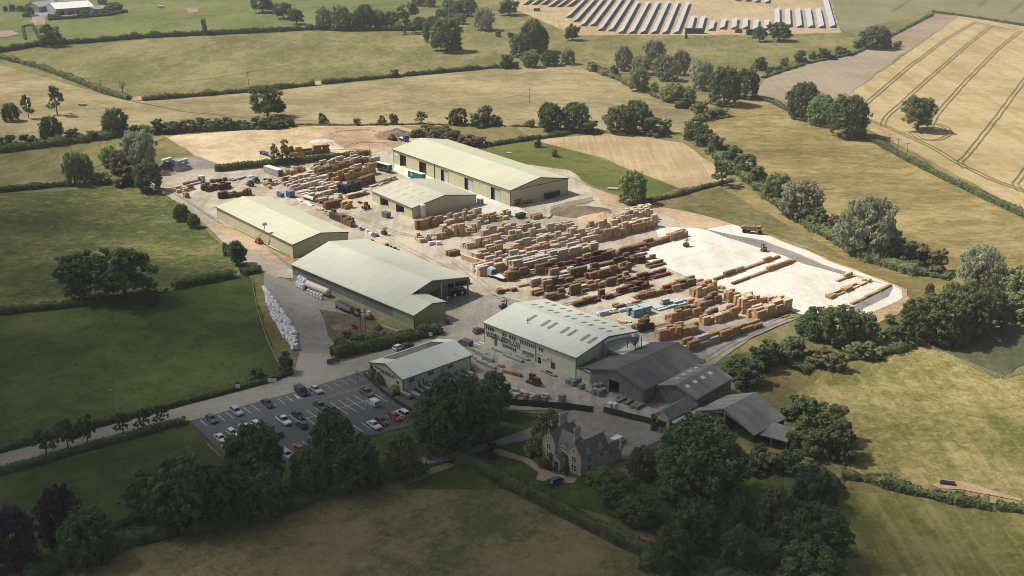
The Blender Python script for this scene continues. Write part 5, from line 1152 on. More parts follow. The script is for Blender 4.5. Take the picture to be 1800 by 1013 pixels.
# brown rows behind the white roofed office
row((1010, 542), (1062, 529), 'first brown row', DRK, 2, (1, 3), hs=(.7, .9, 1.1), fill=.95)
row((1062, 529), (1150, 504), 'second brown row', DRK, 3, (1, 3), hs=(.6, .8, 1.0), fill=.95)
row((1104, 504), (1180, 484), 'reddish row', [('red', 5), ('dark', 2), ('brown', 1)], 3, (1, 3), hs=(.6, .8, 1.0))
row((958, 532), (1000, 523), 'third brown row', BRN, 2, **lowr)
row((1000, 522), (1110, 494), 'fourth brown row', BRN, 3, (1, 4), hs=(.6, .8, 1.1), fill=.95, gap=.35)
row((923, 527), (958, 518), 'fifth brown row', [('brown', 3), ('olive', 3), ('tan', 1)], 2, (2, 4), hs=(.7, 1.0))
row((958, 516), (1110, 478), 'sixth brown row', BRN, 3, (1, 4), hs=(.6, .8, 1.0), fill=.95, gap=.35)
row((875, 519), (918, 511), 'short brown row', [('brown', 3), ('grey', 1), ('olive', 2)], 2, (1, 2), ls=(1.8, 2.4), hs=(.7, .9), gap=.5)
row((917, 511), (1135, 462), 'seventh brown row', BRN, 3, (1, 4), hs=(.6, .9, 1.1), fill=.95, gap=.35)
row((890, 497), (1140, 441), 'eighth brown row', BRN, 3, (1, 4), hs=(.6, .8, 1.0), fill=.95, gap=.35)
row((927, 482), (1090, 446), 'ninth brown row', [('brown', 3), ('tan', 2), ('olive', 2), ('grey', 1)], 3, (1, 3), hs=(.6, .8, 1.0), fill=.93, gap=.35)
row((1140, 474), (1172, 466), 'two-stack row', [('brown', 3), ('olive', 2)], 2, (1, 2))
row((1127, 461), (1153, 455), 'lone slab stack', 'brown', 1, (1, 2))
row((1092, 450), (1210, 416), 'slab edge row', [('brown', 4), ('tan', 4), ('olive', 1)], 2, (2, 3), ls=(3.6, 4.2, 4.8), hs=(.8, 1.0), fill=1)
row((1104, 458), (1178, 436), 'slab kerb row', [('brown', 3), ('tan', 3)], 1, (1, 1), fill=.6)
row((1172, 420), (1200, 412), 'far slab corner row', 'tan', 1, (2, 2), hs=(.9,))
# pale blocks in the middle
row((900, 484), (1052, 449), 'first pale row', PLE, 5, (4, 5), ls=(3.6, 4.2, 4.8, 6.0), hs=(.9, 1.1), fill=.98)
row((842, 488), (900, 474), 'wrapped end row', [('white', 4), ('tan', 2), ('pale', 3)], 4, (3, 4), hs=(.8, 1.0))
row((856, 470), (1075, 421), 'second pale row', FRS, 3, (2, 5), ls=(3.0, 3.6, 4.2, 4.8), hs=(.6, .8, .95), fill=.95)
row((810, 457), (852, 470), 'front tan row', 'fresh', 1, (2, 3), ls=(4.2, 4.8), hs=(1.1,), fill=1)
row((836, 458), (1100, 400), 'third pale row', FRS, 3, (2, 5), ls=(2.4, 3.0, 3.6, 4.2), hs=(.6, .8, .95), fill=.94)
row((818, 440), (1010, 402), 'fourth pale row', FRS, 3, (2, 5), ls=(2.4, 3.0, 3.6, 4.2), hs=(.6, .75, .9), fill=.92)
row((848, 424), (950, 402), 'fifth pale row', FRS, 3, (2, 5), ls=(2.4, 3.0, 3.6), hs=(.9, 1.1), fill=.92)
row((736, 429), (846, 408), 'honey row', FRS, 4, (1, 5), ls=(1.8, 2.4, 3.0), hs=(.8, 1.0), fill=.95, gap=.35)
row((756, 435), (776, 431), 'white pack row', 'white', 2, (1, 2), ls=(2.4, 3.0), hs=(.8,))
row((788, 453), (809, 449), 'lone pack row', 'brown', 2, (2, 2), ls=(4.8,), hs=(1.1,), fill=1)
row((732, 406), (782, 394), 'shed side row', [('brown', 3), ('tan', 4)], 2, (3, 4), ls=(1.8, 2.4), hs=(1.0,), fill=1, gap=.1)
row((782, 398), (846, 381), 'shed corner row', FRS, 3, (2, 4), ls=(1.8, 2.4, 3.0), hs=(1.0,), fill=.98, gap=.3)
row((840, 398), (905, 384), 'mixed pale row', FRS, 4, (1, 4), ls=(2.4, 3.0), hs=(.7, .9), fill=.85, gap=.5)
row((1046, 428), (1160, 400), 'sixth pale row', FRS, 3, (3, 5), ls=(3.0, 3.6, 4.2), hs=(.9, 1.1), fill=.96)
row((1040, 414), (1135, 392), 'seventh pale row', FRS, 4, (3, 6), ls=(2.4, 3.0, 3.6), hs=(.7, .9), fill=.96)
row((1092, 402), (1152, 388), 'eighth pale row', [('pale', 4), ('fresh', 3)], 4, (5, 6), ls=(1.8, 2.4), hs=(1.0, 1.1), fill=1, gap=.1)
row((1110, 376), (1145, 370), 'yellow row', 'gold', 3, (1, 3), ls=(1.8, 2.4), hs=(.8,))
row((938, 388), (958, 383), 'gate pack row', [('tan', 1), ('brown', 1)], 2, (2, 2), ls=(2.4, 3.0), hs=(1.0,))
row((962, 386), (976, 381), 'fence pack row', 'fresh', 2, (1, 2), ls=(2.4,), hs=(1.0,))
# rows on the new slab
row((1257, 495), (1372, 454), 'long slab row', [('tan', 5), ('brown', 3)], 1, (1, 2), ls=(4.8, 5.4, 6.0), hs=(.9, 1.0), fill=1, gap=.12)
row((1287, 503), (1399, 461), 'parallel slab row', [('tan', 5), ('brown', 3), ('grey', 1)], 1, (1, 2), ls=(4.8, 5.4), hs=(.9, 1.0), fill=1, gap=.12)
row((1472, 498), (1499, 486), 'short slab row', 'fresh', 1, (1, 2), ls=(4.8,), hs=(1.0,), fill=1)
row((1459, 528), (1532, 496), 'double slab row', [('fresh', 4), ('tan', 2)], 2, (1, 2), ls=(4.2, 4.8), hs=(.7, .9), fill=.95)
row((1498, 538), (1568, 504), 'last slab row', [('tan', 4), ('brown', 2)], 1, (1, 1), ls=(4.2, 4.8), hs=(.7, .9), fill=.98)
# upper left yard
row((572, 370), (604, 363), 'front dark row', [('brown', 3), ('olive', 2)], 2, (3, 3), ls=(1.8, 2.4), hs=(1.1,), fill=1, gap=.05)
row((606, 370), (624, 364), 'yellow end row', 'gold', 2, (2, 3), ls=(2.4,), hs=(1.1,), fill=1)
WH = [('pale', 5), ('grey', 2.5), ('fresh', 2), ('white', .8), ('brown', 1.3), ('tan', 1.5)]
row((562, 360), (603, 350), 'first left row', WH, 3, (1, 3), hs=(.7, .9))
row((544, 352), (600, 338), 'second left row', WH, 3, (1, 3), hs=(.7, .9))
row((528, 344), (598, 328), 'third left row', WH, 3, (1, 3), hs=(.6, .8))
row((514, 337), (592, 319), 'fourth left row', WH, 3, (1, 3), hs=(.6, .8))
row((503, 330), (588, 311), 'fifth left row', WH, 3, (1, 3), hs=(.6, .8))
row((496, 323), (578, 304), 'sixth left row', WH, 3, (1, 3), hs=(.6, .9))
row((498, 312), (540, 300), 'open crate row', 'tan', 2, (1, 3), ls=(1.8,), hs=(1.0,), fill=.7)
row((590, 334), (603, 331), 'tall pale row', 'fresh', 2, (3, 3), ls=(2.4,), hs=(1.1,))
row((606, 344), (637, 335), 'black wrapped row', 'black', 4, (3, 4), ls=(2.4, 3.0), hs=(1.1,), fill=1)
row((633, 331), (664, 320), 'tall brown row', [('brown', 3), ('grey', 1)], 2, (4, 4), ls=(2.4, 3.0), hs=(1.1,), fill=1, gap=.05)
row((585, 325), (664, 305), 'seventh left row', [('brown', 2), ('tan', 3), ('grey', 2), ('pale', 2)], 4, (3, 5), hs=(.9, 1.1))
row((560, 312), (650, 288), 'eighth left row', [('grey', 3), ('pale', 1), ('brown', 4), ('olive', 1)], 4, (2, 4), hs=(.8, 1.0))
row((556, 302), (640, 282), 'ninth left row', [('grey', 3), ('pale', 2), ('brown', 3), ('tan', 2)], 4, (2, 4), hs=(.8, 1.0))
row((656, 332), (700, 316), 'scattered left row', [('grey', 2), ('tan', 2), ('brown', 2)], 3, (1, 2), hs=(.7, .9), fill=.8)
row((614, 352), (650, 342), 'shed front row', [('pale', 3), ('brown', 2), ('white', 1)], 3, (1, 2), hs=(.8, 1.0))
row((506, 277), (580, 269), 'hedge row', [('brown', 4), ('tan', 2)], 2, (2, 4), ls=(3.6, 4.2, 4.8), hs=(1.0, 1.1), fill=1)
row((384, 351), (446, 344), 'outer dark row', [('dark', 4), ('brown', 2)], 2, (2, 3), ls=(1.8, 2.4), hs=(1.0, 1.1), fill=.95)
row((362, 340), (412, 331), 'outer black row', [('dark', 4), ('black', 2), ('tan', 1)], 5, (1, 3), ls=(1.8, 2.4), hs=(.8, 1.0), fill=.8)
row((312, 341), (346, 334), 'outer tan row', [('tan', 3), ('fresh', 2), ('dark', 1)], 4, (1, 3), ls=(2.4, 3.0), hs=(.9,), fill=.9)
row((578, 384), (618, 402), 'wall side row', [('brown', 3), ('dark', 1)], 2, (3, 4), ls=(1.8, 2.4), hs=(1.0,), fill=1)
row((406, 320), (450, 311), 'steel clutter row', [('sky', 2), ('olive', 2), ('grey', 2)], 2, (1, 2), ls=(1.8, 2.4, 3.0), hs=(.5, .7), fill=.85, gap=.6)
row((458, 322), (474, 334), 'kerb clutter row', [('grey', 2), ('tan', 2), ('sky', 1)], 1, (1, 2), ls=(1.8, 2.4), hs=(.6, .8), fill=.85, gap=.5)
row((520, 352), (545, 364), 'shed roof row', [('white', 3), ('sky', 1)], 2, (1, 1), ls=(4.2, 4.8), hs=(.5, .7), fill=.9)
row((552, 368), (578, 382), 'yard rim row', [('white', 2), ('tan', 2), ('grey', 1)], 2, (1, 2), ls=(1.8, 2.4), hs=(.5, .7), fill=.85, gap=.5)
row((628, 404), (660, 420), 'forklift side row', [('grey', 2), ('brown', 2), ('white', 2)], 2, (1, 2), ls=(1.8, 2.4), hs=(.6, .9), fill=.85, gap=.6)
row((360, 327), (400, 318), 'hidden dark row', [('dark', 3), ('brown', 2), ('tan', 1)], 2, (1, 2), ls=(1.8, 2.4), hs=(.7, .9), fill=.8, gap=.6)
row((325, 350), (350, 345), 'fenceside row', [('tan', 2), ('dark', 2)], 2, (1, 3), ls=(1.8, 2.4), hs=(.8, .9), fill=.85)
row((470, 330), (500, 322), 'west pale row', WH, 3, (1, 2), hs=(.6, .8))
row((640, 290), (668, 284), 'trailer side row', [('grey', 3), ('pale', 2), ('brown', 1)], 3, (2, 3), ls=(2.4, 3.0), hs=(.9, 1.0))
# lower right yard
row((1052, 558), (1103, 548), 'pale blue row', [('sky', 5), ('white', 2), ('olive', 1)], 3, (1, 2), hs=(.6, .8))
row((1085, 548), (1132, 536), 'olive-blue row', [('sky', 2), ('olive', 3), ('tan', 1)], 3, (1, 2), hs=(.6, .8))
row((1118, 530), (1196, 512), 'brown end row', [('brown', 3), ('tan', 2), ('red', 1)], 3, (1, 3), hs=(.7, .9))
row((1112, 561), (1150, 551), 'teal block row', 'blue', 3, (3, 3), ls=(3.6, 4.2), hs=(1.0,), fill=1)
row((1156, 549), (1222, 532), 'teal low row', [('blue', 4), ('tan', 1), ('sky', 1)], 3, (1, 3), ls=(3.6, 4.2), hs=(.7, .9))
row((1060, 566), (1112, 572), 'office side row', [('white', 2), ('tan', 2), ('grey', 2)], 2, (1, 1), hs=(.6,), fill=.6)
row((1122, 587), (1150, 578), 'narrow brown row', [('brown', 3), ('dark', 1)], 3, (2, 4), ls=(1.8, 2.4), hs=(1.0,))
row((1232, 520), (1262, 528), 'joining row', [('tan', 2), ('brown', 2)], 1, (1, 2)) if False else None
row((1245, 566), (1290, 550), 'extra tan row', [('tan', 3), ('brown', 3)], 2, (1, 3), ls=(2.4, 3.0))
row((1150, 582), (1180, 574), 'low brown row', 'brown', 2, (1, 1), hs=(.7,))
row((1178, 571), (1245, 552), 'first tan row', [('brown', 3), ('tan', 3)], 3, (1, 4), ls=(2.4, 3.0, 3.6), hs=(.9, 1.0))
row((1229, 544), (1270, 532), 'second tan row', [('tan', 3), ('brown', 3)], 3, (2, 4), hs=(.9, 1.0), fill=1)
row((1196, 510), (1236, 500), 'slab corner row', [('olive', 2), ('tan', 3), ('brown', 1)], 3, (2, 3), hs=(.9, 1.0))
row((1223, 526), (1260, 513), 'third tan row', [('tan', 4), ('fresh', 2)], 3, (3, 4), ls=(2.4, 3.0), hs=(1.0,))
row((1255, 515), (1275, 508), 'fourth tan row', 'tan', 2, (1, 1), hs=(.9,))
row((1280, 534), (1312, 522), 'fifth tan row', [('tan', 3), ('brown', 2)], 3, (1, 4), ls=(1.8, 2.4), hs=(1.0,))
row((1158, 602), (1232, 586), 'barn side row', [('tan', 3), ('fresh', 2), ('pale', 1)], 3, (3, 4), ls=(2.4, 3.0, 3.6), hs=(.9, 1.0), fill=1)
row((1240, 576), (1304, 556), 'sixth tan row', [('tan', 2), ('fresh', 3), ('grey', 1)], 3, (2, 4), ls=(3.0, 3.6, 4.2), hs=(.9, 1.0))
row((1303, 554), (1336, 545), 'tall honey row', 'fresh', 4, (4, 5), ls=(2.4, 3.0), hs=(1.1,), fill=1)
row((1330, 566), (1392, 546), 'big honey row', 'fresh', 4, (3, 4), ls=(4.2, 4.8), hs=(1.0, 1.1), fill=1)
row((1340, 546), (1372, 536), 'pinkish row', [('fresh', 3), ('pale', 2)], 3, (2, 4), ls=(1.8, 2.4), hs=(1.0,))
row((1208, 622), (1342, 576), 'grey front row', [('grey', 4), ('tan', 3), ('pale', 1)], 3, (2, 4), ls=(4.2, 4.8, 6.0), hs=(.8, 1.0), fill=.95)
# by the office and small office
row((879, 655), (914, 665), 'office yard row', [('tan', 3), ('brown', 2)], 1, (1, 2), ls=(3.0, 3.6), hs=(1.1,), fill=1)
row((872, 645), (888, 650), 'office path row', 'tan', 1, (1, 1), ls=(1.8,), hs=(1.0,), fill=1)
row((922, 673), (946, 682), 'dark crate row', [('dark', 2), ('brown', 2), ('white', 1)], 2, (1, 3), ls=(1.8, 2.4), hs=(.9,))
row((874, 678), (890, 684), 'tree side row', 'brown', 1, (1, 2), ls=(1.8,), hs=(1.1,), fill=1)
row((885, 695), (965, 707), 'fence side row', [('red', 1), ('tan', 2), ('grey', 2), ('brown', 2)], 2, (1, 2), ls=(1.8, 2.4), hs=(.8, 1.0), fill=.95)
row((1026, 690), (1040, 694), 'barn door row', 'tan', 1, (1, 2), ls=(2.4,), hs=(1.1,), fill=1)
row((1222, 633), (1236, 638), 'barn back row', 'tan', 1, (1, 2), ls=(2.4,), hs=(1.0,), fill=1)
# dark stock inside the open shed
row((792, 524), (826, 518), 'open shed row', [('dark', 2), ('black', 2)], 3, (1, 2), ls=(2.4, 3.0), hs=(1.0,), fill=.9)
row((790, 508), (826, 500), 'rear open shed row', [('dark', 2), ('black', 2)], 2, (1, 3), ls=(2.4, 3.0), hs=(1.0,), fill=.9)

DARKPAL = ('brown', 'dark', 'red', 'olive', 'black')
TIER = ['bottom', 'second', 'third', 'fourth', 'fifth', 'sixth', 'seventh']
LANES = ['front', 'second', 'third', 'fourth', 'fifth']
for P in PACKS: P['score'] = scale_at(P['py']) ** 2 * P['l'] * ((P['w'] if P['top'] else .1) + P['h'] * (1 if P['ln'] == 0 else .55 if P['top'] else .12))
def place_packs(name, sel, descr, cat, group, cap):
    sel.sort(key=lambda P: -P['score'])
    for P in sel[:cap]:
        o = link(name, pack_mesh(P['l'], P['w'], P['h'], P['pal']), None, P['p'], P['hd'])
        ln = '' if P['lanes'] == 1 else ' ' + (LANES[P['ln']] if P['ln'] < P['lanes'] - 1 or P['lanes'] == 1 else 'rear') + ' lane'
        reg(o, f"{PAL[P['pal']][2]} {descr}", f"of the {TIER[P['tier']]} tier{',' if ln else ''}{ln}, {P['row']}", P['px'], cat, group)
    rest = sel[cap:]
    if rest:
        mb = MB()
        for P in rest:
            me = pack_mesh(P['l'], P['w'], P['h'], P['pal']); M = Matrix.Translation(P['p']) @ Matrix.Rotation(P['hd'], 4, 'Z'); n = len(mb.v)
            mb.v += [tuple(M @ v.co) for v in me.vertices]
            for f in me.polygons: mb.mat(me.materials[f.material_index]); mb.f.append(tuple(n + i for i in f.vertices)); mb.m.append(mb.cur)
        o = mb.build(name + '_mass', fix=False); tag(o, 'remaining tightly packed ' + descr + 's deep within the stacked rows', cat, kind='stuff')
place_packs('sleeper_pack', [P for P in PACKS if P['pal'] in DARKPAL], 'treated pack', 'timber pack', 'treated timber packs in the yard', 300)
place_packs('timber_pack', [P for P in PACKS if P['pal'] in ('fresh', 'pale', 'tan', 'grey', 'gold')], 'timber pack', 'timber pack', 'sawn timber packs in the yard', 300)
place_packs('wrapped_pack', [P for P in PACKS if P['pal'] in ('blue', 'sky', 'white')], 'pack', 'wrapped pack', 'plastic wrapped packs in the yard', 300)
print('PACKS', len(PACKS), {k: sum(P['pal'] in k for P in PACKS) for k in (DARKPAL, ('fresh', 'pale', 'tan', 'grey', 'gold'), ('blue', 'sky', 'white'))})
# ================================================================ vehicles, bags, poles, fences, small things
RUB = flat('tyre rubber', (.015, .015, .015), .9); RIM = flat('wheel rim', (.3, .3, .31), .4, .5, .5); CGL = flat('car glass', (.012, .016, .020), .08, .6); LAMP = flat('headlight glass', (.55, .57, .58), .2, .5); TAIL = flat('tail light', (.35, .02, .02), .3)
def paint(n, c):
    m, nt, b = nodes(n); b.inputs['Base Color'].default_value = rgb(c); b.inputs['Roughness'].default_value = .35; b.inputs['Coat Weight'].default_value = .5; b.inputs['Specular IOR Level'].default_value = .5; return m
PT = {'white': paint('white car paint', (.62, .63, .64)), 'silver': paint('silver car paint', (.36, .38, .40)), 'black': paint('black car paint', (.012, .013, .016)), 'navy': paint('navy car paint', (.02, .03, .07)), 'blue': paint('grey blue car paint', (.06, .08, .11)), 'grey': paint('grey car paint', (.12, .13, .14)), 'red': paint('red car paint', (.32, .03, .02)), 'wine': paint('wine red car paint', (.13, .02, .025))}
CARM = {}
KIND = {'hatch': (4.1, 1.72, 1.46, (-1.95, .85), (-1.55, .1)), 'saloon': (4.6, 1.78, 1.42, (-1.75, .85), (-1.05, .15)), 'estate': (4.6, 1.8, 1.55, (-2.22, .85), (-2.0, .2)), 'four_by_four': (4.6, 1.86, 1.78, (-2.22, .75), (-2.05, .3)), 'pickup': (5.2, 1.84, 1.78, (-.75, 1.05), (-.6, .45)), 'van': (4.9, 1.9, 1.95, (.35, 1.7), (.3, 1.0)), 'small_van': (4.2, 1.75, 1.8, (.15, 1.35), (.1, .75))}
def car_parts(kind, col):
    key = (kind, col)
    if key in CARM: return CARM[key]
    L, W, H, cb, ct = KIND[kind]; h = L / 2; w = W / 2; pm = PT[col]; out = []
    prof = [(-h, .34), (-h, .78), (-h + .08, .92), (cb[0] + .02, .95), (cb[1], .93), (h - .35, .80), (h - .05, .66), (h, .5), (h, .3), (h - .3, .2), (-h + .3, .2)]
    if kind in ('van', 'small_van'): prof = [(-h, .34), (-h, H - .12), (-h + .12, H), (ct[1] - .2, H), (cb[1] - .55, H - .35), (cb[1] + .05, 1.08), (h - .25, .88), (h, .6), (h, .3), (h - .3, .2), (-h + .3, .2)]
    if kind == 'pickup': prof = [(-h, .45), (-h, .98), (-h + .06, 1.02), (cb[0], 1.02), (cb[1], .98), (h - .3, .92), (h, .72), (h, .4), (h - .3, .28), (-h + .3, .28)]
    mb = MB().mat(pm); mb.prism([(x, -w, z) for x, z in prof], (0, W, 0)); out.append(('body', mb.mesh('car body', bevel=.07), None))
    wi = w - .06; wt = w - .24; z0 = .94 if kind not in ('pickup',) else 1.0; g_ = MB().mat(CGL)
    if kind in ('van', 'small_van'):
        g_.prism([(cb[1] + .03, -w + .15, 1.12), (cb[1] - .50, -w + .25, H - .38), (cb[1] - .50, w - .25, H - .38), (cb[1] + .03, w - .15, 1.12)], (.04, 0, .04))
        for s_ in (-1, 1): g_.box(cb[0] - .1, cb[1] - .55, s_ * (w - .005), s_ * (w + .012), 1.1, H - .45)
        g_.box(-h - .012, -h + .01, -w + .25, w - .25, 1.1, H - .4)
    else:
        b4 = [(cb[0], -wi, z0), (cb[1], -wi, z0), (cb[1], wi, z0), (cb[0], wi, z0)]; t4 = [(ct[0], -wt, H - .05), (ct[1], -wt, H - .05), (ct[1], wt, H - .05), (ct[0], wt, H - .05)]
        for i in range(4): j = (i + 1) % 4; g_.poly([b4[i], b4[j], t4[j], t4[i]])
        g_.poly(t4)
    out.append(('window_glass', g_.mesh('car glass'), None))
    r = MB().mat(pm)
    if kind not in ('van', 'small_van'):
        r.prism([(ct[0] - .05, -wt - .03, H - .06), (ct[1] + .05, -wt - .03, H - .06), (ct[1] + .05, wt + .03, H - .06), (ct[0] - .05, wt + .03, H - .06)], (0, 0, .07))
        for i in range(4): r.tube(b4[i], t4[i], .05, .05, 5)
        for s_ in (-1, 1): r.tube(((cb[0] + cb[1]) / 2 - .1, s_ * (wi + .0), z0), ((ct[0] + ct[1]) / 2, s_ * (wt + .01), H - .05), .04, .04, 5)
        out.append(('roof', r.mesh('car roof'), None))
    if kind == 'pickup':
        bd = MB().mat(DARKIN).box(-h + .12, cb[0] - .05, -w + .14, w - .14, 1.0, 1.03); out.append(('load_bed', bd.mesh('load bed'), None))
    wx = h - .82
    for x in (-wx, wx):
        for s_ in (-1, 1):
            mb = MB().mat(RUB); mb.tube((0, -.11, 0), (0, .11, 0), .32, .32, 12); rm = MB().mat(RIM); rm.tube((0, s_ * .1, 0), (0, s_ * .125, 0), .2, .2, 10)
            out.append(('wheel', mb.mesh('tyre'), (x, s_ * (w - .08), .32), rm.mesh('rim')))
    for s_ in (-1, 1):
        out.append(('headlight', MB().mat(LAMP).box(h - .16, h + .015, s_ * (w - .5), s_ * (w - .12), .56, .70).mesh('headlight'), None)); out.append(('tail_light', MB().mat(TAIL).box(-h - .02, -h + .05, s_ * (w - .3), s_ * (w - .06), .66, .86).mesh('tail light'), None))
    CARM[key] = out; return out
def car(px, py, kind, col, descr, loc, hd=None, flip=1, group='cars parked at the yard', h=0.5):
    p = g(px, py, h); d = BAYD if hd is None else hd; a = math.atan2(d.y * flip, d.x * flip)
    e = empty('parked_car' if 'van' not in kind and kind != 'pickup' else 'parked_van' if 'van' in kind else 'pickup_truck', (p.x, p.y, .006 * LAYER[0]), a)
    reg(e, descr, loc, px, 'car' if 'van' not in kind and kind != 'pickup' else 'van' if 'van' in kind else 'pickup truck', group)
    e.scale = (1.1, 1.1, 1.06)
    for t in car_parts(kind, col):
        o = link(t[0], t[1], e, t[2] or (0, 0, 0))
        if len(t) > 3: link('rim', t[3], o)
R1 = 'in the car park row beside the road'; R2 = 'in the middle car park row'; R3 = 'along the lower car park edge'; R4 = 'in the car park end by the small office'
car(372.4, 739, 'hatch', 'blue', 'slate blue hatchback', R1); car(416, 725.5, 'estate', 'silver', 'silver grey estate car', R1); car(470, 711.5, 'saloon', 'black', 'black saloon car', R1)
car(529.8, 690.5, 'van', 'black', 'tall black van', R1); car(555.5, 687, 'saloon', 'silver', 'silver saloon car', R1)
car(563.5, 716.5, 'pickup', 'blue', 'dark blue pickup truck', R2); car(585, 724, 'estate', 'black', 'black estate car', R2); car(498.7, 741.5, 'pickup', 'white', 'white pickup truck', R2); car(524.4, 733, 'hatch', 'black', 'black hatchback', R2)
car(530, 749, 'hatch', 'navy', 'navy hatchback', R2, flip=-1); car(487, 764, 'hatch', 'navy', 'dark blue hatchback', R2, flip=-1)
car(452.4, 750, 'hatch', 'white', 'white hatchback', R3); car(432, 754, 'saloon', 'white', 'white saloon car', R3); car(409, 764, 'hatch', 'white', 'small white hatchback', R3); car(388.4, 773, 'saloon', 'white', 'long white saloon car', R3); car(402, 789, 'four_by_four', 'white', 'large white four-by-four', R3)
car(529, 793.5, 'hatch', 'red', 'bright red hatchback', R3); car(505, 802, 'hatch', 'silver', 'silver hatchback under the tree', R3)
car(645, 692.6, 'pickup', 'grey', 'dark grey pickup truck', R4); car(656, 710.5, 'small_van', 'white', 'small white van', R4, flip=-1); car(707.6, 729, 'four_by_four', 'white', 'white four-by-four', R4, flip=-1); car(695, 735.5, 'hatch', 'red', 'dull red hatchback', R4); car(671, 743, 'hatch', 'wine', 'wine red hatchback', R4); car(658, 749.5, 'saloon', 'white', 'white saloon car', R4)
UD = OFF.ex; VD = OFF.ey if OFF.ey.y > 0 else -OFF.ey
car(842, 583, 'hatch', 'wine', 'wine red hatchback', 'at the corner of the white roofed office', VD); car(1087, 777, 'small_van', 'white', 'white small van', 'in the gravel court behind the farmhouse', VD)
car(702, 612.5, 'hatch', 'white', 'white hatchback', 'on the road behind the small office', VD); car(716, 609.5, 'hatch', 'black', 'black hatchback', 'on the road behind the small office', VD)
car(977, 848, 'hatch', 'navy', 'navy hatchback', 'on the path below the farmhouse', VD); car(818, 606, 'van', 'blue', 'grey blue van', 'at the back corner of the small office', UD)
car(1241, 66, 'hatch', 'white', 'small white car', 'by the short solar panel rows', Vector((1, 0, 0))); car(58, 29, 'hatch', 'white', 'white car', 'in the yard of the far farm', Vector((0, 1, 0))); car(65, 28, 'hatch', 'silver', 'silver car', 'in the yard of the far farm', Vector((0, 1, 0)))
# --- machines
YEL = paint('machine yellow', (.45, .26, .03)); ORG = paint('machine orange', (.42, .13, .03)); GRNP = paint('machine green', (.03, .11, .045)); BLUP = paint('cab pale blue', (.34, .45, .50)); DKG = flat('dark machine steel', (.05, .05, .05)); REDP = paint('machine red', (.35, .03, .02)); TARP = flat('white tarpaulin', (.56, .58, .58)); GRNT = flat('green curtain', (.03, .13, .085)); BLUC = paint('blue container', (.03, .09, .22))
def prims(mb, ps):
    for q in ps:
        if q[0] == 'b': mb.box(*q[1:])
        elif q[0] == 'w': x, y, z, r, hw = q[1:]; mb.tube((x, y - hw, z), (x, y + hw, z), r, r, 12)
        elif q[0] == 't': mb.tube(*q[1:])
        elif q[0] == 'p': mb.prism(q[1], q[2])
    return mb
def machine(name, label, cat, px, py, d, parts, bevel=.04, group=None, h=0):
    p = g(px, py, h); e = thing(name, label, cat, (p.x, p.y, .006 * LAYER[0]), math.atan2(d.y, d.x), group)
    for pn, m, ps in parts:
        mb = prims(MB().mat(m), ps); mb.build(pn, e, bevel=bevel if all(q[0] == 'b' for q in ps) else 0)
    return e
def wheels(xs, w, r, hw=.2): return [('wheel', RUB, [('w', x, s * w, r, r, hw)]) for x in xs for s in (-1, 1)]
def forklift(col): return [('body', col, [('b', -1.5, .6, -.7, .7, .35, 1.25)]), ('counterweight', DKG, [('b', -1.8, -1.3, -.65, .65, .4, 1.35)]), ('overhead_guard', DKG, [('b', x, x + .08, y, y + .08, 1.2, 2.5) for x in (-1.1, .45) for y in (-.6, .52)] + [('b', -1.15, .58, -.62, .62, 2.5, 2.6)]), ('seat', DKG, [('b', -.8, -.3, -.3, .3, 1.2, 1.75)]), ('mast', DKG, [('b', .75, .9, y, y + .12, .1, 3.2) for y in (-.5, .38)] + [('b', .75, .9, -.5, .5, 3.1, 3.2), ('b', .75, .88, -.5, .5, 1.4, 1.5)]), ('fork', STEELG, [('b', .9, 2.0, y, y + .14, .12, .2) for y in (-.4, .28)])] + wheels((-1.1, .35), .62, .36)
machine('forklift', 'orange forklift with a tall mast alone on the new white slab', 'forklift', 1207, 434, VD, forklift(ORG)); machine('forklift', 'dark forklift on the open yard before the middle shed', 'forklift', 677, 414, -UD, forklift(DKG)); machine('forklift', 'orange forklift at the stack beside the long slab row', 'forklift', 1341, 443, -VD, forklift(ORG)); machine('forklift', 'dark forklift parked beyond the white roofed office', 'forklift', 886, 543, VD, forklift(DKG))
row((1320, 448), (1334, 442), 'forklift load row', 'brown', 1, (1, 2), ls=(4.2,)) if False else None
machine('dump_truck', 'yellow articulated dump truck on the sandy haul road', 'dump truck', 1324, 411, Vector((.9, -.35, 0)), [('cab', YEL, [('b', 1.2, 2.8, -1.1, 1.1, 1.3, 3.2)]), ('bonnet', YEL, [('b', 2.8, 4.4, -1.0, 1.0, 1.2, 2.3)]), ('cab_glass', CGL, [('b', 1.4, 2.85, -1.13, 1.13, 2.2, 3.0)]), ('tipper_body', flat('dusty tipper steel', (.20, .15, .09)), [('p', [(-4.6, -1.5, 1.6), (.6, -1.5, 1.4), (.8, -1.5, 3.0), (-3.6, -1.5, 2.9), (-5.2, -1.5, 2.3)], (0, 3.0, 0))]), ('chassis', DKG, [('b', -4.2, 3.8, -.6, .6, .9, 1.4)])] + wheels((-3.6, -1.9, 2.9), 1.15, .85, .35))
def lorry(name, label, px, py, d, cabm, loadm=None, L=9): return machine(name, label, 'lorry', px, py, d, [('cab', cabm, [('b', 0, 2.2, -1.25, 1.25, .6, 3.2)]), ('windscreen', CGL, [('b', 2.15, 2.23, -1.1, 1.1, 1.8, 2.8)]), ('chassis', DKG, [('b', -L, 0, -.5, .5, .7, 1.1)]), ('load_bed', loadm or DKG, [('b', -L, -.3, -1.25, 1.25, 1.1, 1.3)]), ('headboard', DKG, [('b', -.35, -.25, -1.2, 1.2, 1.3, 2.6)])] + wheels((-L + 1.2, -L + 2.5, 1.2), 1.05, .5, .2))
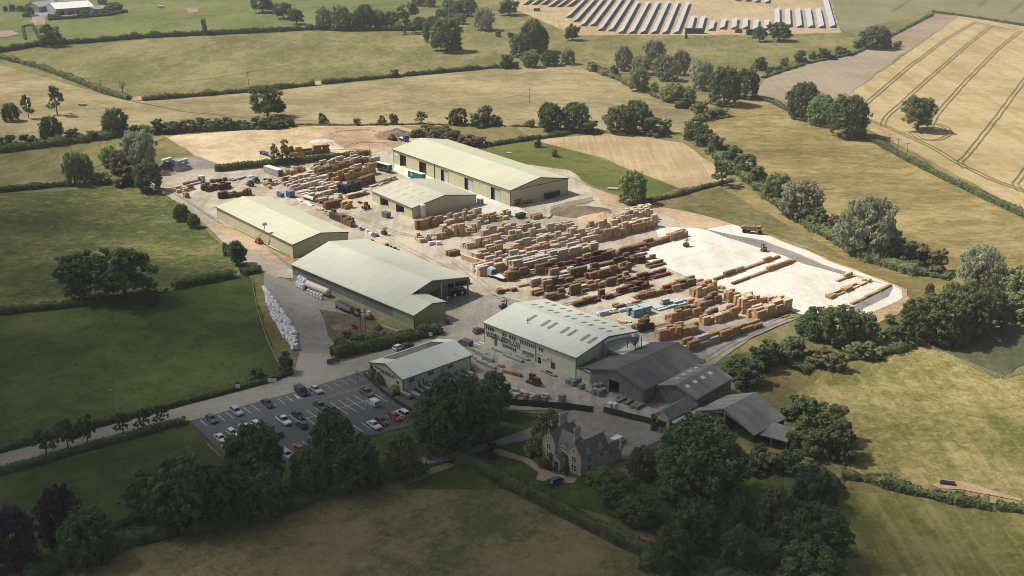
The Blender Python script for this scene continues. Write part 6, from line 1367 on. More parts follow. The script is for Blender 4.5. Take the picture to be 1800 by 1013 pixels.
lorry('flatbed_lorry', 'flatbed lorry with a pale blue cab behind the clipped hedge', 476, 276, -UD, BLUP); lorry('flatbed_lorry', 'dark flatbed lorry with a white cab in the upper left yard', 352, 322, VD, TARP); lorry('flatbed_lorry', 'flatbed lorry loaded with white wrap at the end of the pale rows', 868, 489, UD, BLUP, TARP, 6)
def trailer(px, py, d, label, L=10, side=GRNT, top=TARP): return machine('box_trailer', label, 'trailer', px, py, d, [('roof', top, [('b', -L / 2, L / 2, -1.3, 1.3, 3.9, 4.0)]), ('end_panel', side, [('b', -L / 2, -L / 2 + 1.2, -1.28, 1.28, 1.2, 3.9)]), ('end_panel', side, [('b', L / 2 - 1.0, L / 2, -1.28, 1.28, 1.2, 3.9)]), ('deck', DKG, [('b', -L / 2, L / 2, -1.25, 1.25, 1.0, 1.2)]), ('back_curtain', side, [('b', -L / 2 + 1.21, L / 2 - 1.01, 1.2, 1.27, 1.25, 3.88)])] + wheels((-L / 2 + 2, -L / 2 + 3.2, L / 2 - 1.4), 1.05, .5, .2))
trailer(675, 302, UD * -1, 'open sided trailer with a white roof and green ends in the upper yard'); t2 = trailer(733, 318, UD * -1, 'green curtain sided trailer with a white ring emblem by the long shed')
mb = MB().mat(TARP)
for i in range(20):
    a, b_ = i * .314, (i + 1) * .314; mb.poly([(-2.5 + .55 * math.cos(a), -1.31, 2.6 + .55 * math.sin(a)), (-2.5 + .55 * math.cos(b_), -1.31, 2.6 + .55 * math.sin(b_)), (-2.5 + .8 * math.cos(b_), -1.31, 2.6 + .8 * math.sin(b_)), (-2.5 + .8 * math.cos(a), -1.31, 2.6 + .8 * math.sin(a))])
mb.box(-2.6, -2.35, -1.30, -1.32, 2.2, 3.0); mb.build('emblem', t2, fix=False)
MB().mat(GRNT).box(-3.8, 4.0, -1.29, -1.2, 1.25, 3.88).build('front_curtain', t2)
machine('container', 'pale grey container with a light roof in the upper left yard', 'container', 481, 307, UD, [('body', flat('pale container', (.33, .33, .30)), [('b', -6, 6, -1.6, 1.6, 0, 3)]), ('roof', flat('blue white container roof', (.50, .56, .62)), [('b', -6.1, 6.1, -1.7, 1.7, 3.0, 3.2)]), ('door', TRIMG, [('b', -6.05, -6.001, -.9, .9, .1, 2.6)])])
machine('blue_container', 'bright blue container beside the plain shed roof', 'container', 511, 347, UD, [('body', BLUC, [('b', -1.6, 1.6, -1.4, 1.4, .1, 2.7)]), ('lid', flat('blue container top', (.10, .22, .42)), [('b', -1.65, 1.65, -1.45, 1.45, 2.7, 2.85)])]); machine('blue_bin', 'pale blue upright bin at the yard edge by the dark stacks', 'bin', 621, 399, UD, [('body', paint('blue bin', (.12, .26, .42)), [('b', -.8, .8, -.7, .7, .1, 2.0)]), ('lid', DKG, [('b', -.85, .85, -.75, .75, 2.0, 2.1)])])
machine('site_cabin', 'dark blue and white site clutter beside the bright blue container', 'cabin', 492, 346, UD, [('body', BLUC, [('b', -2.2, 1.0, -1, 1, .1, 1.4)]), ('tank', TARP, [('t', (1.6, 0, 0), (1.6, 0, 2.2), .9, .7, 12)])])
machine('loader', 'yellow loader with a raised arm before the middle shed', 'loader', 643, 368, -VD, [('body', YEL, [('b', -1.8, 1.2, -.8, .8, .7, 1.6)]), ('cab', DKG, [('b', -.9, .4, -.7, .7, 1.6, 2.9)]), ('arm', YEL, [('t', (-1.0, .5, 1.8), (3.0, .5, 3.6), .22), ('t', (-1.0, -.5, 1.8), (3.0, -.5, 3.6), .22)]), ('bucket', DKG, [('b', 2.8, 3.6, -1.0, 1.0, 3.0, 3.9)])] + wheels((-1.2, 1.0), .85, .6, .25))
machine('loader', 'yellow loader among pale stacks near the sandy kerb', 'loader', 475, 326, UD, [('body', YEL, [('b', -1.8, 1.2, -.8, .8, .7, 1.6)]), ('cab', DKG, [('b', -.9, .4, -.7, .7, 1.6, 2.9)]), ('arm', YEL, [('t', (-1.0, 0, 1.8), (3.4, 0, 2.2), .25)]), ('bucket', DKG, [('b', 3.2, 4, -1.0, 1.0, 1.6, 2.4)])] + wheels((-1.2, 1.0), .85, .6, .25))
tract = [('bonnet', GRNP, [('b', .2, 2.1, -.45, .45, .9, 1.7)]), ('cab', GRNP, [('b', -1.2, .2, -.8, .8, 1.0, 1.6)]), ('cab_glass', CGL, [('b', -1.1, .1, -.75, .75, 1.6, 2.5)]), ('cab_roof', GRNP, [('b', -1.2, .25, -.82, .82, 2.5, 2.7)])] + [('wheel', RUB, [('w', -.9, s * .95, .85, .85, .25)]) for s in (-1, 1)] + [('wheel', RUB, [('w', 1.5, s * .85, .5, .5, .18)]) for s in (-1, 1)]
machine('tractor', 'green tractor parked in the upper left yard, the front one', 'tractor', 440, 328, UD, tract); machine('tractor', 'green tractor parked in the upper left yard, the rear one', 'tractor', 450, 322, UD, tract)
machine('boom_lift', 'red boom lift reaching up the wall of the plain shed', 'boom lift', 456, 429, -UD, [('chassis', REDP, [('b', -1.4, 1.4, -1, 1, .5, 1.3)]), ('turret', REDP, [('b', -1.1, .5, -.7, .7, 1.3, 2.1)]), ('boom', STEELG, [('t', (-.8, 0, 2.0), (3.6, .3, 5.6), .22), ('t', (3.6, .3, 5.6), (4.2, .3, 8.6), .16)]), ('basket', STEELG, [('b', 3.8, 5.0, -.4, 1.0, 8.4, 9.4)])] + wheels((-1, 1), .9, .45, .2))
machine('skip', 'dark green skip beside the middle shed doorway', 'skip', 679, 383, UD, [('body', flat('green skip steel', (.10, .14, .10)), [('p', [(-1.8, -1.1, .9), (-1.4, -1.1, .1), (1.4, -1.1, .1), (1.8, -1.1, .9), (1.8, -1.1, 2.3), (-1.8, -1.1, 2.3)], (0, 2.2, 0))]), ('rail', TRIMD, [('b', -1.9, 1.9, -1.2, -1.1, 2.2, 2.32)])])
machine('skip', 'dark skip by the fence below the long shed', 'skip', 915, 384, VD, [('body', TRIMD, [('p', [(-2.2, -1.1, .9), (-1.8, -1.1, .1), (1.8, -1.1, .1), (2.2, -1.1, .9), (2.2, -1.1, 1.9), (-2.2, -1.1, 1.9)], (0, 2.2, 0))]), ('lid', DKG, [('b', -2.2, 2.2, .5, 1.15, 1.9, 2.0)])])
machine('white_tank', 'long cream cylindrical tank lying beside the open shed wall', 'tank', 557, 514, UD, [('shell', flat('cream tank paint', (.50, .47, .39), .5), [('t', (-7, 0, 1.5), (6.6, 0, 1.5), 1.3, 1.3, 16)]), ('dished_end', flat('blue white tank end', (.36, .43, .48)), [('t', (-7.5, 0, 1.5), (-7, 0, 1.5), .8, 1.3, 16)]), ('cradle', DKG, [('b', x, x + .4, -1, 1, 0, .5) for x in (-5, 0, 5)])], bevel=0)
for i, (x, y, l_) in enumerate(((600, 544, 'blue grey farm trailer beside the open shed, the left one'), (613, 550, 'blue grey farm trailer beside the open shed, the right one'))):
    machine('farm_trailer', l_, 'trailer', x, y, UD, [('body', BLUEG, [('b', -2.2, 2.2, -1.1, 1.1, .9, 2.3)]), ('cover', DKG, [('b', -2.0, 2.0, -.9, .9, 2.3, 2.4)])] + wheels((-1.2, 1.2), 1.05, .5, .2))
machine('digger', 'small orange digger beside the open shed wall', 'digger', 629, 556, UD, [('body', ORG, [('b', -1.2, .8, -.8, .8, .7, 1.5)]), ('cab', DKG, [('b', -.6, .5, -.6, .6, 1.5, 2.5)]), ('arm', ORG, [('t', (.8, 0, 1.4), (2.4, 0, 2.6), .15), ('t', (2.4, 0, 2.6), (3.4, 0, .8), .12)]), ('track', RUB, [('b', -1.3, 1.2, s * 1.0 - .2, s * 1.0 + .2, 0, .7) for s in (-1, 1)])]); machine('digger', 'orange digger nearer the open shed annex', 'digger', 649, 561, UD, [('body', ORG, [('b', -1.2, .8, -.8, .8, .7, 1.5)]), ('cab', TARP, [('b', -.6, .5, -.6, .6, 1.5, 2.5)]), ('arm', ORG, [('t', (.8, 0, 1.4), (2.2, 0, 1.9), .15)]), ('track', RUB, [('b', -1.3, 1.2, s * 1.0 - .2, s * 1.0 + .2, 0, .7) for s in (-1, 1)])])
machine('excavator', 'brown tracked excavator parked on the churned earth lot', 'excavator', 690, 247, -UD, [('body', flat('dusty machine', (.18, .14, .10)), [('b', -2, 1.5, -1.2, 1.2, 1.0, 2.4)]), ('cab', DKG, [('b', -.2, 1.4, -1.1, 0, 2.4, 3.2)]), ('boom', flat('dusty boom', (.16, .13, .10)), [('t', (1.2, 0, 2.2), (4.5, 0, 4.2), .3), ('t', (4.5, 0, 4.2), (6, 0, 1.0), .25)]), ('track', RUB, [('b', -2.2, 2.2, s * 1.1 - .3, s * 1.1 + .3, 0, 1) for s in (-1, 1)])])
lorry('tipper_lorry', 'white tipper lorry with a blue cab on the churned earth lot', 712, 249, Vector((.6, -.8, 0)), BLUC, TARP, 5)
for px, py, lab in ((294, 286, 'white flatbed van among the gravel heaps'), (322, 288, 'cream topped trailer beside the dark gravel heap')):
    machine('flatbed_van', lab, 'van', px, py, VD, [('cab', TARP, [('b', .6, 2.4, -1, 1, .5, 2.1)]), ('bed', flat('cream cover', (.45, .42, .34)) if 'cream' in lab else TARP, [('b', -2.8, .5, -1.05, 1.05, .8, 1.8)]), ('glass', CGL, [('b', 1.6, 2.43, -.9, .9, 1.4, 1.95)])] + wheels((-1.8, 1.5), .9, .38, .15))
machine('lorry_trailer', 'low dark trailer beside the sandy kerb of the left yard', 'trailer', 545, 353, UD, [('deck', TARP, [('b', -4, 4, -1.2, 1.2, .9, 1.5)]), ('headboard', DKG, [('b', -4.2, -4, -1.2, 1.2, .9, 2.2)])] + wheels((2, 3), 1.0, .45, .2))
for x, y, l_ in ((663, 436, 'yellow tracked chassis lying by the yard edge'), (690, 443, 'yellow and black axle unit lying by the yard edge'), (703, 449, 'rusty yellow machine frame lying by the yard edge')):
    machine('machine_frame', l_, 'machine', x - 10, y - 6, UD, [('frame', YEL, [('b', -2, 2, -.3, .3, .6, 1.0), ('b', -1.5, -1.2, -1.1, 1.1, .5, .9), ('b', 1.2, 1.5, -1.1, 1.1, .5, .9)]), ('engine', DKG, [('b', -1, .4, -.6, .6, 1.0, 1.7)])] + wheels((-1.4, 1.4), 1.0, .5, .2))
machine('orange_trailer', 'orange flat trailer against the gable of the long shed', 'trailer', 928, 358, VD, [('deck', ORG, [('b', -3, 3, -.9, .9, .8, 1.1)])] + wheels((-1.5, 1.5), .9, .4, .15)); machine('pipe_rack', 'dark rack of equipment against the gable of the long shed', 'rack', 972, 348, VD, [('frame', DKG, [('b', x, x + .8, -.8, .8, 0, 2 + (x % 2) * .5) for x in (-5, -3, -1, 1.2, 3.2)])])
machine('grey_bin', 'brown pallet box against the gable of the long shed', 'crate', 909, 361, VD, [('body', flat('brown pallet box', (.17, .12, .08)), [('b', -1.6, 1.6, -.8, .8, 0, 2.4)]), ('lid', BEAR, [('b', -1.65, 1.65, -.85, .85, 2.4, 2.5)])])
machine('cylinder_stack', 'white ribbed silo at the corner of the middle shed', 'silo', 744, 383, UD, [('shell', TARP, [('t', (0, 0, 0), (0, 0, 5.5), 1.2, 1.2, 14)]), ('cap', TARP, [('t', (0, 0, 5.5), (0, 0, 6), 1.2, .3, 14)])]); machine('white_cabinet', 'white cabinet at the far corner of the middle shed', 'cabinet', 844, 360, UD, [('body', TARP, [('b', -1.2, 1.2, -1, 1, 0, 2.6)]), ('door', TRIMG, [('b', -1.25, -1.201, -.6, .6, .2, 2.2)])])
machine('tarpaulin_heap', 'dark blue tarpaulin heap before the middle shed gable', 'heap', 752, 378, VD, [('cover', flat('dark blue tarpaulin', (.07, .10, .12)), [('p', [(-3, -1, 0), (3, -1, 0), (2.4, -1, 1.8), (.3, -1, 2.3), (-2.2, -1, 1.6)], (0, 2, 0))])])
machine('water_trough', 'dark water trough on the trampled earth of the hay field', 'trough', 1665, 853, Vector((1, -.25, 0)), [('basin', flat('trough brown', (.10, .075, .06)), [('b', -1.8, 1.8, -.5, .5, 0, .7)]), ('water', GLASS, [('b', -1.7, 1.7, -.42, .42, .7, .72)])]); machine('water_trough', 'small trough in the straw pasture with worn ground', 'trough', 145, 186, Vector((1, 0, 0)), [('basin', CONC, [('b', -2.5, 2.5, -.8, .8, 0, .8)])]); machine('field_trough', 'white trough in the far green pasture', 'trough', 283, 14, Vector((1, 0, 0)), [('basin', TARP, [('b', -3, 3, -1.2, 1.2, 0, 1.8)])])
machine('field_trough', 'tiny white trough in the green paddock', 'trough', 894, 271, Vector((1, -.3, 0)), [('basin', TARP, [('b', -1.5, 1.5, -.5, .5, 0, .6)])]); machine('log_pile', 'pale sawn logs at the edge of the green paddock', 'logs', 1079, 334, Vector((1, -.2, 0)), [('log', flat('pale log', (.5, .42, .32)), [('t', (-3, y, .3), (2, y + .2, .3), .3) for y in (-.7, 0, .7)])], bevel=0)
machine('green_container', 'dark green container at the left end of the short solar rows', 'container', 1221, 59, Vector((1, 0, 0)), [('body', TRIMD, [('b', -8, 8, -2, 2, .1, 4)])]); machine('green_container', 'dark green cabin behind the twin oaks at the solar rows', 'cabin', 1322, 61, Vector((1, 0, 0)), [('body', TRIMD, [('b', -5, 5, -2, 2, .1, 4)])]); machine('field_bin', 'small dark tank beside the solar panels', 'tank', 944, 20, Vector((1, 0, 0)), [('body', TRIMG, [('b', -3, 3, -1.5, 1.5, .1, 2.6)])]); machine('field_bin', 'dark cube cabinet beside the small white car', 'cabinet', 1298, 58, Vector((1, 0, 0)), [('body', TRIMG, [('b', -3, 3, -1.5, 1.5, .1, 3)])])
row((566, 266), (572, 265), 'x', 'brown') if False else None
# --- heaps
def heap(px, py, rx, ry, h, m, label, name='heap', seed=1):
    p = g(px, py); rs = random.Random(seed); n = 26; mb = MB().mat(m); rings = 7; V = []
    for r in range(rings + 1):
        for k in range(n):
            a = 2 * math.pi * k / n; q = r / rings; jx = 1 + .18 * noise.noise(Vector((math.cos(a) * 2, math.sin(a) * 2, seed + r * .4)))
            V.append((math.cos(a) * rx * q * jx, math.sin(a) * ry * q * jx, h * (1 - q) ** .85 * (1 + .25 * noise.noise(Vector((math.cos(a) * q * 3, math.sin(a) * q * 3, seed)))) if r < rings else -.05))
    mb.v = V
    for r in range(rings):
        for k in range(n): k2 = (k + 1) % n; mb.f.append((r * n + k, (r + 1) * n + k, (r + 1) * n + k2, r * n + k2)); mb.m.append(0)
    o = mb.build(name, None, (p.x, p.y, .006 * LAYER[0]), fix=False); return tag(o, label, name.replace('_', ' '))
HEAPD = field('heap of dark gravel', [(.06, .062, .066), (.09, .092, .096), (.12, .122, .125)], fine=2, bump=1); HEAPB = field('heap of brown spoil', [(.15, .11, .08), (.22, .16, .115), (.30, .22, .16)], fine=1, bump=1)
heap(306, 298, 9, 7, 4.5, HEAPD, 'dark grey gravel heap by the willows', 'gravel_heap', 1); heap(296, 305, 5, 4, 1.2, DIRT, 'low orange sand heap beside the dark gravel heap', 'sand_heap', 2); heap(696, 240, 12, 9, 4.2, HEAPB, 'brown spoil heap on the earth lot behind the long shed', 'spoil_heap', 3); heap(1060, 388, 11, 8, 3.5, SAND, 'pale sand heap at the top of the pale timber rows', 'sand_heap', 4); heap(1022, 374, 14, 9, 2.6, HEAPB, 'brush covered brown heap by the palisade fence', 'spoil_heap', 5); heap(566, 250, 7, 3.5, 1.6, SLAB, 'white spoil ridge on the sandy lot', 'sand_heap', 8); heap(585, 262, 6, 3, 1.2, SLAB, 'low white spoil mound behind the brown hedge stacks', 'sand_heap', 9); heap(608, 577, 5, 3, 1.2, HEAPB, 'low brown heap on the weedy ground by the twin pole', 'spoil_heap', 6)
# --- white bulk bags
BAGM = plain('woven white bag', [(.68, .69, .70), (.80, .80, .80)], 2, .7, rand=.08); LOOPM = flat('bag lifting loop', (.40, .42, .46))
bm = bmesh.new(); bmesh.ops.create_cube(bm, size=1.0); bmesh.ops.subdivide_edges(bm, edges=bm.edges[:], cuts=3, use_grid_fill=True)
for v in bm.verts:
    x, y, z = v.co; b_ = 1 + .16 * (1 - (2 * z) ** 2); c_ = 1 - .10 * (abs(2 * x) ** 3 * abs(2 * y) ** 3); v.co = (x * b_ * c_, y * b_ * c_, (z + .5) * (1 - .10 * (1 - (2 * x) ** 2) * (1 - (2 * y) ** 2) * (z > .4)))
bagme = bpy.data.meshes.new('bag'); bm.to_mesh(bagme); bm.free(); bagme.materials.append(BAGM); bagme.polygons.foreach_set('use_smooth', [True] * len(bagme.polygons))
lp = MB().mat(LOOPM)
lp.box(-.42, .42, -.03, .03, .93, 1.0).box(-.03, .03, -.42, .42, .931, 1.001)
for x in (-.4, .4): lp.tube((x, 0, .95), (x * .75, 0, 1.16), .05, .05, 5); lp.tube((0, x, .95), (0, x * .75, 1.16), .05, .05, 5)
loopme = lp.mesh('loops', fix=False)
bagn = [0]
def bag(p, z, loc, px):
    bagn[0] += 1; rs = random.Random(bagn[0]); e = link('bulk_bag', bagme, None, (p.x, p.y, z + .35), rs.uniform(-.3, .3) + 1); s_ = rs.uniform(.92, 1.08); e.scale = (s_, s_, rs.uniform(.9, 1.1)); link('lifting_loops', loopme, e)
    reg(e, 'white bulk bag', loc, px, 'bulk bag', 'white bulk bags in the gravel yard')
bl = [(464, 508, 1, 1), (468, 517, 1, 2), (471, 524, 2, 2), (475, 533, 3, 2), (480, 542, 3, 2), (485, 552, 4, 2), (490, 560, 4, 2), (495, 568, 4, 2), (500, 576, 4, 2), (504, 583, 4, 2), (508, 590, 4, 2), (511, 597, 3, 2), (514, 604, 2, 2), (517, 611, 2, 2), (520, 618, 2, 1)]
zz = .006 * LAYER[0] - .35
for i in range(len(bl) - 1):
    a, b_ = g(*bl[i][:2]), g(*bl[i + 1][:2]); n = max(1, int((b_ - a).length / 1.2)); d = (b_ - a).normalized(); nr = Vector((-d.y, d.x, 0))
    for j in range(n):
        for w_ in range(bl[i][2]):
            for t in range(bl[i][3] if (j * 3 + w_ * 2 + i) % 5 else 1):
                p = a.lerp(b_, (j + .5) / n) + nr * (w_ - bl[i][2] / 2 + .5) * 1.1 + Vector((rnd() - .5, rnd() - .5, 0)) * .3; q = proj(p.x, p.y)
                bag(p, zz + t * 1.0, f'in the {("bottom", "top")[t]} layer along the verge', q[1])
for i in range(5): p = g(543 + i * 5.6, 519 + i * 2.3); bag(p, zz, 'in the lower row before the tank', 543 + i); bag(p, zz + 1.0, 'in the upper row before the tank', 543 + i)
for i in range(3):
    for j in range(3):
        for t in range(3 if j else 2): p = g(524 + i * 4.4 + j * 2, 506 + i * 2.2 - j * 3); bag(p, zz + t * 1.0, f'in tier {("one", "two", "three")[t]} left of the tank', 524 + i * 4 + j)
# --- poles, signs
WOODP = plain('pole timber', [(.10, .075, .055), (.15, .115, .085)], 2, .9)
def pole(px, py, top, label, arms=1, m=WOODP, name='telegraph_pole', r=.17, d=None):
    P = g(px, py); h = height_at(P, top); e = thing(name, label, name.replace('_', ' '), P, math.atan2(d.y, d.x) if d else 0)
    MB().mat(m).tube((0, 0, -.05), (0, 0, h), r, r * .7).build('shaft', e)
    if arms: mb = MB().mat(m); mb.box(-1.1, 1.1, -.07, .07, h - .5, h - .36); mb.build('crossarm', e); mb = MB().mat(DKG); [mb.tube((x, 0, h - .36), (x, 0, h - .1), .07, .05, 6) for x in (-1, 0, 1)]; mb.build('insulator', e)
    return e, h
for a in ((437, 150, 127, 'telegraph pole standing in the olive pasture'), (178, 157, 141, 'thin pole near the dead tree'), (687, 136, 119, 'pole beside the small hedge bush on the middle hedge'), (931, 182, 156, 'pale lone telegraph pole in the straw pasture'), (1562, 260, 236, 'leftmost of the three poles below the wheat field'), (1577, 272, 244, 'middle of the three poles below the wheat field'), (1593, 281, 251, 'rightmost of the three poles below the wheat field')): pole(*a)
for px, py, top, lab in ((635, 588, 541, 'left pole of the twin pole with a transformer'), (643, 586, 543, 'right pole of the twin pole with a transformer')): pole(px, py, top, lab, 0, r=.15)
P = g(639, 587); machine('transformer', 'grey transformer slung between the two poles by the open shed', 'transformer', 639, 587, Vector((1, 0, 0)), [('tank', TARP, [('b', -.6, .6, -.4, .4, 5.2, 6.6)]), ('crossarm', WOODP, [('b', -1.3, 1.3, -.1, .1, 7.2, 7.4)]), ('platform', DKG, [('b', -1.0, 1.0, -.5, .5, 5.05, 5.2)])])
e, h = pole(200, 722, 686, 'slim grey lamp post in the dark pasture above the road', 0, STEELG, 'lamp_post', .09); MB().mat(STEELG).box(-.8, .1, -.12, .12, h, h + .15).build('lamp_head', e)
def sign(px, py, top, w, hh, label, cols, name='sign_board'):
    P = g(px, py); h = height_at(P, top); e = thing(name, label, 'sign', P)
    mb = MB().mat(DKG)
    for x in (-w * .4, w * .4): mb.box(x - .05, x + .05, .0, .1, 0, h)
    mb.build('post', e); z = h
    for k, (m, f) in enumerate(cols): MB().mat(m).box(-w / 2, w / 2, -.05, -.001, z - hh * f, z - .004).build('panel', e); z -= hh * f
    return e
NAVYP = flat('navy sign face', (.03, .05, .16)); SIGNW = flat('white sign face', (.66, .68, .68))
sign(418.5, 688, 671, 1.3, 2.0, 'tall white sign with a navy top beside the access road', [(NAVYP, .36), (SIGNW, .64)]); sign(479, 676, 665.5, 2.6, 1.2, 'wide blank white sign board on the hedge by the access road', [(SIGNW, 1)])
sign(627, 660, 651, 1.0, 1.0, 'small white sign at the car park gate', [(SIGNW, 1)]); sign(757, 597, 584, 1.2, 1.4, 'white sign behind the small office roof', [(SIGNW, 1)])
e = sign(586, 641, 630, 4.2, 1.6, 'grey gate sign board at the gravel yard entrance', [(flat('grey sign face', (.10, .115, .12)), 1)]); e.rotation_euler.z = .5
machine('gate_post', 'white stone gate post at the gravel yard entrance', 'post', 580, 641, Vector((1, 0, 0)), [('block', CONC, [('b', -.5, .5, -.4, .4, 0, .9)]), ('cap', SIGNW, [('b', -.55, .55, -.45, .45, .9, 1.0)])])
# --- fences
def fence(pts, label, m, h=1.1, sp=2.5, rails=3, panel=False, name='post_and_rail_fence', w=.1, pm=None):
    P = [g(*p) for p in pts]; e = thing(name, label, 'fence', P[0]); o = P[0]; rl = MB().mat(m); n_ = 0; po = MB().mat(pm or m)
    for a, b_ in zip(P, P[1:]):
        d = b_ - a; L = d.length; d.normalize(); nr = Vector((-d.y, d.x, 0)) * .04
        k = max(1, int(L / sp))
        for i in range(k + 1): q = a.lerp(b_, i / k) - o; po.box(q.x - w / 2, q.x + w / 2, q.y - w / 2, q.y + w / 2, 0, h + .1)
        A, B = a - o - nr * 2, b_ - o - nr * 2
        if panel: rl.prism([A, B, B + Vector((0, 0, h)), A + Vector((0, 0, h))], nr)
        else:
            for r in range(rails): z = h * (r + .8) / rails - .08; rl.prism([A + Vector((0, 0, z)), B + Vector((0, 0, z)), B + Vector((0, 0, z + .12)), A + Vector((0, 0, z + .12))], nr)
    po.build('posts', e); rl.build('boards' if panel else 'rails', e); return e
FW_ = plain('grey fence timber', [(.17, .14, .11), (.25, .21, .165)], 2, .9); FWP = plain('pale fence timber', [(.36, .31, .23), (.44, .38, .29)], 2, .9); BLKF = plain('black boarding', [(.035, .033, .03), (.07, .065, .058)], 2, .9, lines=(0, .3, .15, .5))
fence([(331, 745), (365, 778), (402, 812)], 'brown timber fence at the left end of the car park', plain('brown fence timber', [(.11, .075, .05), (.16, .115, .08)], 2, .9), 1.5, 2.2, 5)
fence([(443, 492), (452, 545), (470, 600), (489, 640)], 'pale rail fence on the bank beside the bulk bags', FWP, 1.1, 2.5, 2); fence([(1608, 600), (1680, 634), (1762, 667), (1800, 655)], 'pale timber fence across the hay field corner', FWP, 1.3, 2.5, 3)
fence([(884, 712), (960, 718), (1000, 721), (1043, 727)], 'long black boarded fence below the timber yard', BLKF, 2.2, 3, 1, True, 'boarded_fence'); fence([(1061, 727), (1100, 737), (1142, 747), (1150, 752)], 'black boarded fence before the stone outbuilding', BLKF, 2.2, 3, 1, True, 'boarded_fence')
fence([(640, 662), (670, 690), (700, 712), (737, 735)], 'dark fence between car park and small office', BLKF, 1.6, 2.5, 1, True, 'boarded_fence')
PAL_ = flat('palisade steel', (.27, .29, .29), .5)
fence([(968, 372), (1000, 363), (1030, 357), (1042, 352)], 'grey steel palisade fence beside the brush heap', PAL_, 2.2, 1.5, 8, name='palisade_fence', w=.08); fence([(305, 342), (332, 358), (385, 394)], 'grey mesh fence beside the stone track', PAL_, 1.8, 3, 4, name='mesh_fence', w=.07); fence([(470, 440), (500, 463), (514, 476)], 'grey mesh fence at the corner of the open shed', PAL_, 1.8, 2.5, 4, name='mesh_fence', w=.07); fence([(998, 312), (1040, 330), (1068, 340)], 'thin paddock fence right of the long shed', PAL_, 1.2, 3, 3, name='mesh_fence', w=.07)
fence([(590, 372), (540, 356), (484, 318), (470, 306)], 'low pale kerb wall beside the pale left rows', FWP, .7, 4, 1, True, 'kerb_wall'); fence([(960, 270), (1060, 296), (1190, 332)], 'wire fence between paddock and stubble', FW_, 1.1, 4, 2); fence([(400, 303), (520, 291), (640, 278)], 'wire fence along the upper yard road', FW_, 1.1, 4, 2)
fence([(40, 1018), (160, 974), (250, 946), (420, 914), (560, 868), (745, 822)], 'grey post fence along the brown field', FW_, 1.1, 5, 1); fence([(287, 242), (330, 268), (372, 292)], 'rail fence down the left side of the sandy lot', FWP, 1.1, 3, 2)
# --- solar panel rows: tilted tables on posts
def srow(px, py, px2, py2, group='rows of solar panels'):
    a = g(px, py); b_ = g(px2, py2); d = (b_ - a); L = min(d.length, 420); d.normalize(); nr = Vector((d.y, -d.x, 0))
    e = empty('solar_panel_row', a, math.atan2(d.y, d.x)); reg(e, 'long row of tilted solar panels' if L > 90 else 'short row of tilted solar panels', 'of the solar field', px, 'solar panels', group)
    w = 4.6; s_ = -1
    MB().mat(SOL).prism([(0, 2.3, .8), (L, 2.3, .8), (L, -2.3, 2.9), (0, -2.3, 2.9)], (0, 0, .09)).build('panel_table', e)
    mb = MB().mat(STEELG); k = max(2, int(L / 12))
    for i in range(k + 1): x = min(L - .2, .2 + L * i / k); mb.box(x - .08, x + .08, 1.5, 1.7, 0, 1.1); mb.box(x - .08, x + .08, -1.7, -1.5, 0, 2.5)
    mb.build('posts', e)
m, nt, b_ = nodes('solar glass with painted sky'); b_.inputs['Base Color'].default_value = (.40, .43, .475, 1); b_.inputs['Roughness'].default_value = .32; b_.inputs['Specular IOR Level'].default_value = .6; SOL = m  # pale base colour stands in for sky reflected in the panels
def z6(x, y): return (900 + x / 4.5, y / 4.5)
def z7(x, y): return (1180 + x / 5.625, y / 5.625)
far = g(*z6(985, 30)) - g(*z6(860, 268)); 
for a, b__ in (((95, 42), (150, 2)), ((165, 42), (225, 2)), ((240, 40), (295, 2)), ((297, 58), (375, 2)), ((367, 58), (445, 2)), ((447, 55), (515, 2)), ((440, 143), (580, 2)), ((497, 177), (655, 2)), ((553, 210), (722, 2)), ((633, 210), (792, 2)), ((695, 247), (868, 2)), ((778, 250), (938, 2)), ((858, 268), (992, 28)), ((943, 270), (1075, 28)), ((1030, 270), (1152, 28)), ((1118, 270), (1230, 28)), ((1203, 272), (1308, 28)), ((1295, 272), (1388, 34)), ((1402, 245), (1430, 143)), ((1483, 247), (1512, 143)), ((1570, 247), (1588, 178)), ((1660, 235), (1676, 164)), ((1750, 235), (1764, 162))): srow(*z6(*a), *z6(*b__))
for a, b__ in (((618, 292), (626, 200)), ((727, 292), (733, 198)), ((830, 308), (836, 215)), ((935, 300), (942, 215)), ((1045, 262), (1043, 98)), ((1152, 270), (1145, 103)), ((1264, 278), (1245, 103)), ((1375, 280), (1346, 103)), ((1482, 282), (1446, 103)), ((1592, 278), (1520, 2)), ((650, 14), (662, -30)), ((750, 18), (758, -30)), ((842, 28), (846, -30)), ((942, 36), (942, -30))): srow(*z7(*a), *z7(*b__))
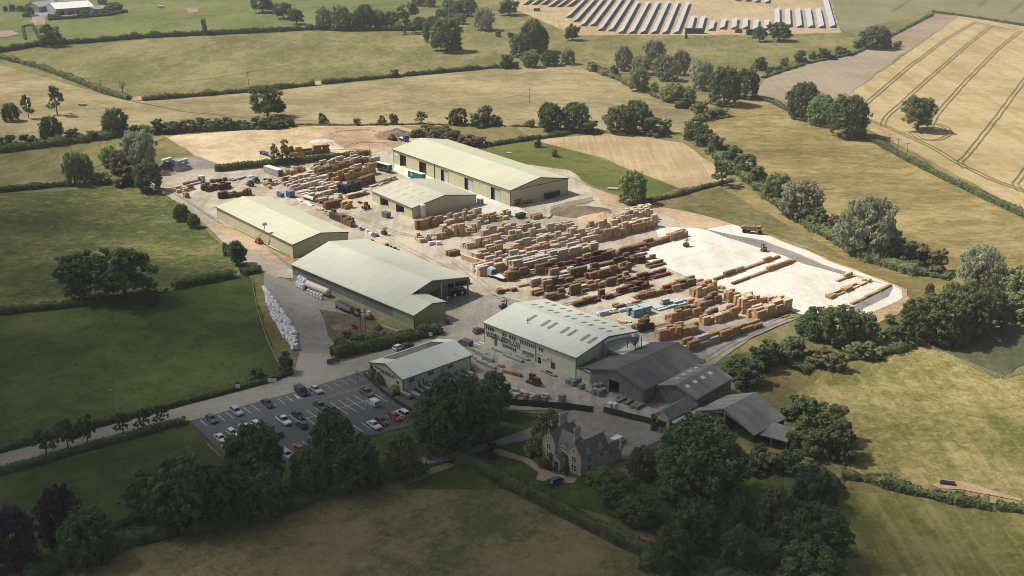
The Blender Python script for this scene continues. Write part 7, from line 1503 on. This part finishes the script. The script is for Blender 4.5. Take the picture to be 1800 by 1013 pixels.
# --- people
SKIN = flat('skin', (.42, .27, .19)); HIVIS = flat('orange work jacket', (.5, .12, .03)); TROU = flat('dark trousers', (.03, .035, .045)); HAIRM = flat('dark hair', (.03, .02, .015))
def person(px, py, jacket, label, d):
    p = g(px, py); e = thing('person', label, 'person', (p.x, p.y, .006 * LAYER[0]), d)
    me = bpy.data.meshes.new('figure')
    J = [(0, 0, .95), (0, 0, 1.2), (0, 0, 1.42), (0, .02, 1.55), (.0, .04, 1.66), (.2, 0, 1.42), (.27, .02, 1.14), (.25, .12, .9), (-.2, 0, 1.42), (-.27, .02, 1.14), (-.25, .1, .9), (.1, 0, .9), (.11, .08, .5), (.11, .06, .08), (.11, .2, .04), (-.1, 0, .9), (-.12, -.05, .5), (-.12, -.15, .08), (-.12, -.02, .04)]
    E = [(0, 1), (1, 2), (2, 3), (3, 4), (2, 5), (5, 6), (6, 7), (2, 8), (8, 9), (9, 10), (0, 11), (11, 12), (12, 13), (13, 14), (0, 15), (15, 16), (16, 17), (17, 18)]
    rad = [.15, .14, .17, .06, .10, .075, .055, .045, .075, .055, .045, .095, .07, .05, .045, .095, .07, .05, .045]
    me.from_pydata(J, E, []); o = link('body', me, e); sk_ = o.modifiers.new('skin', 'SKIN'); me.skin_vertices.new() if not me.skin_vertices else None
    for i, r in enumerate(rad): me.skin_vertices[0].data[i].radius = (r, r * .85)
    me.skin_vertices[0].data[0].use_root = True
    o.modifiers.new('sub', 'SUBSURF').levels = 1
    bpy.context.view_layer.update(); dg = bpy.context.evaluated_depsgraph_get(); m2 = bpy.data.meshes.new_from_object(o.evaluated_get(dg)); o.modifiers.clear(); o.data = m2
    m2.materials.clear(); [m2.materials.append(x) for x in (jacket, TROU, SKIN)]
    for f in m2.polygons:
        z = f.center.z; f.material_index = 2 if z > 1.5 or (abs(f.center.x) > .19 and z < .95 and z > .8) else 0 if z > .93 else 1
    hm = MB().mat(HAIRM); hm.tube((0, .02, 1.70), (0, .02, 1.79), .105, .05, 8); hm.build('hair', e)
try:
    person(629.5, 672, HIVIS, 'person in an orange jacket standing at the car park gate', 1.0)
except Exception as ex_: print('person', ex_)
# --- odds and ends: brick pallets, bundles, gas bottles
def pal_box(px, py, d, m, l, w, h, name, descr, loc, cat, group=None):
    p = g(px, py); o = MB().mat(BEAR).box(-l / 2, l / 2, -w / 2, w / 2, 0, .12).mat(m).box(-l / 2 + .03, l / 2 - .03, -w / 2 + .03, w / 2 - .03, .121, h).build(name, None, (p.x, p.y, .006 * LAYER[0])); o.rotation_euler.z = math.atan2(d.y, d.x); reg(o, descr, loc, px, cat, group)
GB = plain('galvanised bundle', [(.34, .37, .39), (.48, .51, .53)], 2, .4, metal=.4, stretch=(.3, 6, 1), lines=(1, .3, .3, .5))
for i, (x, y) in enumerate(((712, 697), (720, 693), (729, 699), (738, 690), (748, 687), (758, 684), (768, 680), (780, 677), (790, 673), (801, 668), (811, 664), (821, 660))): pal_box(x, y, -UD if False else SMALL.ey, GB, 5.2, 1.3, .9 + .2 * (i % 3), 'metal_bundle', 'pale roofing sheet bundle', 'along the front wall of the small office', 'metal bundle', 'bundles by the small office')
for i, (x, y) in enumerate(((832, 616), (839, 620), (846, 625), (838, 632), (848, 640), (858, 634), (862, 646))): pal_box(x, y, UD, GB, 4.5, 1.2, .6 + .2 * (i % 3), 'metal_bundle', 'silver sheet bundle', 'between the small office and the white roofed office', 'metal bundle', 'bundles between the offices')
for i, (x, y) in enumerate(((876, 618), (886, 622), (896, 629), (908, 634), (918, 631))): pal_box(x, y, UD, GB, 5.5, 1.2, .5 + .15 * (i % 2), 'metal_bundle', 'long grey sheet bundle', 'under the lettering of the white roofed office', 'metal bundle', 'bundles under the office lettering')
for i, (x, y) in enumerate(((962, 657), (968, 660))): pal_box(x, y, UD, GB, 4.5, 1.0, .5, 'metal_bundle', 'white edged sheet bundle', 'beside the green office door', 'metal bundle')
DKB = plain('wrapped grey bales', [(.10, .12, .14), (.24, .28, .31)], 3, .4)
for i, (x, y) in enumerate(((1000, 675), (1008, 679), (1016, 676), (1022, 684), (1046, 694), (1054, 697), (1060, 692), (1047, 686), (1056, 685), (1156, 706), (1164, 702), (1172, 708), (1180, 703), (1188, 706))): pal_box(x, y, VD, DKB, 1.8, 1.5, 1.3 + .3 * (i % 3), 'wrapped_bale', 'blue grey wrapped bale', 'beside the largest dark barn' if i < 9 else 'in the yard before the middle barn', 'bale', 'wrapped bales by the barns')
for i, (x, y) in enumerate(((1092, 706), (1100, 702), (1106, 710), (1116, 716), (1124, 718))): pal_box(x, y, VD, plain('green grey posts', [(.12, .16, .14), (.25, .30, .27)], 2, .7, lines=(1, .2, .3, .5)), 3.5, 1.2, .5 + .1 * i, 'post_bundle', 'green grey post bundle', 'lying before the corner of the largest barn', 'post bundle', 'post bundles by the barn')
for i, (x, y) in enumerate(((1072, 722), (1080, 723))): pal_box(x, y, VD, TARP, 1.5, 1.4, 2.2, 'white_crate', 'white topped crate', 'behind the black fence by the barn yard', 'crate')
for i, (x, y) in enumerate(((897, 702), (905, 705), (924, 704), (935, 706), (946, 704), (958, 708))): pal_box(x, y, VD, [BRICKR, DKB, BRICKR, flat('pale slabs', (.38, .35, .30))][i % 4], 1.3, 1.2, 1.5, 'brick_pallet', 'brick pallet', 'along the black fence of the lower yard', 'pallet', 'pallets along the fence')
pal_box(988, 708, VD, DKB, 1.6, 1.6, 2.2, 'steel_cage', 'grey steel cage', 'standing at the long black fence', 'cage')
for i, (x, y) in enumerate(((1100, 624), (1092, 618))): pass
machine('wheelie_bin', 'dark bin at the corner of the green annex', 'bin', 787, 571, UD, [('body', DKG, [('b', -.5, .5, -.5, .5, 0, 1.4)]), ('lid', TRIMD, [('b', -.55, .55, -.55, .55, 1.4, 1.5)])])
# cattle in the left pasture
COWM = flat('black cow hide', (.02, .018, .017))
def cow(px, py, a, label):
    p = g(px, py); e = thing('cow', label, 'cow', p, a); mb = MB().mat(COWM); mb.tube((-.8, 0, 1.0), (.0, 0, 1.0), .34, .40, 10); mb.tube((0, 0, 1.0), (.75, 0, 1.05), .40, .32, 10); mb.tube((.7, 0, 1.1), (1.15, 0, 1.15), .24, .17, 8); mb.tube((1.1, 0, 1.2), (1.5, 0, .95), .17, .1, 8)
    for x in (-.65, .6):
        for y in (-.2, .2): mb.tube((x, y, .9), (x + .05, y, .5), .12, .07, 6); mb.tube((x + .05, y, .5), (x, y, 0), .07, .06, 6)
    mb.tube((-.8, 0, 1.1), (-.95, 0, .4), .04, .03, 5); mb.build('body', e)
cow(292, 514, 1.2, 'black cow in the gateway right of the great oaks'); cow(276, 531, -1.4, 'black cow standing below the gateway'); cow(269, 541, .3, 'black cow grazing lowest in the dark pasture')
# ================================================================ sky, sun, cloud
SUN_EL = R(52); AZ = Vector((-.95, .31, 0)).normalized()
TOSUN = Vector((AZ.x * math.cos(SUN_EL), AZ.y * math.cos(SUN_EL), math.sin(SUN_EL)))
w = bpy.data.worlds.new('World'); sc.world = w; w.use_nodes = True; nt = w.node_tree
sky = nt.nodes.new('ShaderNodeTexSky'); sky.sky_type = 'NISHITA'; sky.sun_disc = False; sky.dust_density = 3.0; sky.sun_elevation = SUN_EL; sky.sun_rotation = math.atan2(AZ.x, AZ.y)
hz = nt.nodes.new('ShaderNodeHueSaturation'); hz.inputs['Saturation'].default_value = .55; nt.links.new(sky.outputs[0], hz.inputs['Color']); nt.links.new(hz.outputs[0], nt.nodes['Background'].inputs[0]); nt.nodes['Background'].inputs[1].default_value = SKY_STRENGTH
sd = bpy.data.lights.new('sun', 'SUN'); sd.energy = SUN_STRENGTH; sd.angle = R(.53); sd.color = (1, .94, .84)
so = bpy.data.objects.new('sun', sd); COL.objects.link(so); so.rotation_euler = TOSUN.to_track_quat('Z', 'Y').to_euler(); so.location = (0, 0, 400)
sc.view_settings.view_transform = 'Standard'; sc.view_settings.look = 'None'; sc.view_settings.exposure = EXPOSURE; sc.view_settings.gamma = 1
sc.cycles.filter_width = 0.95; sc.cycles.max_bounces = 5; sc.cycles.diffuse_bounces = 3; sc.cycles.transparent_max_bounces = 4; sc.cycles.sample_clamp_indirect = 4
# one broken cloud high up towards the sun: its shade lies over the lower left of the valley
CPT = [(900,200,0),(300,200,0),(600,100,0),(1500,200,0),(1700,400,0),(100,150,0),(300,290,0),(600,300,0),(800,330,0),(1000,400,0),(1300,450,0),(1500,520,0),(450,380,0),(330,380,0),(400,450,0),(500,420,0),(620,400,0),(760,430,0),(1400,560,0),(1600,620,0),(1700,750,0),(1550,720,0),(1500,800,.05),(1780,700,0),(1950,600,0),(1950,200,0),(-100,150,.1),
 (0,225,.3),(60,245,.35),(0,310,.5),(150,290,0),(250,345,.1),(150,345,.4),(480,470,.15),(520,500,.3),(600,460,.2),(700,500,.45),(850,500,.2),(950,500,.25),(900,545,.35),(1050,520,.28),(1150,490,.1),(1150,540,.28),(1250,590,.25),(1330,600,.3),(1450,640,.2),(1000,600,.35),(1600,860,.35),(1780,880,.2),(1700,950,.55),(1480,860,.6),(1430,700,.35),(1200,680,.65),
 (0,380,.78),(100,390,.75),(200,400,.5),(100,430,.85),(230,440,.5),(0,500,.85),(200,480,.8),(330,510,.75),(100,620,.92),(400,560,1),(540,560,.55),(620,580,.6),(760,580,.5),(700,650,.6),(400,690,.75),(560,660,.55),(560,700,.75),(250,735,.8),(900,590,.45),(930,660,.7),(200,750,1),(500,740,.88),(800,760,1),(1050,720,.85),(1000,800,.78),(1250,760,.95),(1350,760,.85),(300,900,1),(700,920,1),(1100,920,1),(1350,900,1),(1450,960,.95),(0,1000,1),(1500,1010,.9),(-150,600,1),(-150,900,1),(800,1100,1),(1700,1060,.7),(1900,1000,.5)]
cp = np.array(CPT, dtype=float)
def shade(px, py):
    d2 = ((cp[:, 0] - px) / 1.0) ** 2 + ((cp[:, 1] - py) * 1.6) ** 2 + 200; wt = d2 ** -1.7; return float((wt * cp[:, 2]).sum() / wt.sum())
ALT = 5200.0; rs = np.random.RandomState(5); cell = 13.0
bm = bmesh.new(); bmesh.ops.create_icosphere(bm, subdivisions=1, radius=1); iv = np.array([v.co[:] for v in bm.verts]); ifc = np.array([[v.index for v in f.verts] for f in bm.faces]); bm.free()
VV = []; FF = []; nv = 0
for x in np.arange(-520, 480, cell):
    for y in np.arange(20, 820, cell):
        zc = y * CP + CH * SP
        px, py = proj(x, y); px = min(max(px, -200), 1950); py = min(py if zc > 60 else 1150, 1150)
        if py < 180: continue
        c = min(.985, max(0, shade(px, py)))
        if rs.rand() > -math.log(1 - c) / 3.0: continue
        r = rs.uniform(10, 14.5); q = np.array([x + rs.uniform(-1, 1) * cell * .6, y + rs.uniform(-1, 1) * cell * .6, 0]); hgt = ALT + rs.uniform(-60, 60)
        q = q + np.array(TOSUN) / TOSUN.z * hgt
        VV.append(iv * r * np.array([1.1, 1.1, .8]) + q); FF.append(ifc + nv); nv += len(iv)
VV = np.concatenate(VV); FF = np.concatenate(FF)
cm, cnt, cb = nodes('cloud vapour'); cb.inputs['Base Color'].default_value = (.85, .86, .88, 1); cb.inputs['Roughness'].default_value = 1
me = np_mesh('cloud', VV[FF.ravel()], [cm], 3); me.polygons.foreach_set('use_smooth', [True] * len(me.polygons))
tag(link('cloud', me), 'broken white cloud high above shading the lower part of the valley', 'cloud', kind='stuff')
# ================================================================ the air of a warm day
hm = bpy.data.materials.new('warm hazy air'); hm.use_nodes = True; nt = hm.node_tree
for n_ in list(nt.nodes):
    if n_.type != 'OUTPUT_MATERIAL': nt.nodes.remove(n_)
pv = nt.nodes.new('ShaderNodeVolumePrincipled'); pv.inputs['Color'].default_value = (.90, .93, .96, 1); pv.inputs['Density'].default_value = HAZE; pv.inputs['Anisotropy'].default_value = 0.0
nt.links.new(pv.outputs[0], nt.nodes['Material Output'].inputs['Volume'])
hb = MB().mat(hm).box(-9200, 9200, -9200, 9200, -1.0, CH + 4); ho = hb.build('haze'); tag(ho, 'thin summer haze filling the valley air', 'haze', kind='stuff')
finish_labels()
for o_ in bpy.data.objects:
    if len(str(o_.get('label', '')).replace(',', '').split()) > 16: print('LONG', o_['label'])
